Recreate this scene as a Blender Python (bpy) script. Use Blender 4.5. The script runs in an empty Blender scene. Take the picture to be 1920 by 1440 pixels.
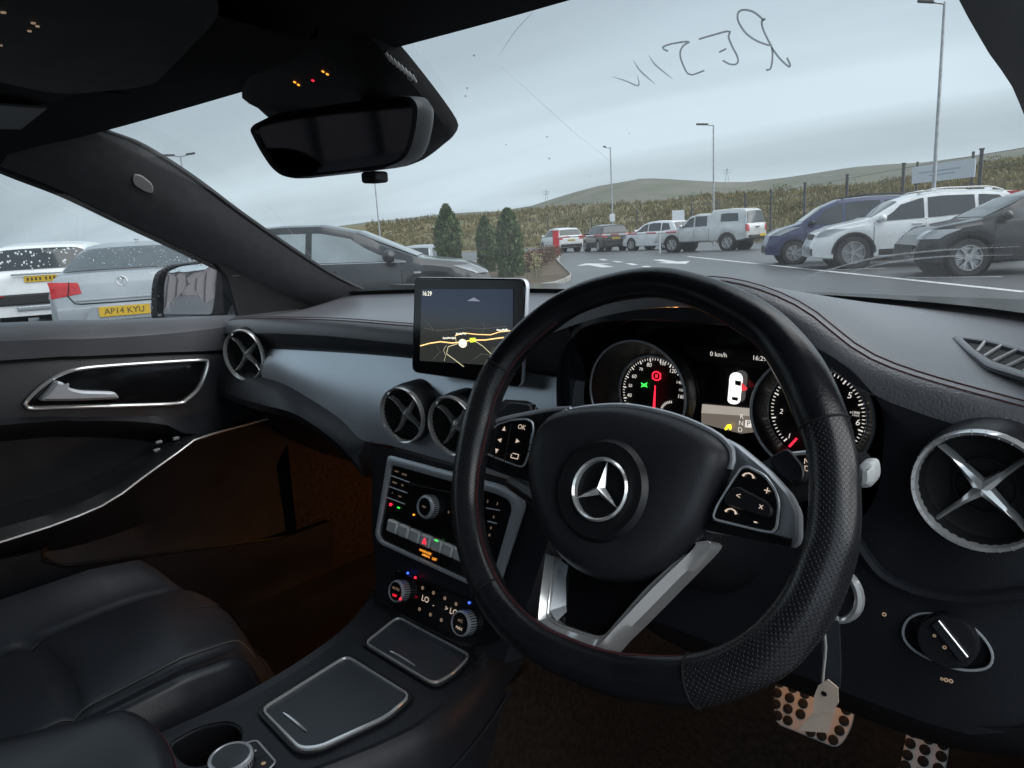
import bpy, bmesh, math, random
from mathutils import Vector as V, Matrix, noise
from mathutils.geometry import tessellate_polygon
random.seed(7)
R = math.radians
sc = bpy.context.scene

# ------------------------------------------------------------------ camera, sky, sun, exposure
F = 1330.0                                    # focal length in photo pixels (1920 wide)
CAM = V((0.66, 0.0, 1.16))
def cam_rot(yaw, pitch, roll):                # columns: right, up, back
    y, p, r = R(yaw), R(pitch), R(roll)
    f = V((-math.sin(y)*math.cos(p), math.cos(y)*math.cos(p), -math.sin(p)))
    a = V((math.cos(y), math.sin(y), 0)); u = a.cross(f)
    return Matrix((a*math.cos(r)-u*math.sin(r), a*math.sin(r)+u*math.cos(r), -f)).transposed()
CW = cam_rot(41, 11.6, 3.4)                   # camera in the level world
CC = cam_rot(41, 12.8, 1.94)                  # camera relative to the parked car, which leans a little
MCAR = Matrix.Translation(CAM) @ (CW @ CC.transposed()).to_4x4() @ Matrix.Translation(-CAM)
cd_ = bpy.data.cameras.new('camera'); cam = bpy.data.objects.new('camera', cd_); sc.collection.objects.link(cam)
cam.matrix_world = Matrix.Translation(CAM) @ CW.to_4x4()
cd_.sensor_width = 36; cd_.lens = 36*F/1920; cd_.clip_start = 0.02; cd_.clip_end = 6000
sc.camera = cam

SUN_EL, SUN_AZ = 45, 66                      # behind thick cloud
w = bpy.data.worlds.new('World'); sc.world = w; w.use_nodes = True
nt = w.node_tree; nt.nodes.clear()
def wn(t, **k):
    n = nt.nodes.new(t)
    for a, b in k.items(): setattr(n, a, b)
    return n
out = wn('ShaderNodeOutputWorld'); bg = wn('ShaderNodeBackground')
sky = wn('ShaderNodeTexSky', sky_type='NISHITA', sun_disc=False, sun_elevation=R(SUN_EL), sun_rotation=R(SUN_AZ), air_density=1.6, dust_density=4.0)
tc = wn('ShaderNodeTexCoord'); sep = wn('ShaderNodeSeparateXYZ'); nt.links.new(tc.outputs['Generated'], sep.inputs[0])
mz = wn('ShaderNodeMath', operation='MAXIMUM'); nt.links.new(sep.outputs[2], mz.inputs[0]); mz.inputs[1].default_value = 0.0
az = wn('ShaderNodeMath', operation='ADD'); nt.links.new(mz.outputs[0], az.inputs[0]); az.inputs[1].default_value = 0.10
dx = wn('ShaderNodeMath', operation='DIVIDE'); nt.links.new(sep.outputs[0], dx.inputs[0]); nt.links.new(az.outputs[0], dx.inputs[1])
dy = wn('ShaderNodeMath', operation='DIVIDE'); nt.links.new(sep.outputs[1], dy.inputs[0]); nt.links.new(az.outputs[0], dy.inputs[1])
cb = wn('ShaderNodeCombineXYZ'); nt.links.new(dx.outputs[0], cb.inputs[0]); nt.links.new(dy.outputs[0], cb.inputs[1])
mp = wn('ShaderNodeMapping'); nt.links.new(cb.outputs[0], mp.inputs[0])
mp.inputs['Rotation'].default_value = (0, 0, R(-41)); mp.inputs['Scale'].default_value = (0.13, 0.36, 1); mp.inputs['Location'].default_value = (1.7, 0.55, 0)
n1 = wn('ShaderNodeTexNoise'); nt.links.new(mp.outputs[0], n1.inputs['Vector'])
n1.inputs['Scale'].default_value = 0.9; n1.inputs['Detail'].default_value = 4; n1.inputs['Roughness'].default_value = 0.48; n1.inputs['Distortion'].default_value = 0.5
rp = wn('ShaderNodeValToRGB'); nt.links.new(n1.outputs['Fac'], rp.inputs[0])
rp.color_ramp.elements[0].position = 0.34; rp.color_ramp.elements[0].color = (0.172, 0.210, 0.240, 1)
rp.color_ramp.elements[1].position = 0.62; rp.color_ramp.elements[1].color = (0.345, 0.41, 0.453, 1)
sk = wn('ShaderNodeVectorMath', operation='SCALE'); nt.links.new(sky.outputs[0], sk.inputs[0]); sk.inputs['Scale'].default_value = 0.09
mx = wn('ShaderNodeMixRGB'); mx.inputs[0].default_value = 0.94
nt.links.new(sk.outputs[0], mx.inputs[1]); nt.links.new(rp.outputs[0], mx.inputs[2])
nt.links.new(mx.outputs[0], bg.inputs[0]); bg.inputs[1].default_value = 1.0
nt.links.new(bg.outputs[0], out.inputs[0])
sl = bpy.data.lights.new('sun', 'SUN'); sl.energy = 1.4; sl.angle = R(90); sl.color = (1, 0.985, 0.96)
so = bpy.data.objects.new('sun', sl); sc.collection.objects.link(so)
sd = V((math.sin(R(SUN_AZ))*math.cos(R(SUN_EL)), math.cos(R(SUN_AZ))*math.cos(R(SUN_EL)), math.sin(R(SUN_EL))))
so.rotation_euler = sd.to_track_quat('Z', 'Y').to_euler()
vs = sc.view_settings; vs.view_transform = 'Standard'; vs.look = 'None'; vs.exposure = 1.12; vs.gamma = 1; vs.use_curve_mapping = False
sc.cycles.use_denoising = True; sc.cycles.max_bounces = 8; sc.cycles.transparent_max_bounces = 16; sc.cycles.glossy_bounces = 4
sc.cycles.sample_clamp_indirect = 6; sc.cycles.caustics_reflective = False; sc.cycles.caustics_refractive = False

# ------------------------------------------------------------------ rays: a photo pixel meets a known plane of the place
def ray(px, py, C=CC): return C @ V(((px-960)/F, -(py-720)/F, -1))
def PX(px, py, x, C=CC): v = ray(px, py, C); return CAM + v*((x-CAM.x)/v.x)
def PY(px, py, y, C=CC): v = ray(px, py, C); return CAM + v*((y-CAM.y)/v.y)
def PZ(px, py, z, C=CC): v = ray(px, py, C); return CAM + v*((z-CAM.z)/v.z)
def PD(px, py, d, C=CC): return CAM + ray(px, py, C)*d
def PP(px, py, o, n, C=CC): v = ray(px, py, C); return CAM + v*((V(o)-CAM).dot(V(n))/v.dot(V(n)))
def depth(p, C=CC): return -(C.transposed() @ (V(p)-CAM)).z
def GW(px, py, z=0.0): return PZ(px, py, z, CW)          # level world, on height z

# ------------------------------------------------------------------ curves
def lerp(a, b, t): return a+(b-a)*t
def interp(pts, s):                            # piecewise linear y(s)
    if s <= pts[0][0]: return pts[0][1]
    for (a, b), (c, d) in zip(pts, pts[1:]):
        if s <= c: return b+(d-b)*(s-a)/(c-a) if c > a else d
    return pts[-1][1]
def spl(pts, n, closed=False):                 # Catmull-Rom through points, n samples by arc length
    P = [V(p) for p in pts]; m = len(P); fine = []
    segs = m if closed else m-1
    for i in range(segs):
        p0 = P[(i-1) % m] if closed or i > 0 else P[0]*2-P[1]
        p1 = P[i]; p2 = P[(i+1) % m]
        p3 = P[(i+2) % m] if closed or i+2 < m else P[-1]*2-P[-2]
        for k in range(12):
            t = k/12
            fine.append(0.5*((2*p1)+(p2-p0)*t+(2*p0-5*p1+4*p2-p3)*t*t+(3*p1-p0-3*p2+p3)*t*t*t))
    if not closed: fine.append(P[-1].copy())
    return resamp(fine, n, closed)
def resamp(P, n, closed=False):
    P = [V(p) for p in P]
    if closed: P = P+[P[0]]
    L = [0]
    for a, b in zip(P, P[1:]): L.append(L[-1]+(b-a).length)
    o = []; j = 0
    for i in range(n):
        s = L[-1]*i/(n if closed else n-1)
        while j < len(L)-2 and L[j+1] < s: j += 1
        d = L[j+1]-L[j]
        o.append(P[j].lerp(P[j+1], 0 if d < 1e-12 else min(1, (s-L[j])/d)))
    return o
def sstep(a, b, x):
    t = min(1, max(0, (x-a)/(b-a))); return t*t*(3-2*t)
def roundpoly(pts, r, k=4):                    # round the corners of a closed polygon of Vectors
    o = []; n = len(pts)
    for i in range(n):
        a, b, c = V(pts[i-1]), V(pts[i]), V(pts[(i+1) % n])
        d1 = (a-b); d2 = (c-b); rr = r[i] if isinstance(r, (list, tuple)) else r
        l = min(rr, d1.length*.48, d2.length*.48)
        p = b+d1.normalized()*l; q = b+d2.normalized()*l
        for j in range(k+1):
            t = j/k; o.append(p*(1-t)**2+b*2*t*(1-t)+q*t*t)
    return o

# ------------------------------------------------------------------ mesh builder
class MB:
    def __init__(s): s.v = []; s.f = []
    def add(s, vs, fs):
        o = len(s.v); s.v += [tuple(p) for p in vs]; s.f += [[i+o for i in f] for f in fs]; return s
    def grid(s, rows, cu=False, cv=False):
        m = len(rows[0]); n = len(rows); vs = [p for r in rows for p in r]; fs = []
        for i in range(n if cv else n-1):
            for j in range(m if cu else m-1):
                a = i*m+j; b = i*m+(j+1) % m; c = ((i+1) % n)*m+(j+1) % m; d = ((i+1) % n)*m+j
                fs.append([a, b, c, d])
        return s.add(vs, fs)
    def tube(s, path, r, n=8, closed=False, sx=1.0, up=None):
        P = [V(p) for p in path]; m = len(P); rows = []
        nrm = None
        for i in range(m):
            t = (P[(i+1) % m]-P[i-1]) if closed else (P[min(i+1, m-1)]-P[max(i-1, 0)])
            if t.length < 1e-9: t = V((0, 0, 1))
            t.normalize()
            if nrm is None:
                nrm = V(up) if up else (V((0, 0, 1)) if abs(t.z) < .9 else V((1, 0, 0)))
            if up: nrm = V(up)
            nrm = (nrm-t*nrm.dot(t)).normalized(); bi = t.cross(nrm)
            rr = r[i] if isinstance(r, (list, tuple)) else r
            rows.append([P[i]+nrm*(rr*math.cos(2*math.pi*k/n))+bi*(rr*sx*math.sin(2*math.pi*k/n)) for k in range(n)])
        o = len(s.v); s.grid(rows, cu=True, cv=closed)
        if not closed:
            s.f.append([o+k for k in range(n)][::-1]); s.f.append([o+(m-1)*n+k for k in range(n)])
        return s
    def box(s, c, d, M=None):
        x, y, z = d[0]/2, d[1]/2, d[2]/2
        vs = [V((a, b, e)) for a in (-x, x) for b in (-y, y) for e in (-z, z)]
        vs = [((M @ p) if M else p)+V(c) for p in vs]
        return s.add(vs, [[0, 1, 3, 2], [4, 6, 7, 5], [0, 4, 5, 1], [2, 3, 7, 6], [0, 2, 6, 4], [1, 5, 7, 3]])
    def lathe(s, prof, n, M, caps=False):      # prof (r, h) about local z of M
        rows = [[M @ V((r*math.cos(2*math.pi*k/n), r*math.sin(2*math.pi*k/n), h)) for k in range(n)] for r, h in prof]
        o = len(s.v); s.grid(rows, cu=True)
        if caps:
            s.f.append([o+k for k in range(n)]); m = len(prof)-1; s.f.append([o+m*n+k for k in range(n)][::-1])
        return s
    def prism(s, poly, d):                     # poly of Vectors, extruded along d, both caps
        n = len(poly); a = [V(p) for p in poly]; b = [p+V(d) for p in a]
        o = len(s.v); s.add(a+b, [[i, (i+1) % n, n+(i+1) % n, n+i] for i in range(n)])
        tri = tessellate_polygon([a])
        s.f += [[o+i for i in t] for t in tri]; s.f += [[o+n+i for i in t][::-1] for t in tri]
        return s
    def plate(s, poly, d, bev):                # prism with a chamfered far edge
        n = len(poly); a = [V(p) for p in poly]; d = V(d); dn = d.normalized(); c = sum(a, V())/n
        b = [p+d-dn*bev for p in a]; e = []
        for i in range(n):
            t = (a[(i+1) % n]-a[i-1]).normalized(); q = t.cross(dn)
            if q.dot(c-a[i]) < 0: q = -q
            e.append(a[i]+d+q*bev)
        o = len(s.v); s.grid([a, b, e], cu=True)
        tri = tessellate_polygon([e]); s.f += [[o+2*n+i for i in t] for t in tri]
        tri = tessellate_polygon([a]); s.f += [[o+i for i in t][::-1] for t in tri]
        return s
    def ring(s, outer, inner, d):              # band between two same-length closed polygons, raised along d
        n = len(outer); d = V(d)
        return s.grid([[V(p) for p in outer], [V(p)+d*.8 for p in outer], [V(p).lerp(V(q), .15)+d for p, q in zip(outer, inner)],
                       [V(p).lerp(V(q), .85)+d for p, q in zip(outer, inner)], [V(q)+d*.8 for q in inner], [V(q) for q in inner]], cu=True)
    def fill(s, poly, holes=()):
        loops = [[V(p) for p in poly]]+[[V(p) for p in h] for h in holes]
        tri = tessellate_polygon(loops); o = len(s.v); s.v += [tuple(p) for l in loops for p in l]
        s.f += [[o+i for i in t] for t in tri]; return s
    def ball(s, c, rx, ry=None, rz=None, n=12, m=8, M=None):
        ry = ry or rx; rz = rz or rx
        rows = []
        for i in range(m+1):
            a = math.pi*i/m
            rows.append([(M @ V((rx*math.sin(a)*math.cos(2*math.pi*k/n), ry*math.sin(a)*math.sin(2*math.pi*k/n), rz*math.cos(a))) if M else
                          V((rx*math.sin(a)*math.cos(2*math.pi*k/n), ry*math.sin(a)*math.sin(2*math.pi*k/n), rz*math.cos(a))))+V(c) for k in range(n)])
        return s.grid(rows, cu=True)
    def text(s, st, M, size=1.0, ext=0.0):
        vs, fs = textdata(st); return s.add([M @ V((p[0]*size, p[1]*size, p[2]*size+ext)) for p in vs], fs)
    def build(s, name, mat, parent=None, smooth=True, ang=38, bevel=0.0):
        me = bpy.data.meshes.new(name)
        off = BASE.get(parent.name, V()) if parent else V()
        me.from_pydata([V(p)-off for p in s.v], [], s.f); me.validate()
        if WELD:
            bm = bmesh.new(); bm.from_mesh(me)
            bmesh.ops.remove_doubles(bm, verts=bm.verts, dist=2e-6); bmesh.ops.recalc_face_normals(bm, faces=bm.faces); bm.to_mesh(me); bm.free()
        if smooth:
            me.shade_smooth(); me.set_sharp_from_angle(angle=R(ang))
        me.materials.append(mat)
        o = bpy.data.objects.new(name, me); sc.collection.objects.link(o)
        if parent: o.parent = parent; BASE[o.name] = off
        if bevel:
            b = o.modifiers.new('bevel', 'BEVEL'); b.width = bevel; b.segments = 2; b.limit_method = 'ANGLE'; b.angle_limit = R(40)
        return o
WELD = True
BASE = {}
_txt = {}
def textdata(st):
    if st not in _txt:
        c = bpy.data.curves.new('t', 'FONT'); c.body = st; c.align_x = 'CENTER'; c.align_y = 'CENTER'; c.resolution_u = 3
        o = bpy.data.objects.new('t', c); sc.collection.objects.link(o)
        dg = bpy.context.evaluated_depsgraph_get(); me = bpy.data.meshes.new_from_object(o.evaluated_get(dg))
        _txt[st] = ([tuple(v.co) for v in me.vertices], [list(p.vertices) for p in me.polygons])
        bpy.data.objects.remove(o); bpy.data.curves.remove(c); bpy.data.meshes.remove(me)
    return _txt[st]
def frame(o, x, y):                            # matrix with origin o, x axis, y axis roughly
    x = V(x).normalized(); z = x.cross(V(y)).normalized(); y = z.cross(x)
    M = Matrix((x, y, z)).transposed().to_4x4(); M.translation = V(o); return M
def tag(o, label=None, cat=None, group=None, kind=None):
    if label: o['label'] = label
    if cat: o['category'] = cat
    if group: o['group'] = group
    if kind: o['kind'] = kind
    return o
def thing(name, label, cat, base=(0, 0, 0), M=None, group=None):   # M: MCAR for what belongs to the car, else identity
    o = bpy.data.objects.new(name, None); sc.collection.objects.link(o); o.empty_display_size = .1
    o.matrix_world = (M or Matrix()) @ Matrix.Translation(V(base)); BASE[o.name] = V(base)
    return tag(o, label, cat, group)

# ------------------------------------------------------------------ materials
def mat(name, col, rough=.5, metal=0.0, spec=.5, var=.12, scale=30.0, bump=0.0, bscale=400.0, coat=0.0, emit=None, es=1.0, rvar=.08, btype='noise', sheen=0.0):
    m = bpy.data.materials.new(name); m.use_nodes = True; t = m.node_tree; b = t.nodes['Principled BSDF']; L = t.links.new
    co = t.nodes.new('ShaderNodeTexCoord')
    n = t.nodes.new('ShaderNodeTexNoise'); n.inputs['Scale'].default_value = scale; n.inputs['Detail'].default_value = 4; L(co.outputs['Object'], n.inputs['Vector'])
    r = t.nodes.new('ShaderNodeValToRGB'); L(n.outputs['Fac'], r.inputs[0])
    r.color_ramp.elements[0].position = .3; r.color_ramp.elements[1].position = .7
    r.color_ramp.elements[0].color = (*[c*(1-var) for c in col], 1); r.color_ramp.elements[1].color = (*[min(1, c*(1+var)) for c in col], 1)
    L(r.outputs[0], b.inputs['Base Color'])
    b.inputs['Metallic'].default_value = metal; b.inputs['Specular IOR Level'].default_value = spec
    mr = t.nodes.new('ShaderNodeMapRange'); L(n.outputs['Fac'], mr.inputs[0]); mr.inputs[3].default_value = max(0.02, rough-rvar); mr.inputs[4].default_value = min(1, rough+rvar)
    L(mr.outputs[0], b.inputs['Roughness'])
    if coat: b.inputs['Coat Weight'].default_value = coat; b.inputs['Coat Roughness'].default_value = .04
    if sheen: b.inputs['Sheen Weight'].default_value = sheen; b.inputs['Sheen Roughness'].default_value = .4
    if bump:
        if btype == 'voronoi':
            bt = t.nodes.new('ShaderNodeTexVoronoi'); bo = bt.outputs['Distance']
        else:
            bt = t.nodes.new('ShaderNodeTexNoise'); bt.inputs['Detail'].default_value = 3; bo = bt.outputs['Fac']
        bt.inputs['Scale'].default_value = bscale; L(co.outputs['Object'], bt.inputs['Vector'])
        bp = t.nodes.new('ShaderNodeBump'); bp.inputs['Strength'].default_value = bump; bp.inputs['Distance'].default_value = .001; L(bo, bp.inputs['Height']); L(bp.outputs[0], b.inputs['Normal'])
    if emit: b.inputs['Emission Color'].default_value = (*emit, 1); b.inputs['Emission Strength'].default_value = es
    return m
def glow(name, col, s): return mat(name, [c*.3 for c in col], .5, emit=col, es=s, var=.02)
def glass(name, tint, ior=1.45, rough=0.0, smear=0.0):
    m = bpy.data.materials.new(name); m.use_nodes = True; t = m.node_tree; t.nodes.clear(); L = t.links.new
    o = t.nodes.new('ShaderNodeOutputMaterial'); tr = t.nodes.new('ShaderNodeBsdfTransparent'); gl = t.nodes.new('ShaderNodeBsdfGlossy')
    gl.inputs['Roughness'].default_value = rough; fr = t.nodes.new('ShaderNodeFresnel'); gm = t.nodes.new('ShaderNodeNewGeometry'); mi = t.nodes.new('ShaderNodeMapRange'); mi.inputs[3].default_value = ior; mi.inputs[4].default_value = 1/ior; L(gm.outputs['Backfacing'], mi.inputs[0]); L(mi.outputs[0], fr.inputs[0])
    n = t.nodes.new('ShaderNodeTexNoise'); n.inputs['Scale'].default_value = 5
    r = t.nodes.new('ShaderNodeValToRGB'); L(n.outputs['Fac'], r.inputs[0])
    r.color_ramp.elements[0].color = (*[c*.985 for c in tint], 1); r.color_ramp.elements[1].color = (*tint, 1); L(r.outputs[0], tr.inputs[0])
    mx = t.nodes.new('ShaderNodeMixShader'); L(fr.outputs[0], mx.inputs[0]); L(tr.outputs[0], mx.inputs[1]); L(gl.outputs[0], mx.inputs[2]); L(mx.outputs[0], o.inputs[0])
    if smear:                                  # a wet, dusty film that glows a little in the daylight
        tl = t.nodes.new('ShaderNodeBsdfTranslucent'); tl.inputs[0].default_value = (.9, .93, .95, 1); co = t.nodes.new('ShaderNodeTexCoord'); mp_ = t.nodes.new('ShaderNodeMapping'); mp_.inputs['Scale'].default_value = (2, 7, 7); mp_.inputs['Rotation'].default_value = (0, 0, .3)
        L(co.outputs['Object'], mp_.inputs[0]); sn_ = t.nodes.new('ShaderNodeTexNoise'); sn_.inputs['Scale'].default_value = 1.6; sn_.inputs['Detail'].default_value = 8; sn_.inputs['Distortion'].default_value = 1.2; L(mp_.outputs[0], sn_.inputs['Vector'])
        mr = t.nodes.new('ShaderNodeMapRange'); L(sn_.outputs['Fac'], mr.inputs[0]); mr.inputs[1].default_value = .35; mr.inputs[2].default_value = .75; mr.inputs[3].default_value = smear*.35; mr.inputs[4].default_value = smear
        m2 = t.nodes.new('ShaderNodeMixShader'); L(mr.outputs[0], m2.inputs[0]); L(mx.outputs[0], m2.inputs[1]); L(tl.outputs[0], m2.inputs[2]); L(m2.outputs[0], o.inputs[0])
    return m
def veil(name, col, a):                        # thin marks on glass: part transparent, part dull
    m = bpy.data.materials.new(name); m.use_nodes = True; t = m.node_tree; t.nodes.clear(); L = t.links.new
    o = t.nodes.new('ShaderNodeOutputMaterial'); tr = t.nodes.new('ShaderNodeBsdfTransparent'); d = t.nodes.new('ShaderNodeBsdfDiffuse'); d.inputs[0].default_value = (*col, 1)
    n = t.nodes.new('ShaderNodeTexNoise'); n.inputs['Scale'].default_value = 60; mr = t.nodes.new('ShaderNodeMapRange'); L(n.outputs['Fac'], mr.inputs[0])
    mr.inputs[1].default_value = .3; mr.inputs[2].default_value = .7; mr.inputs[3].default_value = a*.6; mr.inputs[4].default_value = min(1, a*1.3)
    mx = t.nodes.new('ShaderNodeMixShader'); L(mr.outputs[0], mx.inputs[0]); L(tr.outputs[0], mx.inputs[1]); L(d.outputs[0], mx.inputs[2]); L(mx.outputs[0], o.inputs[0])
    return m
M = {}

# ================================================================== THE PLACE OUTSIDE
def terrain_mat(name, ca, cb_, cc_, s1, s2, bump=1.0):
    m = bpy.data.materials.new(name); m.use_nodes = True; t = m.node_tree; b = t.nodes['Principled BSDF']; L = t.links.new
    co = t.nodes.new('ShaderNodeTexCoord')
    a = t.nodes.new('ShaderNodeTexNoise'); a.inputs['Scale'].default_value = s1; a.inputs['Detail'].default_value = 6; L(co.outputs['Object'], a.inputs[0])
    c = t.nodes.new('ShaderNodeTexNoise'); c.inputs['Scale'].default_value = s2; c.inputs['Detail'].default_value = 5; L(co.outputs['Object'], c.inputs[0])
    r1 = t.nodes.new('ShaderNodeValToRGB'); L(a.outputs['Fac'], r1.inputs[0]); r1.color_ramp.elements[0].position = .38; r1.color_ramp.elements[1].position = .62
    r1.color_ramp.elements[0].color = (*ca, 1); r1.color_ramp.elements[1].color = (*cb_, 1)
    mx_ = t.nodes.new('ShaderNodeMixRGB'); r2 = t.nodes.new('ShaderNodeValToRGB'); L(c.outputs['Fac'], r2.inputs[0]); r2.color_ramp.elements[0].position = .45; r2.color_ramp.elements[1].position = .68
    L(r2.outputs[0], mx_.inputs[0]); L(r1.outputs[0], mx_.inputs[1]); mx_.inputs[2].default_value = (*cc_, 1); L(mx_.outputs[0], b.inputs['Base Color'])
    b.inputs['Roughness'].default_value = .9; b.inputs['Specular IOR Level'].default_value = .2
    bp = t.nodes.new('ShaderNodeBump'); bp.inputs['Strength'].default_value = .6; bp.inputs['Distance'].default_value = bump; L(c.outputs['Fac'], bp.inputs['Height']); L(bp.outputs[0], b.inputs['Normal'])
    return m
M['bank'] = terrain_mat('rough_grass', (.17, .155, .085), (.24, .20, .12), (.125, .135, .065), .12, .9, .5)
M['field'] = terrain_mat('field_grass', (.08, .10, .04), (.12, .12, .05), (.10, .09, .04), .02, .2)
M['hill'] = terrain_mat('hazy_moorland', (.155, .16, .135), (.19, .185, .155), (.135, .15, .115), .006, .03, 4)  # distance haze put into paler, greyer hill colours
M['asphalt'] = terrain_mat('asphalt', (.085, .09, .096), (.12, .125, .132), (.10, .105, .11), .25, 30, .004)
M['asphalt'].node_tree.nodes['Principled BSDF'].inputs['Roughness'].default_value = .42
M['asphalt'].node_tree.nodes['Principled BSDF'].inputs['Specular IOR Level'].default_value = .5
M['white'] = mat('road_paint', (.62, .63, .64), .7, var=.25, scale=6)
M['kerb'] = mat('kerb_stone', (.36, .35, .33), .85, var=.25, scale=5, bump=.4, bscale=40)
M['soil'] = terrain_mat('soil', (.10, .07, .05), (.16, .12, .09), (.09, .08, .05), .8, 6, .05)
M['steel'] = mat('galvanised_steel', (.42, .44, .46), .5, .6, var=.2, scale=8)
M['post'] = mat('dark_fence_post', (.075, .078, .082), .6, var=.2, scale=10)
M['mesh'] = mat('fence_wire', (.12, .125, .12), .6)
M['board'] = mat('white_board', (.72, .76, .80), .5, var=.05, scale=2)
M['boardline'] = mat('faded_print', (.45, .52, .60), .6)
M['red'] = mat('red_enamel', (.62, .02, .03), .4, var=.1, coat=.2)
M['rednt'] = mat('red_reflective', (.55, .12, .12), .5)
M['whitep'] = mat('white_enamel', (.75, .76, .77), .45, var=.06)
M['bark'] = mat('bark', (.07, .05, .035), .9, var=.3, bump=.6, bscale=60)
M['conifer'] = mat('conifer_leaf', (.10, .145, .06), .75, var=.35, scale=9, spec=.2)
M['hedge'] = mat('brown_hedge_leaf', (.15, .10, .065), .8, var=.4, scale=7, spec=.2)
M['tuft'] = mat('grass_blade', (.22, .19, .10), .85, var=.45, scale=.5, spec=.15)
M['shrub'] = mat('gorse_leaf', (.135, .14, .07), .85, var=.4, scale=2, spec=.15)
M['pale'] = mat('pale_stem', (.45, .42, .22), .8, var=.3, scale=20)

def struct(o, label=None): tag(o, label, None, None, 'structure'); return o
def hor(px): return 447.5-.0594*(px-944)
def dirh(px):
    v = ray(px, hor(px), CW); v.z = 0; return v.normalized()
def pos(px, dist, z=0.0): p = CAM+dirh(px)*dist; return V((p.x, p.y, z))
def zat(px, py, dist):                         # height seen at that pixel at that horizontal distance
    v = ray(px, py, CW); return CAM.z+v.z/math.hypot(v.x, v.y)*dist
# ground and car park
g = MB(); n = 40
g.add([(-3000, -3000, -.06), (3000, -3000, -.06), (3000, 3000, -.06), (-3000, 3000, -.06)], [[0, 1, 2, 3]])
struct(g.build('ground', M['field'], smooth=False))
g = MB(); cpk = [(-60, -70), (40, -70), (40, 26), (-3, 28.5), (-9, 35.6), (-15.5, 44), (-27, 56.4), (-36, 64), (-75, 66), (-90, 40), (-90, -20)]
g.fill([V((x, y, 0)) for x, y in cpk]); struct(g.build('car_park', M['asphalt'], smooth=False))
# bank behind the fence, its crest traced as elevation angles at 110 m
FENCE = [(1028, 79), (1110, 77), (1195, 73), (1297, 62), (1397, 50), (1445, 46.8), (1508, 41), (1586, 36.4), (1690, 31.9), (1833, 28.1), (2000, 26), (2400, 25)]
CREST = [(-600, 470), (200, 452), (500, 432), (720, 413), (800, 402), (900, 396), (1000, 386), (1100, 376), (1180, 374), (1250, 370), (1330, 362), (1400, 356), (1480, 352), (1560, 347), (1630, 340), (1690, 330), (1760, 318), (1840, 303), (1920, 292), (2100, 280), (2400, 285)]
HILL = [(-600, 478), (100, 470), (330, 456), (500, 440), (700, 412), (800, 403), (930, 394), (1000, 383), (1060, 364), (1120, 347), (1200, 334), (1280, 334), (1350, 338), (1400, 338), (1480, 329), (1590, 312), (1660, 306), (1720, 303), (1850, 286), (1920, 274), (2100, 262), (2400, 255)]
def fd(px): return interp(FENCE, px)
cols = [-600+25*i for i in range(121)]
CR = 118.0
def bank_z(px, r):
    f = fd(px)-1.2; zr = zat(px, interp(CREST, px)+7, CR)
    if r <= f: return -.04
    t = (r-f)/(CR-f); p = pos(px, r)
    z = zr*(t**.85) if t <= 1 else zr-(t-1)*6
    return z+noise.noise(V((p.x*.09, p.y*.09, 3)))*.9*min(1, t*3)*(1 if t < .8 else .35)+noise.noise(V((p.x*.4, p.y*.4, 1)))*.18*min(1, t*4)-.02
rows = []
for k in range(46):
    row = []
    for c in cols:
        f = fd(c)-1.2; r = f+(CR*1.25-f)*(k/45)**1.25; p = pos(c, r); row.append((p.x, p.y, bank_z(c, r)))
    rows.append(row)
g = MB().grid(rows); struct(g.build('bank', M['bank'], ang=180))
rows = []
for k in range(16):
    row = []
    for i, c in enumerate(cols):
        r = 420+520*k/15; t = k/15
        zr = zat(c, interp(HILL, c), 900); p = pos(c, r)
        z = zr*(sstep(0, .95, t) if t < .92 else 1-(t-.92)*1.5)+noise.noise(V((p.x*.012, p.y*.012, 7)))*5*(1 if t < .8 else .3)
        row.append((p.x, p.y, z-2 if k else -5))
    rows.append(row)
g = MB().grid(rows); struct(g.build('hills', M['hill'], ang=180))
# rough grass tufts on the bank: nobody could count them
g = MB(); WELD = False
for i in range(17000):
    c = random.uniform(690, 1960); f = fd(c)-.5; t = random.random()**1.6; r = f+(CR-f)*t
    p = pos(c, r); p.z = bank_z(c, r)-.05; s = random.uniform(.2, .55)*(1+.5*t); cl = noise.noise(V((p.x*.15, p.y*.15, 9)))
    s *= 1+.5*cl
    for b in range(4):
        a = random.uniform(0, 6.28); q = V((math.cos(a), math.sin(a), 0))*s*.35; tp = p+V((random.uniform(-.3, .3)*s, random.uniform(-.3, .3)*s, s*random.uniform(.7, 1.15)))
        g.add([p-q*.5, p+q*.5, tp], [[0, 1, 2]])
tag(g.build('rough_grass', M['tuft'], smooth=False), 'tufts of brown and green rough grass covering the bank', 'grass', kind='stuff')
def leaf_cloud(g, c, rx, ry, rz, n, s, gap=.55, taper=0.0):
    for i in range(n):
        while True:
            d = V((random.gauss(0, 1), random.gauss(0, 1), random.gauss(0, 1))).normalized()*random.random()**.4
            if noise.noise(V((d.x*3+c[0], d.y*3+c[1], d.z*3)))+gap > 0: break
        k = 1-taper*(d.z*.5+.5); p = V((c[0]+d.x*rx*k, c[1]+d.y*ry*k, c[2]+d.z*rz))
        a = V((random.gauss(0, 1), random.gauss(0, 1), random.gauss(0, 1))).normalized()*s*random.uniform(.6, 1.3); b = a.cross(V((random.gauss(0, 1), random.gauss(0, 1), 1))).normalized()*s*.6
        g.add([p-a*.5, p+b*.5, p+a*.5, p-b*.5], [[0, 1, 2, 3]])
g = MB()
for i in range(150):
    c = random.uniform(700, 1990); f = fd(c)+1.5; t = random.random()**1.1*.93; r = f+(CR-f)*t; p = pos(c, r); s = random.uniform(.4, 1.2)*(.7+.8*t)
    leaf_cloud(g, (p.x, p.y, bank_z(c, r)+s*.3), s, s, s*.5, 90, s*.2, .3)
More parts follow.
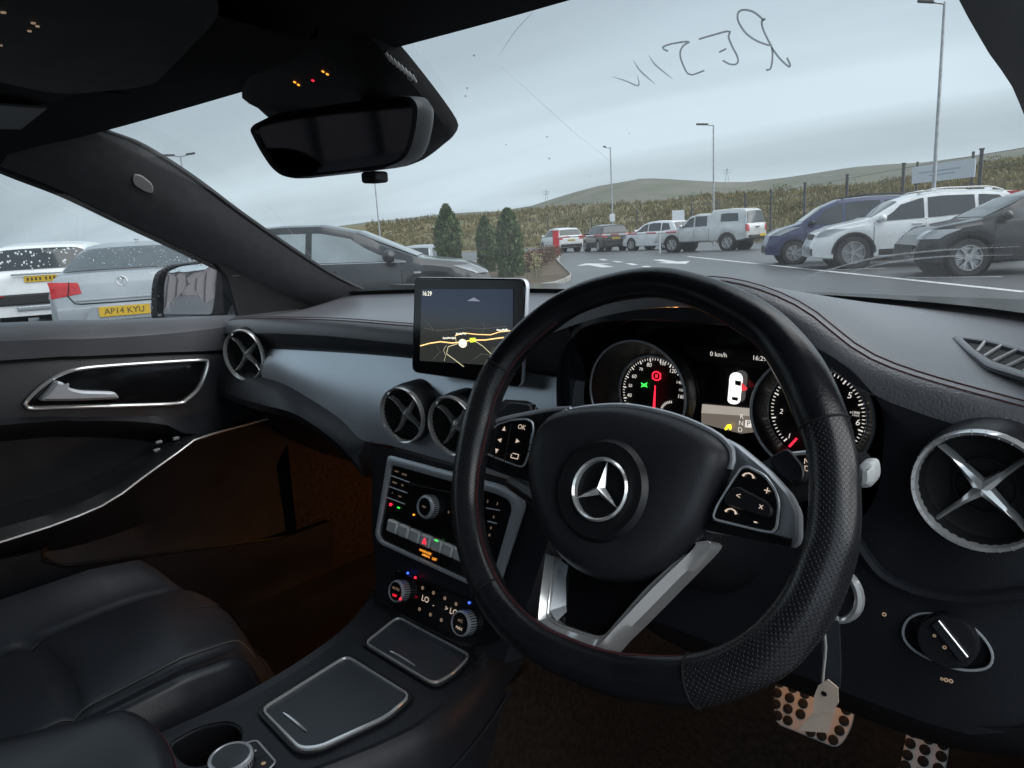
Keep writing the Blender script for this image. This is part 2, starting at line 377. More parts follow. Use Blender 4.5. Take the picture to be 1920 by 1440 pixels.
tag(g.build('scrub', M['shrub'], smooth=False), 'low dark green scrub scattered over the grassy bank', 'scrub', kind='stuff')

# painted markings on the car park
def paint(name, poly, label=None):
    g = MB(); g.fill([V((p.x, p.y, .004)) for p in poly]); o = g.build(name, M['white'], smooth=False); struct(o, label); return o
def stripe(a, b, wd):
    a = V((a.x, a.y, 0)); b = V((b.x, b.y, 0)); d = (b-a).normalized(); q = V((-d.y, d.x, 0))*wd/2
    return [a-q, b-q, b+q, a+q]
paint('bay_line', stripe(GW(1290, 481), GW(1925, 548), .16))
for a, b in (((1126, 486), (1136, 488)), ((1152, 490), (1165, 492)), ((1178, 494), (1192, 497)), ((1208, 499), (1224, 503)), ((1246, 508), (1268, 513))): paint('road_dash', stripe(GW(*a), GW(*b), .22))
def arrow(tip, tail, s=1.0):
    a = GW(*tip); b = GW(*tail); d = (a-b); d.z = 0; L_ = d.length; d.normalize(); q = V((-d.y, d.x, 0)); hl = L_*.42
    return [b-q*.13*s, b+d*(L_-hl)-q*.13*s, b+d*(L_-hl)-q*.42*s, V((a.x, a.y, 0)), b+d*(L_-hl)+q*.42*s, b+d*(L_-hl)+q*.13*s, b+q*.13*s]
paint('road_arrow', arrow((1098, 494), (1140, 501), 1.6), 'white painted arrow on the lane beside the planting bed')
paint('road_arrow', arrow((1286, 495), (1232, 487), 1.5), 'white painted arrow on the lane before the pickup')
# parking bay side lines in front of the near dark car
for a, b in (((1700, 521), (1880, 519)), ((1560, 506), (1660, 503))): paint('bay_line', stripe(GW(*a), GW(*b), .12))

# planting bed
bedpx = [(985, 546), (1030, 541), (1062, 530), (1071, 521), (1060, 508), (1048, 492), (1047, 478), (1000, 474), (860, 500), (800, 530), (850, 556), (930, 552)]
bed = [GW(*p) for p in bedpx]
bs = spl(bed, 70, True)
g = MB(); c0 = sum(bs, V())/len(bs)
inn = [p+(c0-p).normalized()*.14 for p in bs]
g.grid([[V((p.x, p.y, 0)) for p in bs], [V((p.x, p.y, .11)) for p in bs], [V((p.x, p.y, .12)) for p in inn], [V((p.x, p.y, .05)) for p in inn]], cu=True)
kb = g.build('kerb', M['kerb']); struct(kb)
g = MB(); g.fill([V((p.x, p.y, .06)) for p in inn]); struct(g.build('planting_bed', M['soil'], smooth=False))
def conifer(px, pb, top, wd, label, n=2600):
    p = GW(px, pb); dist = math.hypot(p.x-CAM.x, p.y-CAM.y); h = zat(px, top, dist); rr = wd*dist/F/2
    t = thing('conifer_tree', label, 'tree', (p.x, p.y, 0), None, 'clipped conifers in the planting bed')
    m = MB(); m.tube([V((p.x, p.y, 0)), V((p.x, p.y, h*.5)), V((p.x, p.y, h*.93))], [rr*.16, rr*.1, rr*.02], 7); m.build('trunk', M['bark'], t)
    m = MB(); H = h
    for i in range(n):
        z = random.random(); pr = min(1, (1-z)*3.4)**.6*(.93+.07*math.sin(z*9+px))*(.85+.15*sstep(0, .15, z))*(1-.22*z); a = random.uniform(0, 6.283)
        q = random.uniform(.55, 1.05)*(1+.16*noise.noise(V((math.cos(a)*2, math.sin(a)*2, z*7+px))))
        c = V((p.x+math.cos(a)*rr*pr*q, p.y+math.sin(a)*rr*pr*q, .05+z*H*.99))
        s = random.uniform(.06, .13)*H*.62; d = V((math.cos(a)*.6, math.sin(a)*.6, 1)).normalized()
        d = (d+V((random.gauss(0, .35), random.gauss(0, .35), random.gauss(0, .25)))).normalized(); b = d.cross(V((random.gauss(0, 1), random.gauss(0, 1), .3))).normalized()*s*.3
        m.add([c-d*s*.4, c+b, c+d*s*.6, c-b], [[0, 1, 2, 3]])
    m.build('crown', M['conifer'], t, smooth=False)
conifer(845, 512, 385, 56, 'tall pointed dark conifer right behind the bonnet of the black hatchback')
conifer(914, 513, 408, 40, 'slimmest and shortest conifer, middle of the three')
conifer(958, 522, 393, 58, 'broad bushy conifer, rightmost of three, beside the brown hedge')
p = GW(1018, 500); t = thing('hedge', 'low brown leafless hedge beside the red barrier cabinet', 'hedge', (p.x, p.y, .06))
m = MB(); m2 = MB()
for i in range(16):
    u = i/15; c = GW(lerp(992, 1040, u), lerp(514, 487, u)); hh = random.uniform(.42, .6)+.1*u
    leaf_cloud(m, (c.x-.15, c.y, hh*.6+.05), .62, .62, hh*.6, 240, .1, .5)
    for k in range(5): m2.tube([V((c.x, c.y, .05)), V((c.x+random.uniform(-.5, .5), c.y+random.uniform(-.5, .5), hh*1.1))], [.012, .004], 4)
m.build('foliage', M['hedge'], t, smooth=False)['kind'] = 'stuff'; m2.build('twigs', M['bark'], t)['kind'] = 'stuff'
p = GW(1000, 528); t = thing('flowering_plant', 'pale yellow flowered plant at the foot of the rightmost conifer', 'plant', (p.x, p.y, .06))
m = MB(); m2 = MB()
for i in range(9):
    q = V((p.x+random.uniform(-.3, .3), p.y+random.uniform(-.3, .3), .06)); e = q+V((random.uniform(-.1, .1), random.uniform(-.1, .1), random.uniform(.3, .62)))
    m2 = MB(); m2.tube([q, e], [.008, .005], 4); o = m2.build('stem', M['conifer'], t); m = MB(); leaf_cloud(m, e, .07, .07, .13, 26, .05, .9); m.build('flower_spike', M['pale'], o, smooth=False)['kind'] = 'stuff'
WELD = True

# fence on the bank
PW = [(1833, 28.1), (1690, 31.9), (1586, 36.4), (1508, 41), (1445, 46.8), (1397, 50), (1345, 56), (1297, 62), (1195, 73), (1110, 77), (1028, 79)]
ft = thing('wire_fence', 'dark posted wire mesh fence along the foot of the grassy bank', 'fence', pos(1445, 46.8))
tops = []
for i, (c, r) in enumerate([(2010, 25.6)]+PW):
    p = pos(c, r); zt = 3.05
    m = MB(); m.box((p.x, p.y, 1.5), (.10, .10, 3.1)); m.box((p.x, p.y, 3.07), (.14, .14, .05)); m.build('post', M['post'], ft, smooth=False); tops.append(p)
for z in (.5, 1.0, 1.5, 2.0, 2.5, 2.9):
    m = MB()
    for a, b in zip(tops, tops[1:]): m.tube([V((a.x, a.y, z)), V((b.x, b.y, z))], .009, 4)
    m.build('wire', M['mesh'], ft)
# white board on the fence
a, b = pos(1706, 30.5), pos(1822, 27.6)
t = thing('sign_board', 'big blank white board on the fence behind the tall lamp post', 'sign', (a.x, a.y, 0))
z0, z1 = zat(1706, 345, 30.5), zat(1706, 314, 30.5)
z2, z3 = zat(1822, 332, 27.6), zat(1822, 297, 27.6)
q = [V((a.x, a.y, z0)), V((b.x, b.y, z2)), V((b.x, b.y, z3)), V((a.x, a.y, z1))]
nn = (q[1]-q[0]).cross(q[3]-q[0]).normalized()
m = MB(); m.prism(q, -nn*.03 if nn.dot(CAM-a) > 0 else nn*.03); m.build('panel', M['board'], t, smooth=False)
fn = nn if nn.dot(CAM-a) > 0 else -nn
for k, (u0, u1) in enumerate(((.12, .8), (.3, .72))):
    v = .55-.22*k
    m = MB(); A = q[0].lerp(q[1], u0).lerp(q[3].lerp(q[2], u0), v); B = q[0].lerp(q[1], u1).lerp(q[3].lerp(q[2], u1), v)
    m.prism([A, B, B+V((0, 0, .05)), A+V((0, 0, .05))], fn*.004); m.build('print_line', M['boardline'], t, smooth=False)
for u in (.06, .94):
    e = q[0].lerp(q[1], u); m = MB(); m.box((e.x-fn.x*.06, e.y-fn.y*.06, 1.5), (.07, .07, 3.0)); m.build('post', M['post'], t, smooth=False)
# small board near the pickup
p = pos(1272, 47); t = thing('notice_board', 'small pale blue notice board standing behind the silver pickup', 'sign', (p.x, p.y, 0))
m = MB(); z0, z1 = zat(1272, 432, 47), zat(1272, 394, 47); m.box((p.x, p.y, (z0+z1)/2), (.75, .05, z1-z0), Matrix.Rotation(R(35), 3, 'Z')); m.build('panel', M['board'], t, smooth=False)
for s in (-1, 1): m = MB(); m.box((p.x+s*.25, p.y+s*.2+.06, z1/2-.1), (.06, .06, z1-.2)); m.build('leg', M['steel'], t, smooth=False)

# lamp posts
def lamp(px, dist, ztop, label, heads, sign=None):
    p = pos(px, dist); t = thing('lamp_post', label, 'lamp post', (p.x, p.y, 0), None, 'lamp posts round the car park')
    side = V((CW[0][0], CW[1][0], 0)).normalized(); out_ = dirh(px)
    m = MB(); m.tube([V((p.x, p.y, z)) for z in (0, 1.2)], .085, 10); m.build('base_section', M['steel'], t)
    m = MB(); m.tube([V((p.x, p.y, z)) for z in (1.2, ztop*.6, ztop)], [.062, .052, .042], 10); m.build('pole', M['steel'], t)
    for s, ln in heads:
        e = V((p.x, p.y, ztop-.03))+side*s*.12
        m = MB(); m.tube([V((p.x, p.y, ztop-.06)), e, e+side*s*.2+V((0, 0, .03))], .03, 8); m.build('arm', M['steel'], t)
        h = e+side*s*.2+V((0, 0, .03)); A = h+out_*.14; B = h-out_*.14
        m = MB(); m.prism(roundpoly([A, A+side*s*ln+V((0, 0, .05)), B+side*s*ln+V((0, 0, .05)), B], .08), (0, 0, .09)); m.build('lamp_head', M['post'], t)
    if sign:
        m = MB(); z = sign; q = V((p.x, p.y, z))-out_*.08
        m.prism([q-side*.2-V((0, 0, .28)), q+side*.2-V((0, 0, .28)), q+side*.2+V((0, 0, .28)), q-side*.2+V((0, 0, .28))], out_*.02); m.build('small_sign', M['board'], t, smooth=False)
    return t
lamp(1748, 26.5, zat(1775, 3, 26.5), 'tallest lamp post, in front of the white board beyond the white estate', [(-1, .5)])
lamp(1338, 48, zat(1338, 234, 48), 'slim lamp post rising behind the silver pickup', [(-1, .75)])
lamp(1149, 56, zat(1149, 276, 56), 'lamp post with a small white sign, behind the far dark car', [(-1, .22)], zat(1149, 408, 56))
lamp(714, 60, zat(700, 300, 60), 'thin far lamp post under the rear-view mirror', [(1, .6)])
lamp(366, 47, zat(345, 292, 47), 'lamp post with two arms seen beside the windscreen pillar', [(-1, 1.0), (1, .55)])
# barrier
p = pos(1042, 41.5); t = thing('barrier_cabinet', 'red car park barrier cabinet with long red and white arm', 'barrier', (p.x, p.y, 0))
side = V((CW[0][0], CW[1][0], 0)).normalized()
hh = zat(1042, 434, 41.5)
m = MB(); m.box((p.x, p.y, hh/2), (.34, .34, hh), Matrix.Rotation(R(41), 3, 'Z')); m.build('cabinet', M['red'], t, smooth=False, bevel=.03)
m = MB(); m.box((p.x, p.y, hh+.03), (.4, .4, .05), Matrix.Rotation(R(41), 3, 'Z')); m.build('lid', M['red'], t, smooth=False)
e = pos(1268, 35.5); A = V((p.x, p.y, zat(1048, 445, 41.5))); B = V((e.x, e.y, zat(1268, 435, 35.5)))
k = 14
for i in range(k):
    m = MB(); m.tube([A.lerp(B, i/k), A.lerp(B, (i+1)/k)], .042, 6); m.build('arm_section', M['rednt'] if i % 2 else M['whitep'], t)
q = pos(1237, 36.3); m = MB(); m.tube([V((q.x, q.y, 0)), V((q.x, q.y, zat(1237, 437, 36.3)))], .045, 8); o = m.build('barrier_rest', M['whitep']); tag(o, 'white post carrying the far end of the barrier arm', 'post')
# pale clad building behind us, seen in the door mirror
t = thing('building', 'pinkish clad building with dark columns, reflected in the door mirror', 'building', (-6, -26, 0))
M['clad'] = mat('pinkish_cladding', (.34, .30, .31), .7, var=.05, scale=1.2); M['winb'] = mat('building_glass', (.03, .035, .04), .06, spec=.8)
m = MB(); m.box((-6, -28, 3.4), (34, 4, 6.8)); m.build('wall', M['clad'], t, smooth=False)
m = MB(); m.box((-6, -27.9, 6.95), (34.6, 4.6, .3)); m.build('roof_edge', M['post'], t, smooth=False, bevel=.03)
for k in range(15): m = MB(); m.box((-21.2+2.2*k, -25.9, 3.3), (.22, .3, 6.6)); m.build('column', M['post'], t, smooth=False)
for k in (1, 2, 3, 9, 10):
    f_ = MB(); f_.box((-20.1+2.2*k, -25.97, 3.9), (1.5, .06, 1.5)); o = f_.build('window', M['winb'], t, smooth=False); m = MB(); m.box((-20.1+2.2*k, -25.95, 3.12), (1.6, .14, .06)); m.build('sill', M['whitep'], o, smooth=False)
# far pylons on the hill
for px, top in ((1363, 314), (1028, 355), (1549, 330)):
    p = pos(px, 700); zt = zat(px, top, 700); m = MB(); z0 = zat(px, interp(HILL, px)+12, 700)
    for s in (-1, 1): m.tube([V((p.x+s*2.2, p.y, z0)), V((p.x, p.y, zt))], .22, 4)
    for z in (.72, .86): m.tube([V((p.x-3, p.y-2, lerp(z0, zt, z))), V((p.x+3, p.y+2, lerp(z0, zt, z)))], .2, 4)
    tag(m.build('pylon', M['steel']), {1363: 'tiny pylon on the skyline just right of the slim lamp post', 1028: 'tiny pylon at the left end of the far hill', 1549: 'tiny pylon on the skyline left of the white board'}[px], 'pylon', 'far pylons on the hill')

# ================================================================== PARKED CARS
def paintmat(name, col, metal=0.0, rough=.28): return mat(name, col, rough, metal, coat=.6, var=.08, scale=3, rvar=.05)
M['c_silver'] = paintmat('silver_paint', (.40, .43, .46), .35)
M['c_pick'] = paintmat('pale_silver_paint', (.60, .62, .63), .15)
M['c_white'] = paintmat('white_paint', (.80, .82, .84))
M['c_black'] = paintmat('wet_black_paint', (.014, .017, .020), .1, .22)
M['c_char'] = paintmat('charcoal_paint', (.010, .011, .013), .1)
M['c_blue'] = paintmat('dark_blue_paint', (.035, .045, .12), .2)
M['c_trim'] = mat('black_plastic', (.022, .023, .025), .55)
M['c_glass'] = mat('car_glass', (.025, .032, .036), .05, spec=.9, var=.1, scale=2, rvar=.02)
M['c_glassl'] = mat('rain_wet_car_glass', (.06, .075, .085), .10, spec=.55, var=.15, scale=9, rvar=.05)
M['c_glassp'] = mat('painted_reflection_glass', (.24, .28, .30), .10, spec=.7, var=.25, scale=1.5)  # bright reflection in the hatchback windows put into the base colour
M['c_seam'] = mat('panel_gap', (.012, .012, .013), .8)
M['c_tyre'] = mat('tyre_rubber', (.022, .022, .023), .8, bump=.3, bscale=60)
M['c_rim'] = mat('alloy_wheel', (.48, .49, .50), .35, .7)
M['c_tail'] = mat('red_lamp_lens', (.52, .025, .03), .18, coat=.5)
M['c_head'] = mat('clear_lamp_lens', (.42, .45, .48), .12, coat=.5)
M['c_chrome'] = mat('chrome_trim', (.65, .66, .67), .16, .9)
M['c_plate'] = mat('yellow_plate', (.68, .43, .03), .45, var=.05)
M['c_ink'] = mat('plate_ink', (.045, .04, .03), .5)
M['c_drop'] = mat('rain_drop', (.75, .8, .84), .1, spec=.8)

class Car:
    def __init__(s, name, label, px_or_pos, az, L, W, H, top, belt, paint, sill=.24, wheels=(-1.3, 1.35), rw=.33, tumble=.33, group=None, z=0.0, endw=(.80, .78)):
        s.L, s.W, s.H, s.top, s.belt, s.sill, s.wh, s.rw, s.tumble = L, W, H, top, belt, sill, wheels, rw, tumble
        h = W/2; s.plan = [(-L/2, h*endw[0]), (-L/2+.06, h*(endw[0]+.07)), (-L/2+.2, h*.955), (-L/2+.5, h*.985), (-L/2+1.2, h), (L/2-1.2, h), (L/2-.6, h*.965), (L/2-.3, h*.91), (L/2-.1, h*(endw[1]+.05)), (L/2, h*endw[1])]
        s.paint = paint
        p = px_or_pos; a = R(az); fx = V((-math.sin(a), math.cos(a), 0)); fy = V((-fx.y, fx.x, 0))
        s.Mx = Matrix((fx, fy, V((0, 0, 1)))).transposed().to_4x4(); s.Mx.translation = V((p.x, p.y, z))
        s.t = bpy.data.objects.new(name, None); sc.collection.objects.link(s.t); s.t.matrix_world = s.Mx; s.t.empty_display_size = .2
        tag(s.t, label, 'car', group); BASE[s.t.name] = V()
    def w(s, x): return interp(s.plan, x)
    def zt(s, x): return interp(s.top, x)
    def zl(s, x): return min(interp(s.belt, x), s.zt(x)-.012)
    def zb(s, x):
        z = s.sill
        if x > s.L/2-.5: z += .05*sstep(s.L/2-.5, s.L/2, x)
        if x < -s.L/2+.5: z += .08*sstep(-s.L/2+.5, -s.L/2, x)
        ra = s.rw+.055
        for c in s.wh:
            if abs(x-c) < ra: z = max(z, s.rw+math.sqrt(ra*ra-(x-c)**2))
        return min(z, s.zl(x)-.1)
    def sect(s, x):
        w, zt, zl, zb = s.w(x), s.zt(x), s.zl(x), s.zb(x); h = zt-zl; k = min(1, h/.4)
        wt = w*.955-s.tumble*max(0, h-.06); wt = lerp(w*.88, wt, min(1, h/.12))
        e = (wt, zt-.09*k-.004)
        return [(w*.93, zb), (w*.985, zb+.05*(zl-zb)), (w*.998, zb+.3*(zl-zb)), (w, zb+.55*(zl-zb)), (w*.985, zl-.06*min(1, (zl-zb)*2)), (w*.955, zl),
                (lerp(w*.955, e[0], .5), lerp(zl, e[1], .5)), e, (wt*.93, zt-.035*k-.002), (wt*.75, zt-.012*k), (wt*.4, zt-.002*k), (0, zt)]
    def side_y(s, x, z):
        q = s.sect(x)
        for (a, b), (c, d) in zip(q, q[1:]):
            if b <= z <= d and d > b: return a+(c-a)*(z-b)/(d-b)
        return q[0][0]
    def top_z(s, x, y):
        q = s.sect(x); y = abs(y)
        for (a, b), (c, d) in zip(q[5:], q[6:]):
            if c <= y <= a: return b+(d-b)*(y-a)/(c-a) if abs(c-a) > 1e-6 else d
        return q[-1][1]
    def rear_x(s, z):
        n = 200
        for i in range(n):
            x = -s.L/2+i*1.6/n
            if s.zt(x) >= z: return x
        return -s.L/2
    def front_x(s, z):
        for i in range(200):
            x = s.L/2-i*1.8/200
            if s.zt(x) >= z: return x
        return s.L/2
    def body(s):
        xs = set(-s.L/2+s.L*i/56 for i in range(57))
        for c in s.wh:
            ra = s.rw+.055
            for k in range(-8, 9): xs.add(c+ra*math.sin(math.pi/2*k/8)*.999)
            xs.add(c-ra-.004); xs.add(c+ra+.004)
        for p, _ in s.top+s.belt: xs.add(min(s.L/2, max(-s.L/2, p)))
        for d in (.01, .025, .05, .09, .14): xs.add(-s.L/2+d); xs.add(s.L/2-d)
        xs = sorted(xs); rows = []
        for x in xs:
            q = s.sect(x); rows.append([V((x, a, b)) for a, b in q]+[V((x, -a, b)) for a, b in q[-2::-1]])
        m = MB(); m.grid(rows)
        for r, rev in ((rows[0], 1), (rows[-1], 0)):
            o = len(m.v); m.v += [tuple(p) for p in r]; f = list(range(o, o+len(r))); m.f.append(f[::-1] if rev else f)
        m.build('body', s.paint, s.t, ang=32)
        m = MB(); W = s.W*.84
        m.box((0, 0, s.sill+.10), (s.L*.86, W, .16)); m.build('underbody', M['c_trim'], s.t, smooth=False)
        return s
    def side_glass(s, wins, glass_, sides=(1, -1), lo=.025, hi=.03, frame_mat=None):
        for sd in sides:
            for (xb0, xb1, xt1, xt0) in wins:
                rows = []; n = 8
                for j in range(5):
                    v = j/4; row = []
                    for i in range(n+1):
                        u = i/n; x = lerp(lerp(xb0, xb1, u), lerp(xt0, xt1, u), v)
                        z0 = s.zl(x)+lo; q = s.sect(x); z1 = q[7][1]-hi; z = lerp(z0, max(z0+.004, z1), v)
                        row.append(V((x, sd*(s.side_y(x, z)+.006), z)))
                    rows.append(row)
                m = MB(); m.grid(rows); m.build('window', glass_, s.t)
        return s
    def cross_glass(s, x0, x1, glass_, name='windscreen', f=.93, off=.008, n=14):
        rows = []
        for j in range(9):
            x = lerp(x0, x1, j/8); q = s.sect(x); wd = q[7][0]*f; dz = (s.zt(x+.01)-s.zt(x-.01))/.02; nv = V((-dz, 0, 1)).normalized()*off
            rows.append([V((x, lerp(-wd, wd, i/n), s.top_z(x, lerp(-wd, wd, i/n))))+nv for i in range(n+1)])
        m = MB(); m.grid(rows); return m.build(name, glass_, s.t)
    def wheels(s, sides=(1, -1), spokes=5, rim='c_rim'):
        for c in s.wh:
            for sd in sides:
                y = sd*(s.W/2-.115); Mw = Matrix.Translation((c, y, s.rw)) @ Matrix.Rotation(R(-90*sd), 4, 'X'); r = s.rw
                m = MB(); m.lathe([(r*.60, -.09), (r*.93, -.1), (r*.995, -.075), (r, 0), (r*.995, .075), (r*.93, .1), (r*.68, .09), (r*.6, .06)], 28, Mw); o = m.build('wheel', M['c_tyre'], s.t)
                m = MB(); m.lathe([(r*.69, .088), (r*.66, .1), (r*.62, .085), (r*.6, .02), (.04, .015)], 28, Mw)
                for k in range(spokes):
                    a = 2*math.pi*k/spokes
                    for da in (-.13, .13):
                        p = Mw @ V((.03, 0, .07)); A = Mw @ V((.06*math.cos(a), .06*math.sin(a), .075)); B = Mw @ V((r*.64*math.cos(a+da), r*.64*math.sin(a+da), .085)); m.tube([A, B], .022, 6)
                m.lathe([(.075, .06), (.07, .085), (.0, .09)], 12, Mw); m.build('rim', M[rim], o)
        return s
    def seams(s, xs, z1=None, sides=(1, -1)):
        for sd in sides:
            for x in xs:
                P = []; z0 = s.zb(x)+.05; zz = s.zl(x)
                for i in range(7):
                    z = lerp(z0, zz, i/6); P.append(V((x, sd*(s.side_y(x, z)+.001), z)))
                m = MB(); m.tube(P, .007, 4); m.build('door_seam', M['c_seam'], s.t)
        return s
    def strip(s, x0, x1, zf, mt, name, h=.05, sides=(1, -1), off=.008, n=16):   # a band along the flank
        for sd in sides:
            rows = [[V((lerp(x0, x1, i/n), sd*(s.side_y(lerp(x0, x1, i/n), zf(lerp(x0, x1, i/n))+d)+o), zf(lerp(x0, x1, i/n))+d)) for i in range(n+1)] for d, o in ((-h/2, 0), (-h/2+.01, off), (h/2-.01, off), (h/2, 0))]
            m = MB(); m.grid(rows); m.build(name, mt, s.t)
        return s
    def arches(s, sides=(1, -1)):
        for sd in sides:
            for c in s.wh:
                ra = s.rw+.055; P = []
                for k in range(13):
                    a = math.pi*k/12; x = c+math.cos(a)*(ra+.02); z = s.rw+math.sin(a)*(ra+.02); P.append(V((x, sd*(s.side_y(x, max(z, s.sill+.04))+.002), z)))
                m = MB(); m.tube(P, .03, 6); m.build('arch_trim', M['c_trim'], s.t)
                Mw = Matrix.Translation((c, sd*(s.W/2-.23), s.rw)) @ Matrix.Rotation(R(-90*sd), 4, 'X')
        return s
    def liners(s, sides=(1, -1)):
        for sd in sides:
            for c in s.wh:
                Mw = Matrix.Translation((c, sd*(s.W/2-.2), s.rw)) @ Matrix.Rotation(R(-90*sd), 4, 'X'); ra = s.rw+.07
                m = MB(); m.lathe([(ra, .12), (ra, -.12), (.0, -.12)], 20, Mw); m.build('wheel_well', M['c_seam'], s.t)
        return s
    def handles(s, xs, mt, sides=(1, -1)):
        for sd in sides:
            for x in xs:
                z = s.zl(x)-.09; m = MB(); y = s.side_y(x, z)+.02; m.tube([V((x-.1, sd*(y-.012), z)), V((x-.06, sd*y, z)), V((x+.06, sd*y, z)), V((x+.1, sd*(y-.012), z))], .015, 6); m.build('door_handle', mt, s.t)
        return s
    def mirrors(s, x, mt, sides=(1, -1)):
        for sd in sides:
            z = s.zl(x)+.09; y = s.w(x)+.06; m = MB(); m.ball((x, sd*y, z), .09, .12, .085, 12, 8); m.tube([V((x, sd*(y-.16), z-.07)), V((x, sd*y, z-.04))], .03, 6); m.build('door_mirror', mt, s.t)
        return s
    def lamp(s, zs, dside, din, mt, name, rear=True, sides=(1, -1), off=.012, zin=None):
        # corner lamp: zs (z0,z1) at the outer end; dside metres along the flank, din metres across the end
        for sd in sides:
            rows = []
            for j in range(6):
                v = j/5; z = lerp(zs[0], zs[1], v); xe = s.rear_x(z) if rear else s.front_x(z); sg = 1 if rear else -1; row = []
                for i in range(6):
                    u = i/5; x = xe+sg*dside*(1-u)*(lerp(.75, 1, v) if rear else lerp(.6, 1, v)); row.append(V((x, sd*(max(s.side_y(x, min(z, s.zl(x)-.01)), s.w(x)*.9)+off), z)))
                yo = row[-1].y*sd
                for i in range(1, 6):
                    u = i/5; zi = z if zin is None else lerp(z, lerp(zin[0], zin[1], v), u); xi = (s.rear_x(zi)-off) if rear else (s.front_x(zi)+off)
                    row.append(V((xi, sd*(yo-din*u), zi)))
                rows.append(row)
            m = MB(); m.grid(rows); m.build(name, mt, s.t)
        return s
    def end_box(s, y, z, wd, h, mt, name, rear=True, d=.02, off=0.0, parent=None, bevel=.004):
        x = (s.rear_x(z)-off) if rear else (s.front_x(z)+off); m = MB(); m.box((x, y, z), (d, wd, h)); return m.build(name, mt, parent or s.t, smooth=False, bevel=bevel)
    def plate(s, z, txt=None, off=.012, y=0.0, sc_=1.0):
        x = s.rear_x(z)-off; pl = s.end_box(y, z, .52*sc_, .111*sc_, M['c_plate'], 'number_plate', True, .012, off)
        if txt:
            Mt = frame((x-.0075, y, z), (0, -1, 0), (0, 0, 1)); m = MB(); m.text(txt, Mt, .098*sc_); m.build('plate_text', M['c_ink'], pl, smooth=False)
        else:
            m = MB()
            for k in range(7): m.box((x-.007, y+.2-.065*k-(.03 if k > 3 else 0), z), (.003, .03, .055))
            m.build('plate_text', M['c_ink'], pl, smooth=False)
        return pl
    def rails(s, x0, x1, mt):
        for sd in (1, -1):
            P = [V((lerp(x0, x1, i/10), sd*(s.sect(lerp(x0, x1, i/10))[7][0]*.95), s.zt(lerp(x0, x1, i/10))-.02+.06*min(1, i*.8, (10-i)*.8))) for i in range(11)]
            m = MB(); m.tube(P, .016, 6); m.build('roof_rail', mt, s.t)
        return s

# --- silver saloon seen from behind, close by
pl = PD(236, 580, 8.14, CW)
az = 60; a = R(az); fx = V((-math.sin(a), math.cos(a), 0))
cpos = pl+fx*2.40
S = Car('silver_saloon', 'silver saloon with yellow number plate AP14 KYU, its back to the side window', cpos, az, 4.78, 1.58, 1.44,
        [(-2.39, .62), (-2.35, .93), (-2.31, 1.035), (-2.25, 1.065), (-1.85, 1.075), (-1.2, 1.34), (-.85, 1.415), (-.3, 1.44), (.3, 1.42), (.7, 1.33), (1.35, .98), (2.0, .86), (2.28, .72), (2.39, .5)],
        [(-2.39, .86), (-1.9, 1.0), (0, .95), (1.3, .92), (2.1, .80), (2.39, .6)], M['c_silver'], wheels=(-1.38, 1.42), rw=.33, tumble=.36, z=pl.z-.63, endw=(.90, .78))
S.body().side_glass([(-1.75, -.95, -.95, -1.15), (-.88, .1, .05, -.85), (.17, 1.2, .45, .12)], M['c_glass']).wheels().liners().seams([-.92, .14, 1.1]).handles([-.65, .35], M['c_silver']).mirrors(.95, M['c_silver'])
S.cross_glass(1.3, .72, M['c_glass'])
rg = S.cross_glass(-1.83, -1.16, M['c_glassl'], 'rear_window', .95)
m = MB()
for i in range(60):                                                  # beads of rain on the rear glass and boot
    x = random.uniform(-1.8, -1.2); q = S.sect(x); y = random.uniform(-.85, .85)*q[7][0]; r_ = random.uniform(.004, .011); m.ball((x, y, S.top_z(x, y)+.01), r_, r_*.8, r_*.6, 6, 4)
m.build('rain_drops', M['c_drop'], rg)['kind'] = 'stuff'
S.lamp((.80, .985), .34, .30, M['c_tail'], 'tail_light', zin=(.845, .965))
for sd in (1, -1):
    P = [V((S.rear_x(z)-.017, sd*y, z)) for y, z in ((.53, .975), (.54, .9), (.56, .82))]
    m = MB(); m.tube(P, .006, 4); m.build('lamp_seam', M['c_seam'], S.t)
# boot lid line, crease and lower bumper step
P = [V((S.rear_x(z)-.004, y, z)) for y, z in [(-.56, .82), (-.50, .735), (-.44, .725), (0, .72), (.44, .725), (.50, .735), (.56, .82)]]
m = MB(); m.tube(P, .008, 5); m.build('boot_seam', M['c_seam'], S.t)
P = [V((S.rear_x(.77)-.012, y, .765)) for y in (-.5, -.25, 0, .25, .5)]; m = MB(); m.tube(P, .012, 6); m.build('boot_crease', M['c_silver'], S.t)
P = [V((-2.40-.035*(1-abs(y)/.85), y, .69-.02*abs(y))) for y in (-.68, -.5, -.25, 0, .25, .5, .68)]
rows = [[p+V((.03, 0, .02)) for p in P], [p+V((-.012, 0, -.01)) for p in P], [p+V((-.02, 0, -.10)) for p in P], [p+V((.0, 0, -.2)) for p in P], [p+V((.04, 0, -.3)) for p in P]]
m = MB(); m.grid(rows); m.build('bumper', M['c_silver'], S.t)
x = -2.40-.035-.028; rec = [V((x-.001, y, z)) for y, z in ((-.42, .53), (.42, .53), (.33, .685), (-.33, .685))]
m = MB(); m.prism(rec, (.012, 0, 0)); m.build('plate_recess', M['c_silver'], S.t, smooth=False)
mp_ = MB(); mp_.box((x-.012, 0, .625), (.012, .52, .111)); plo = mp_.build('number_plate', M['c_plate'], S.t, smooth=False, bevel=.003)
m = MB(); m.text('AP14 KYU', frame((x-.0195, 0, .625), (0, -1, 0), (0, 0, 1)), .094); m.build('plate_text', M['c_ink'], plo, smooth=False)
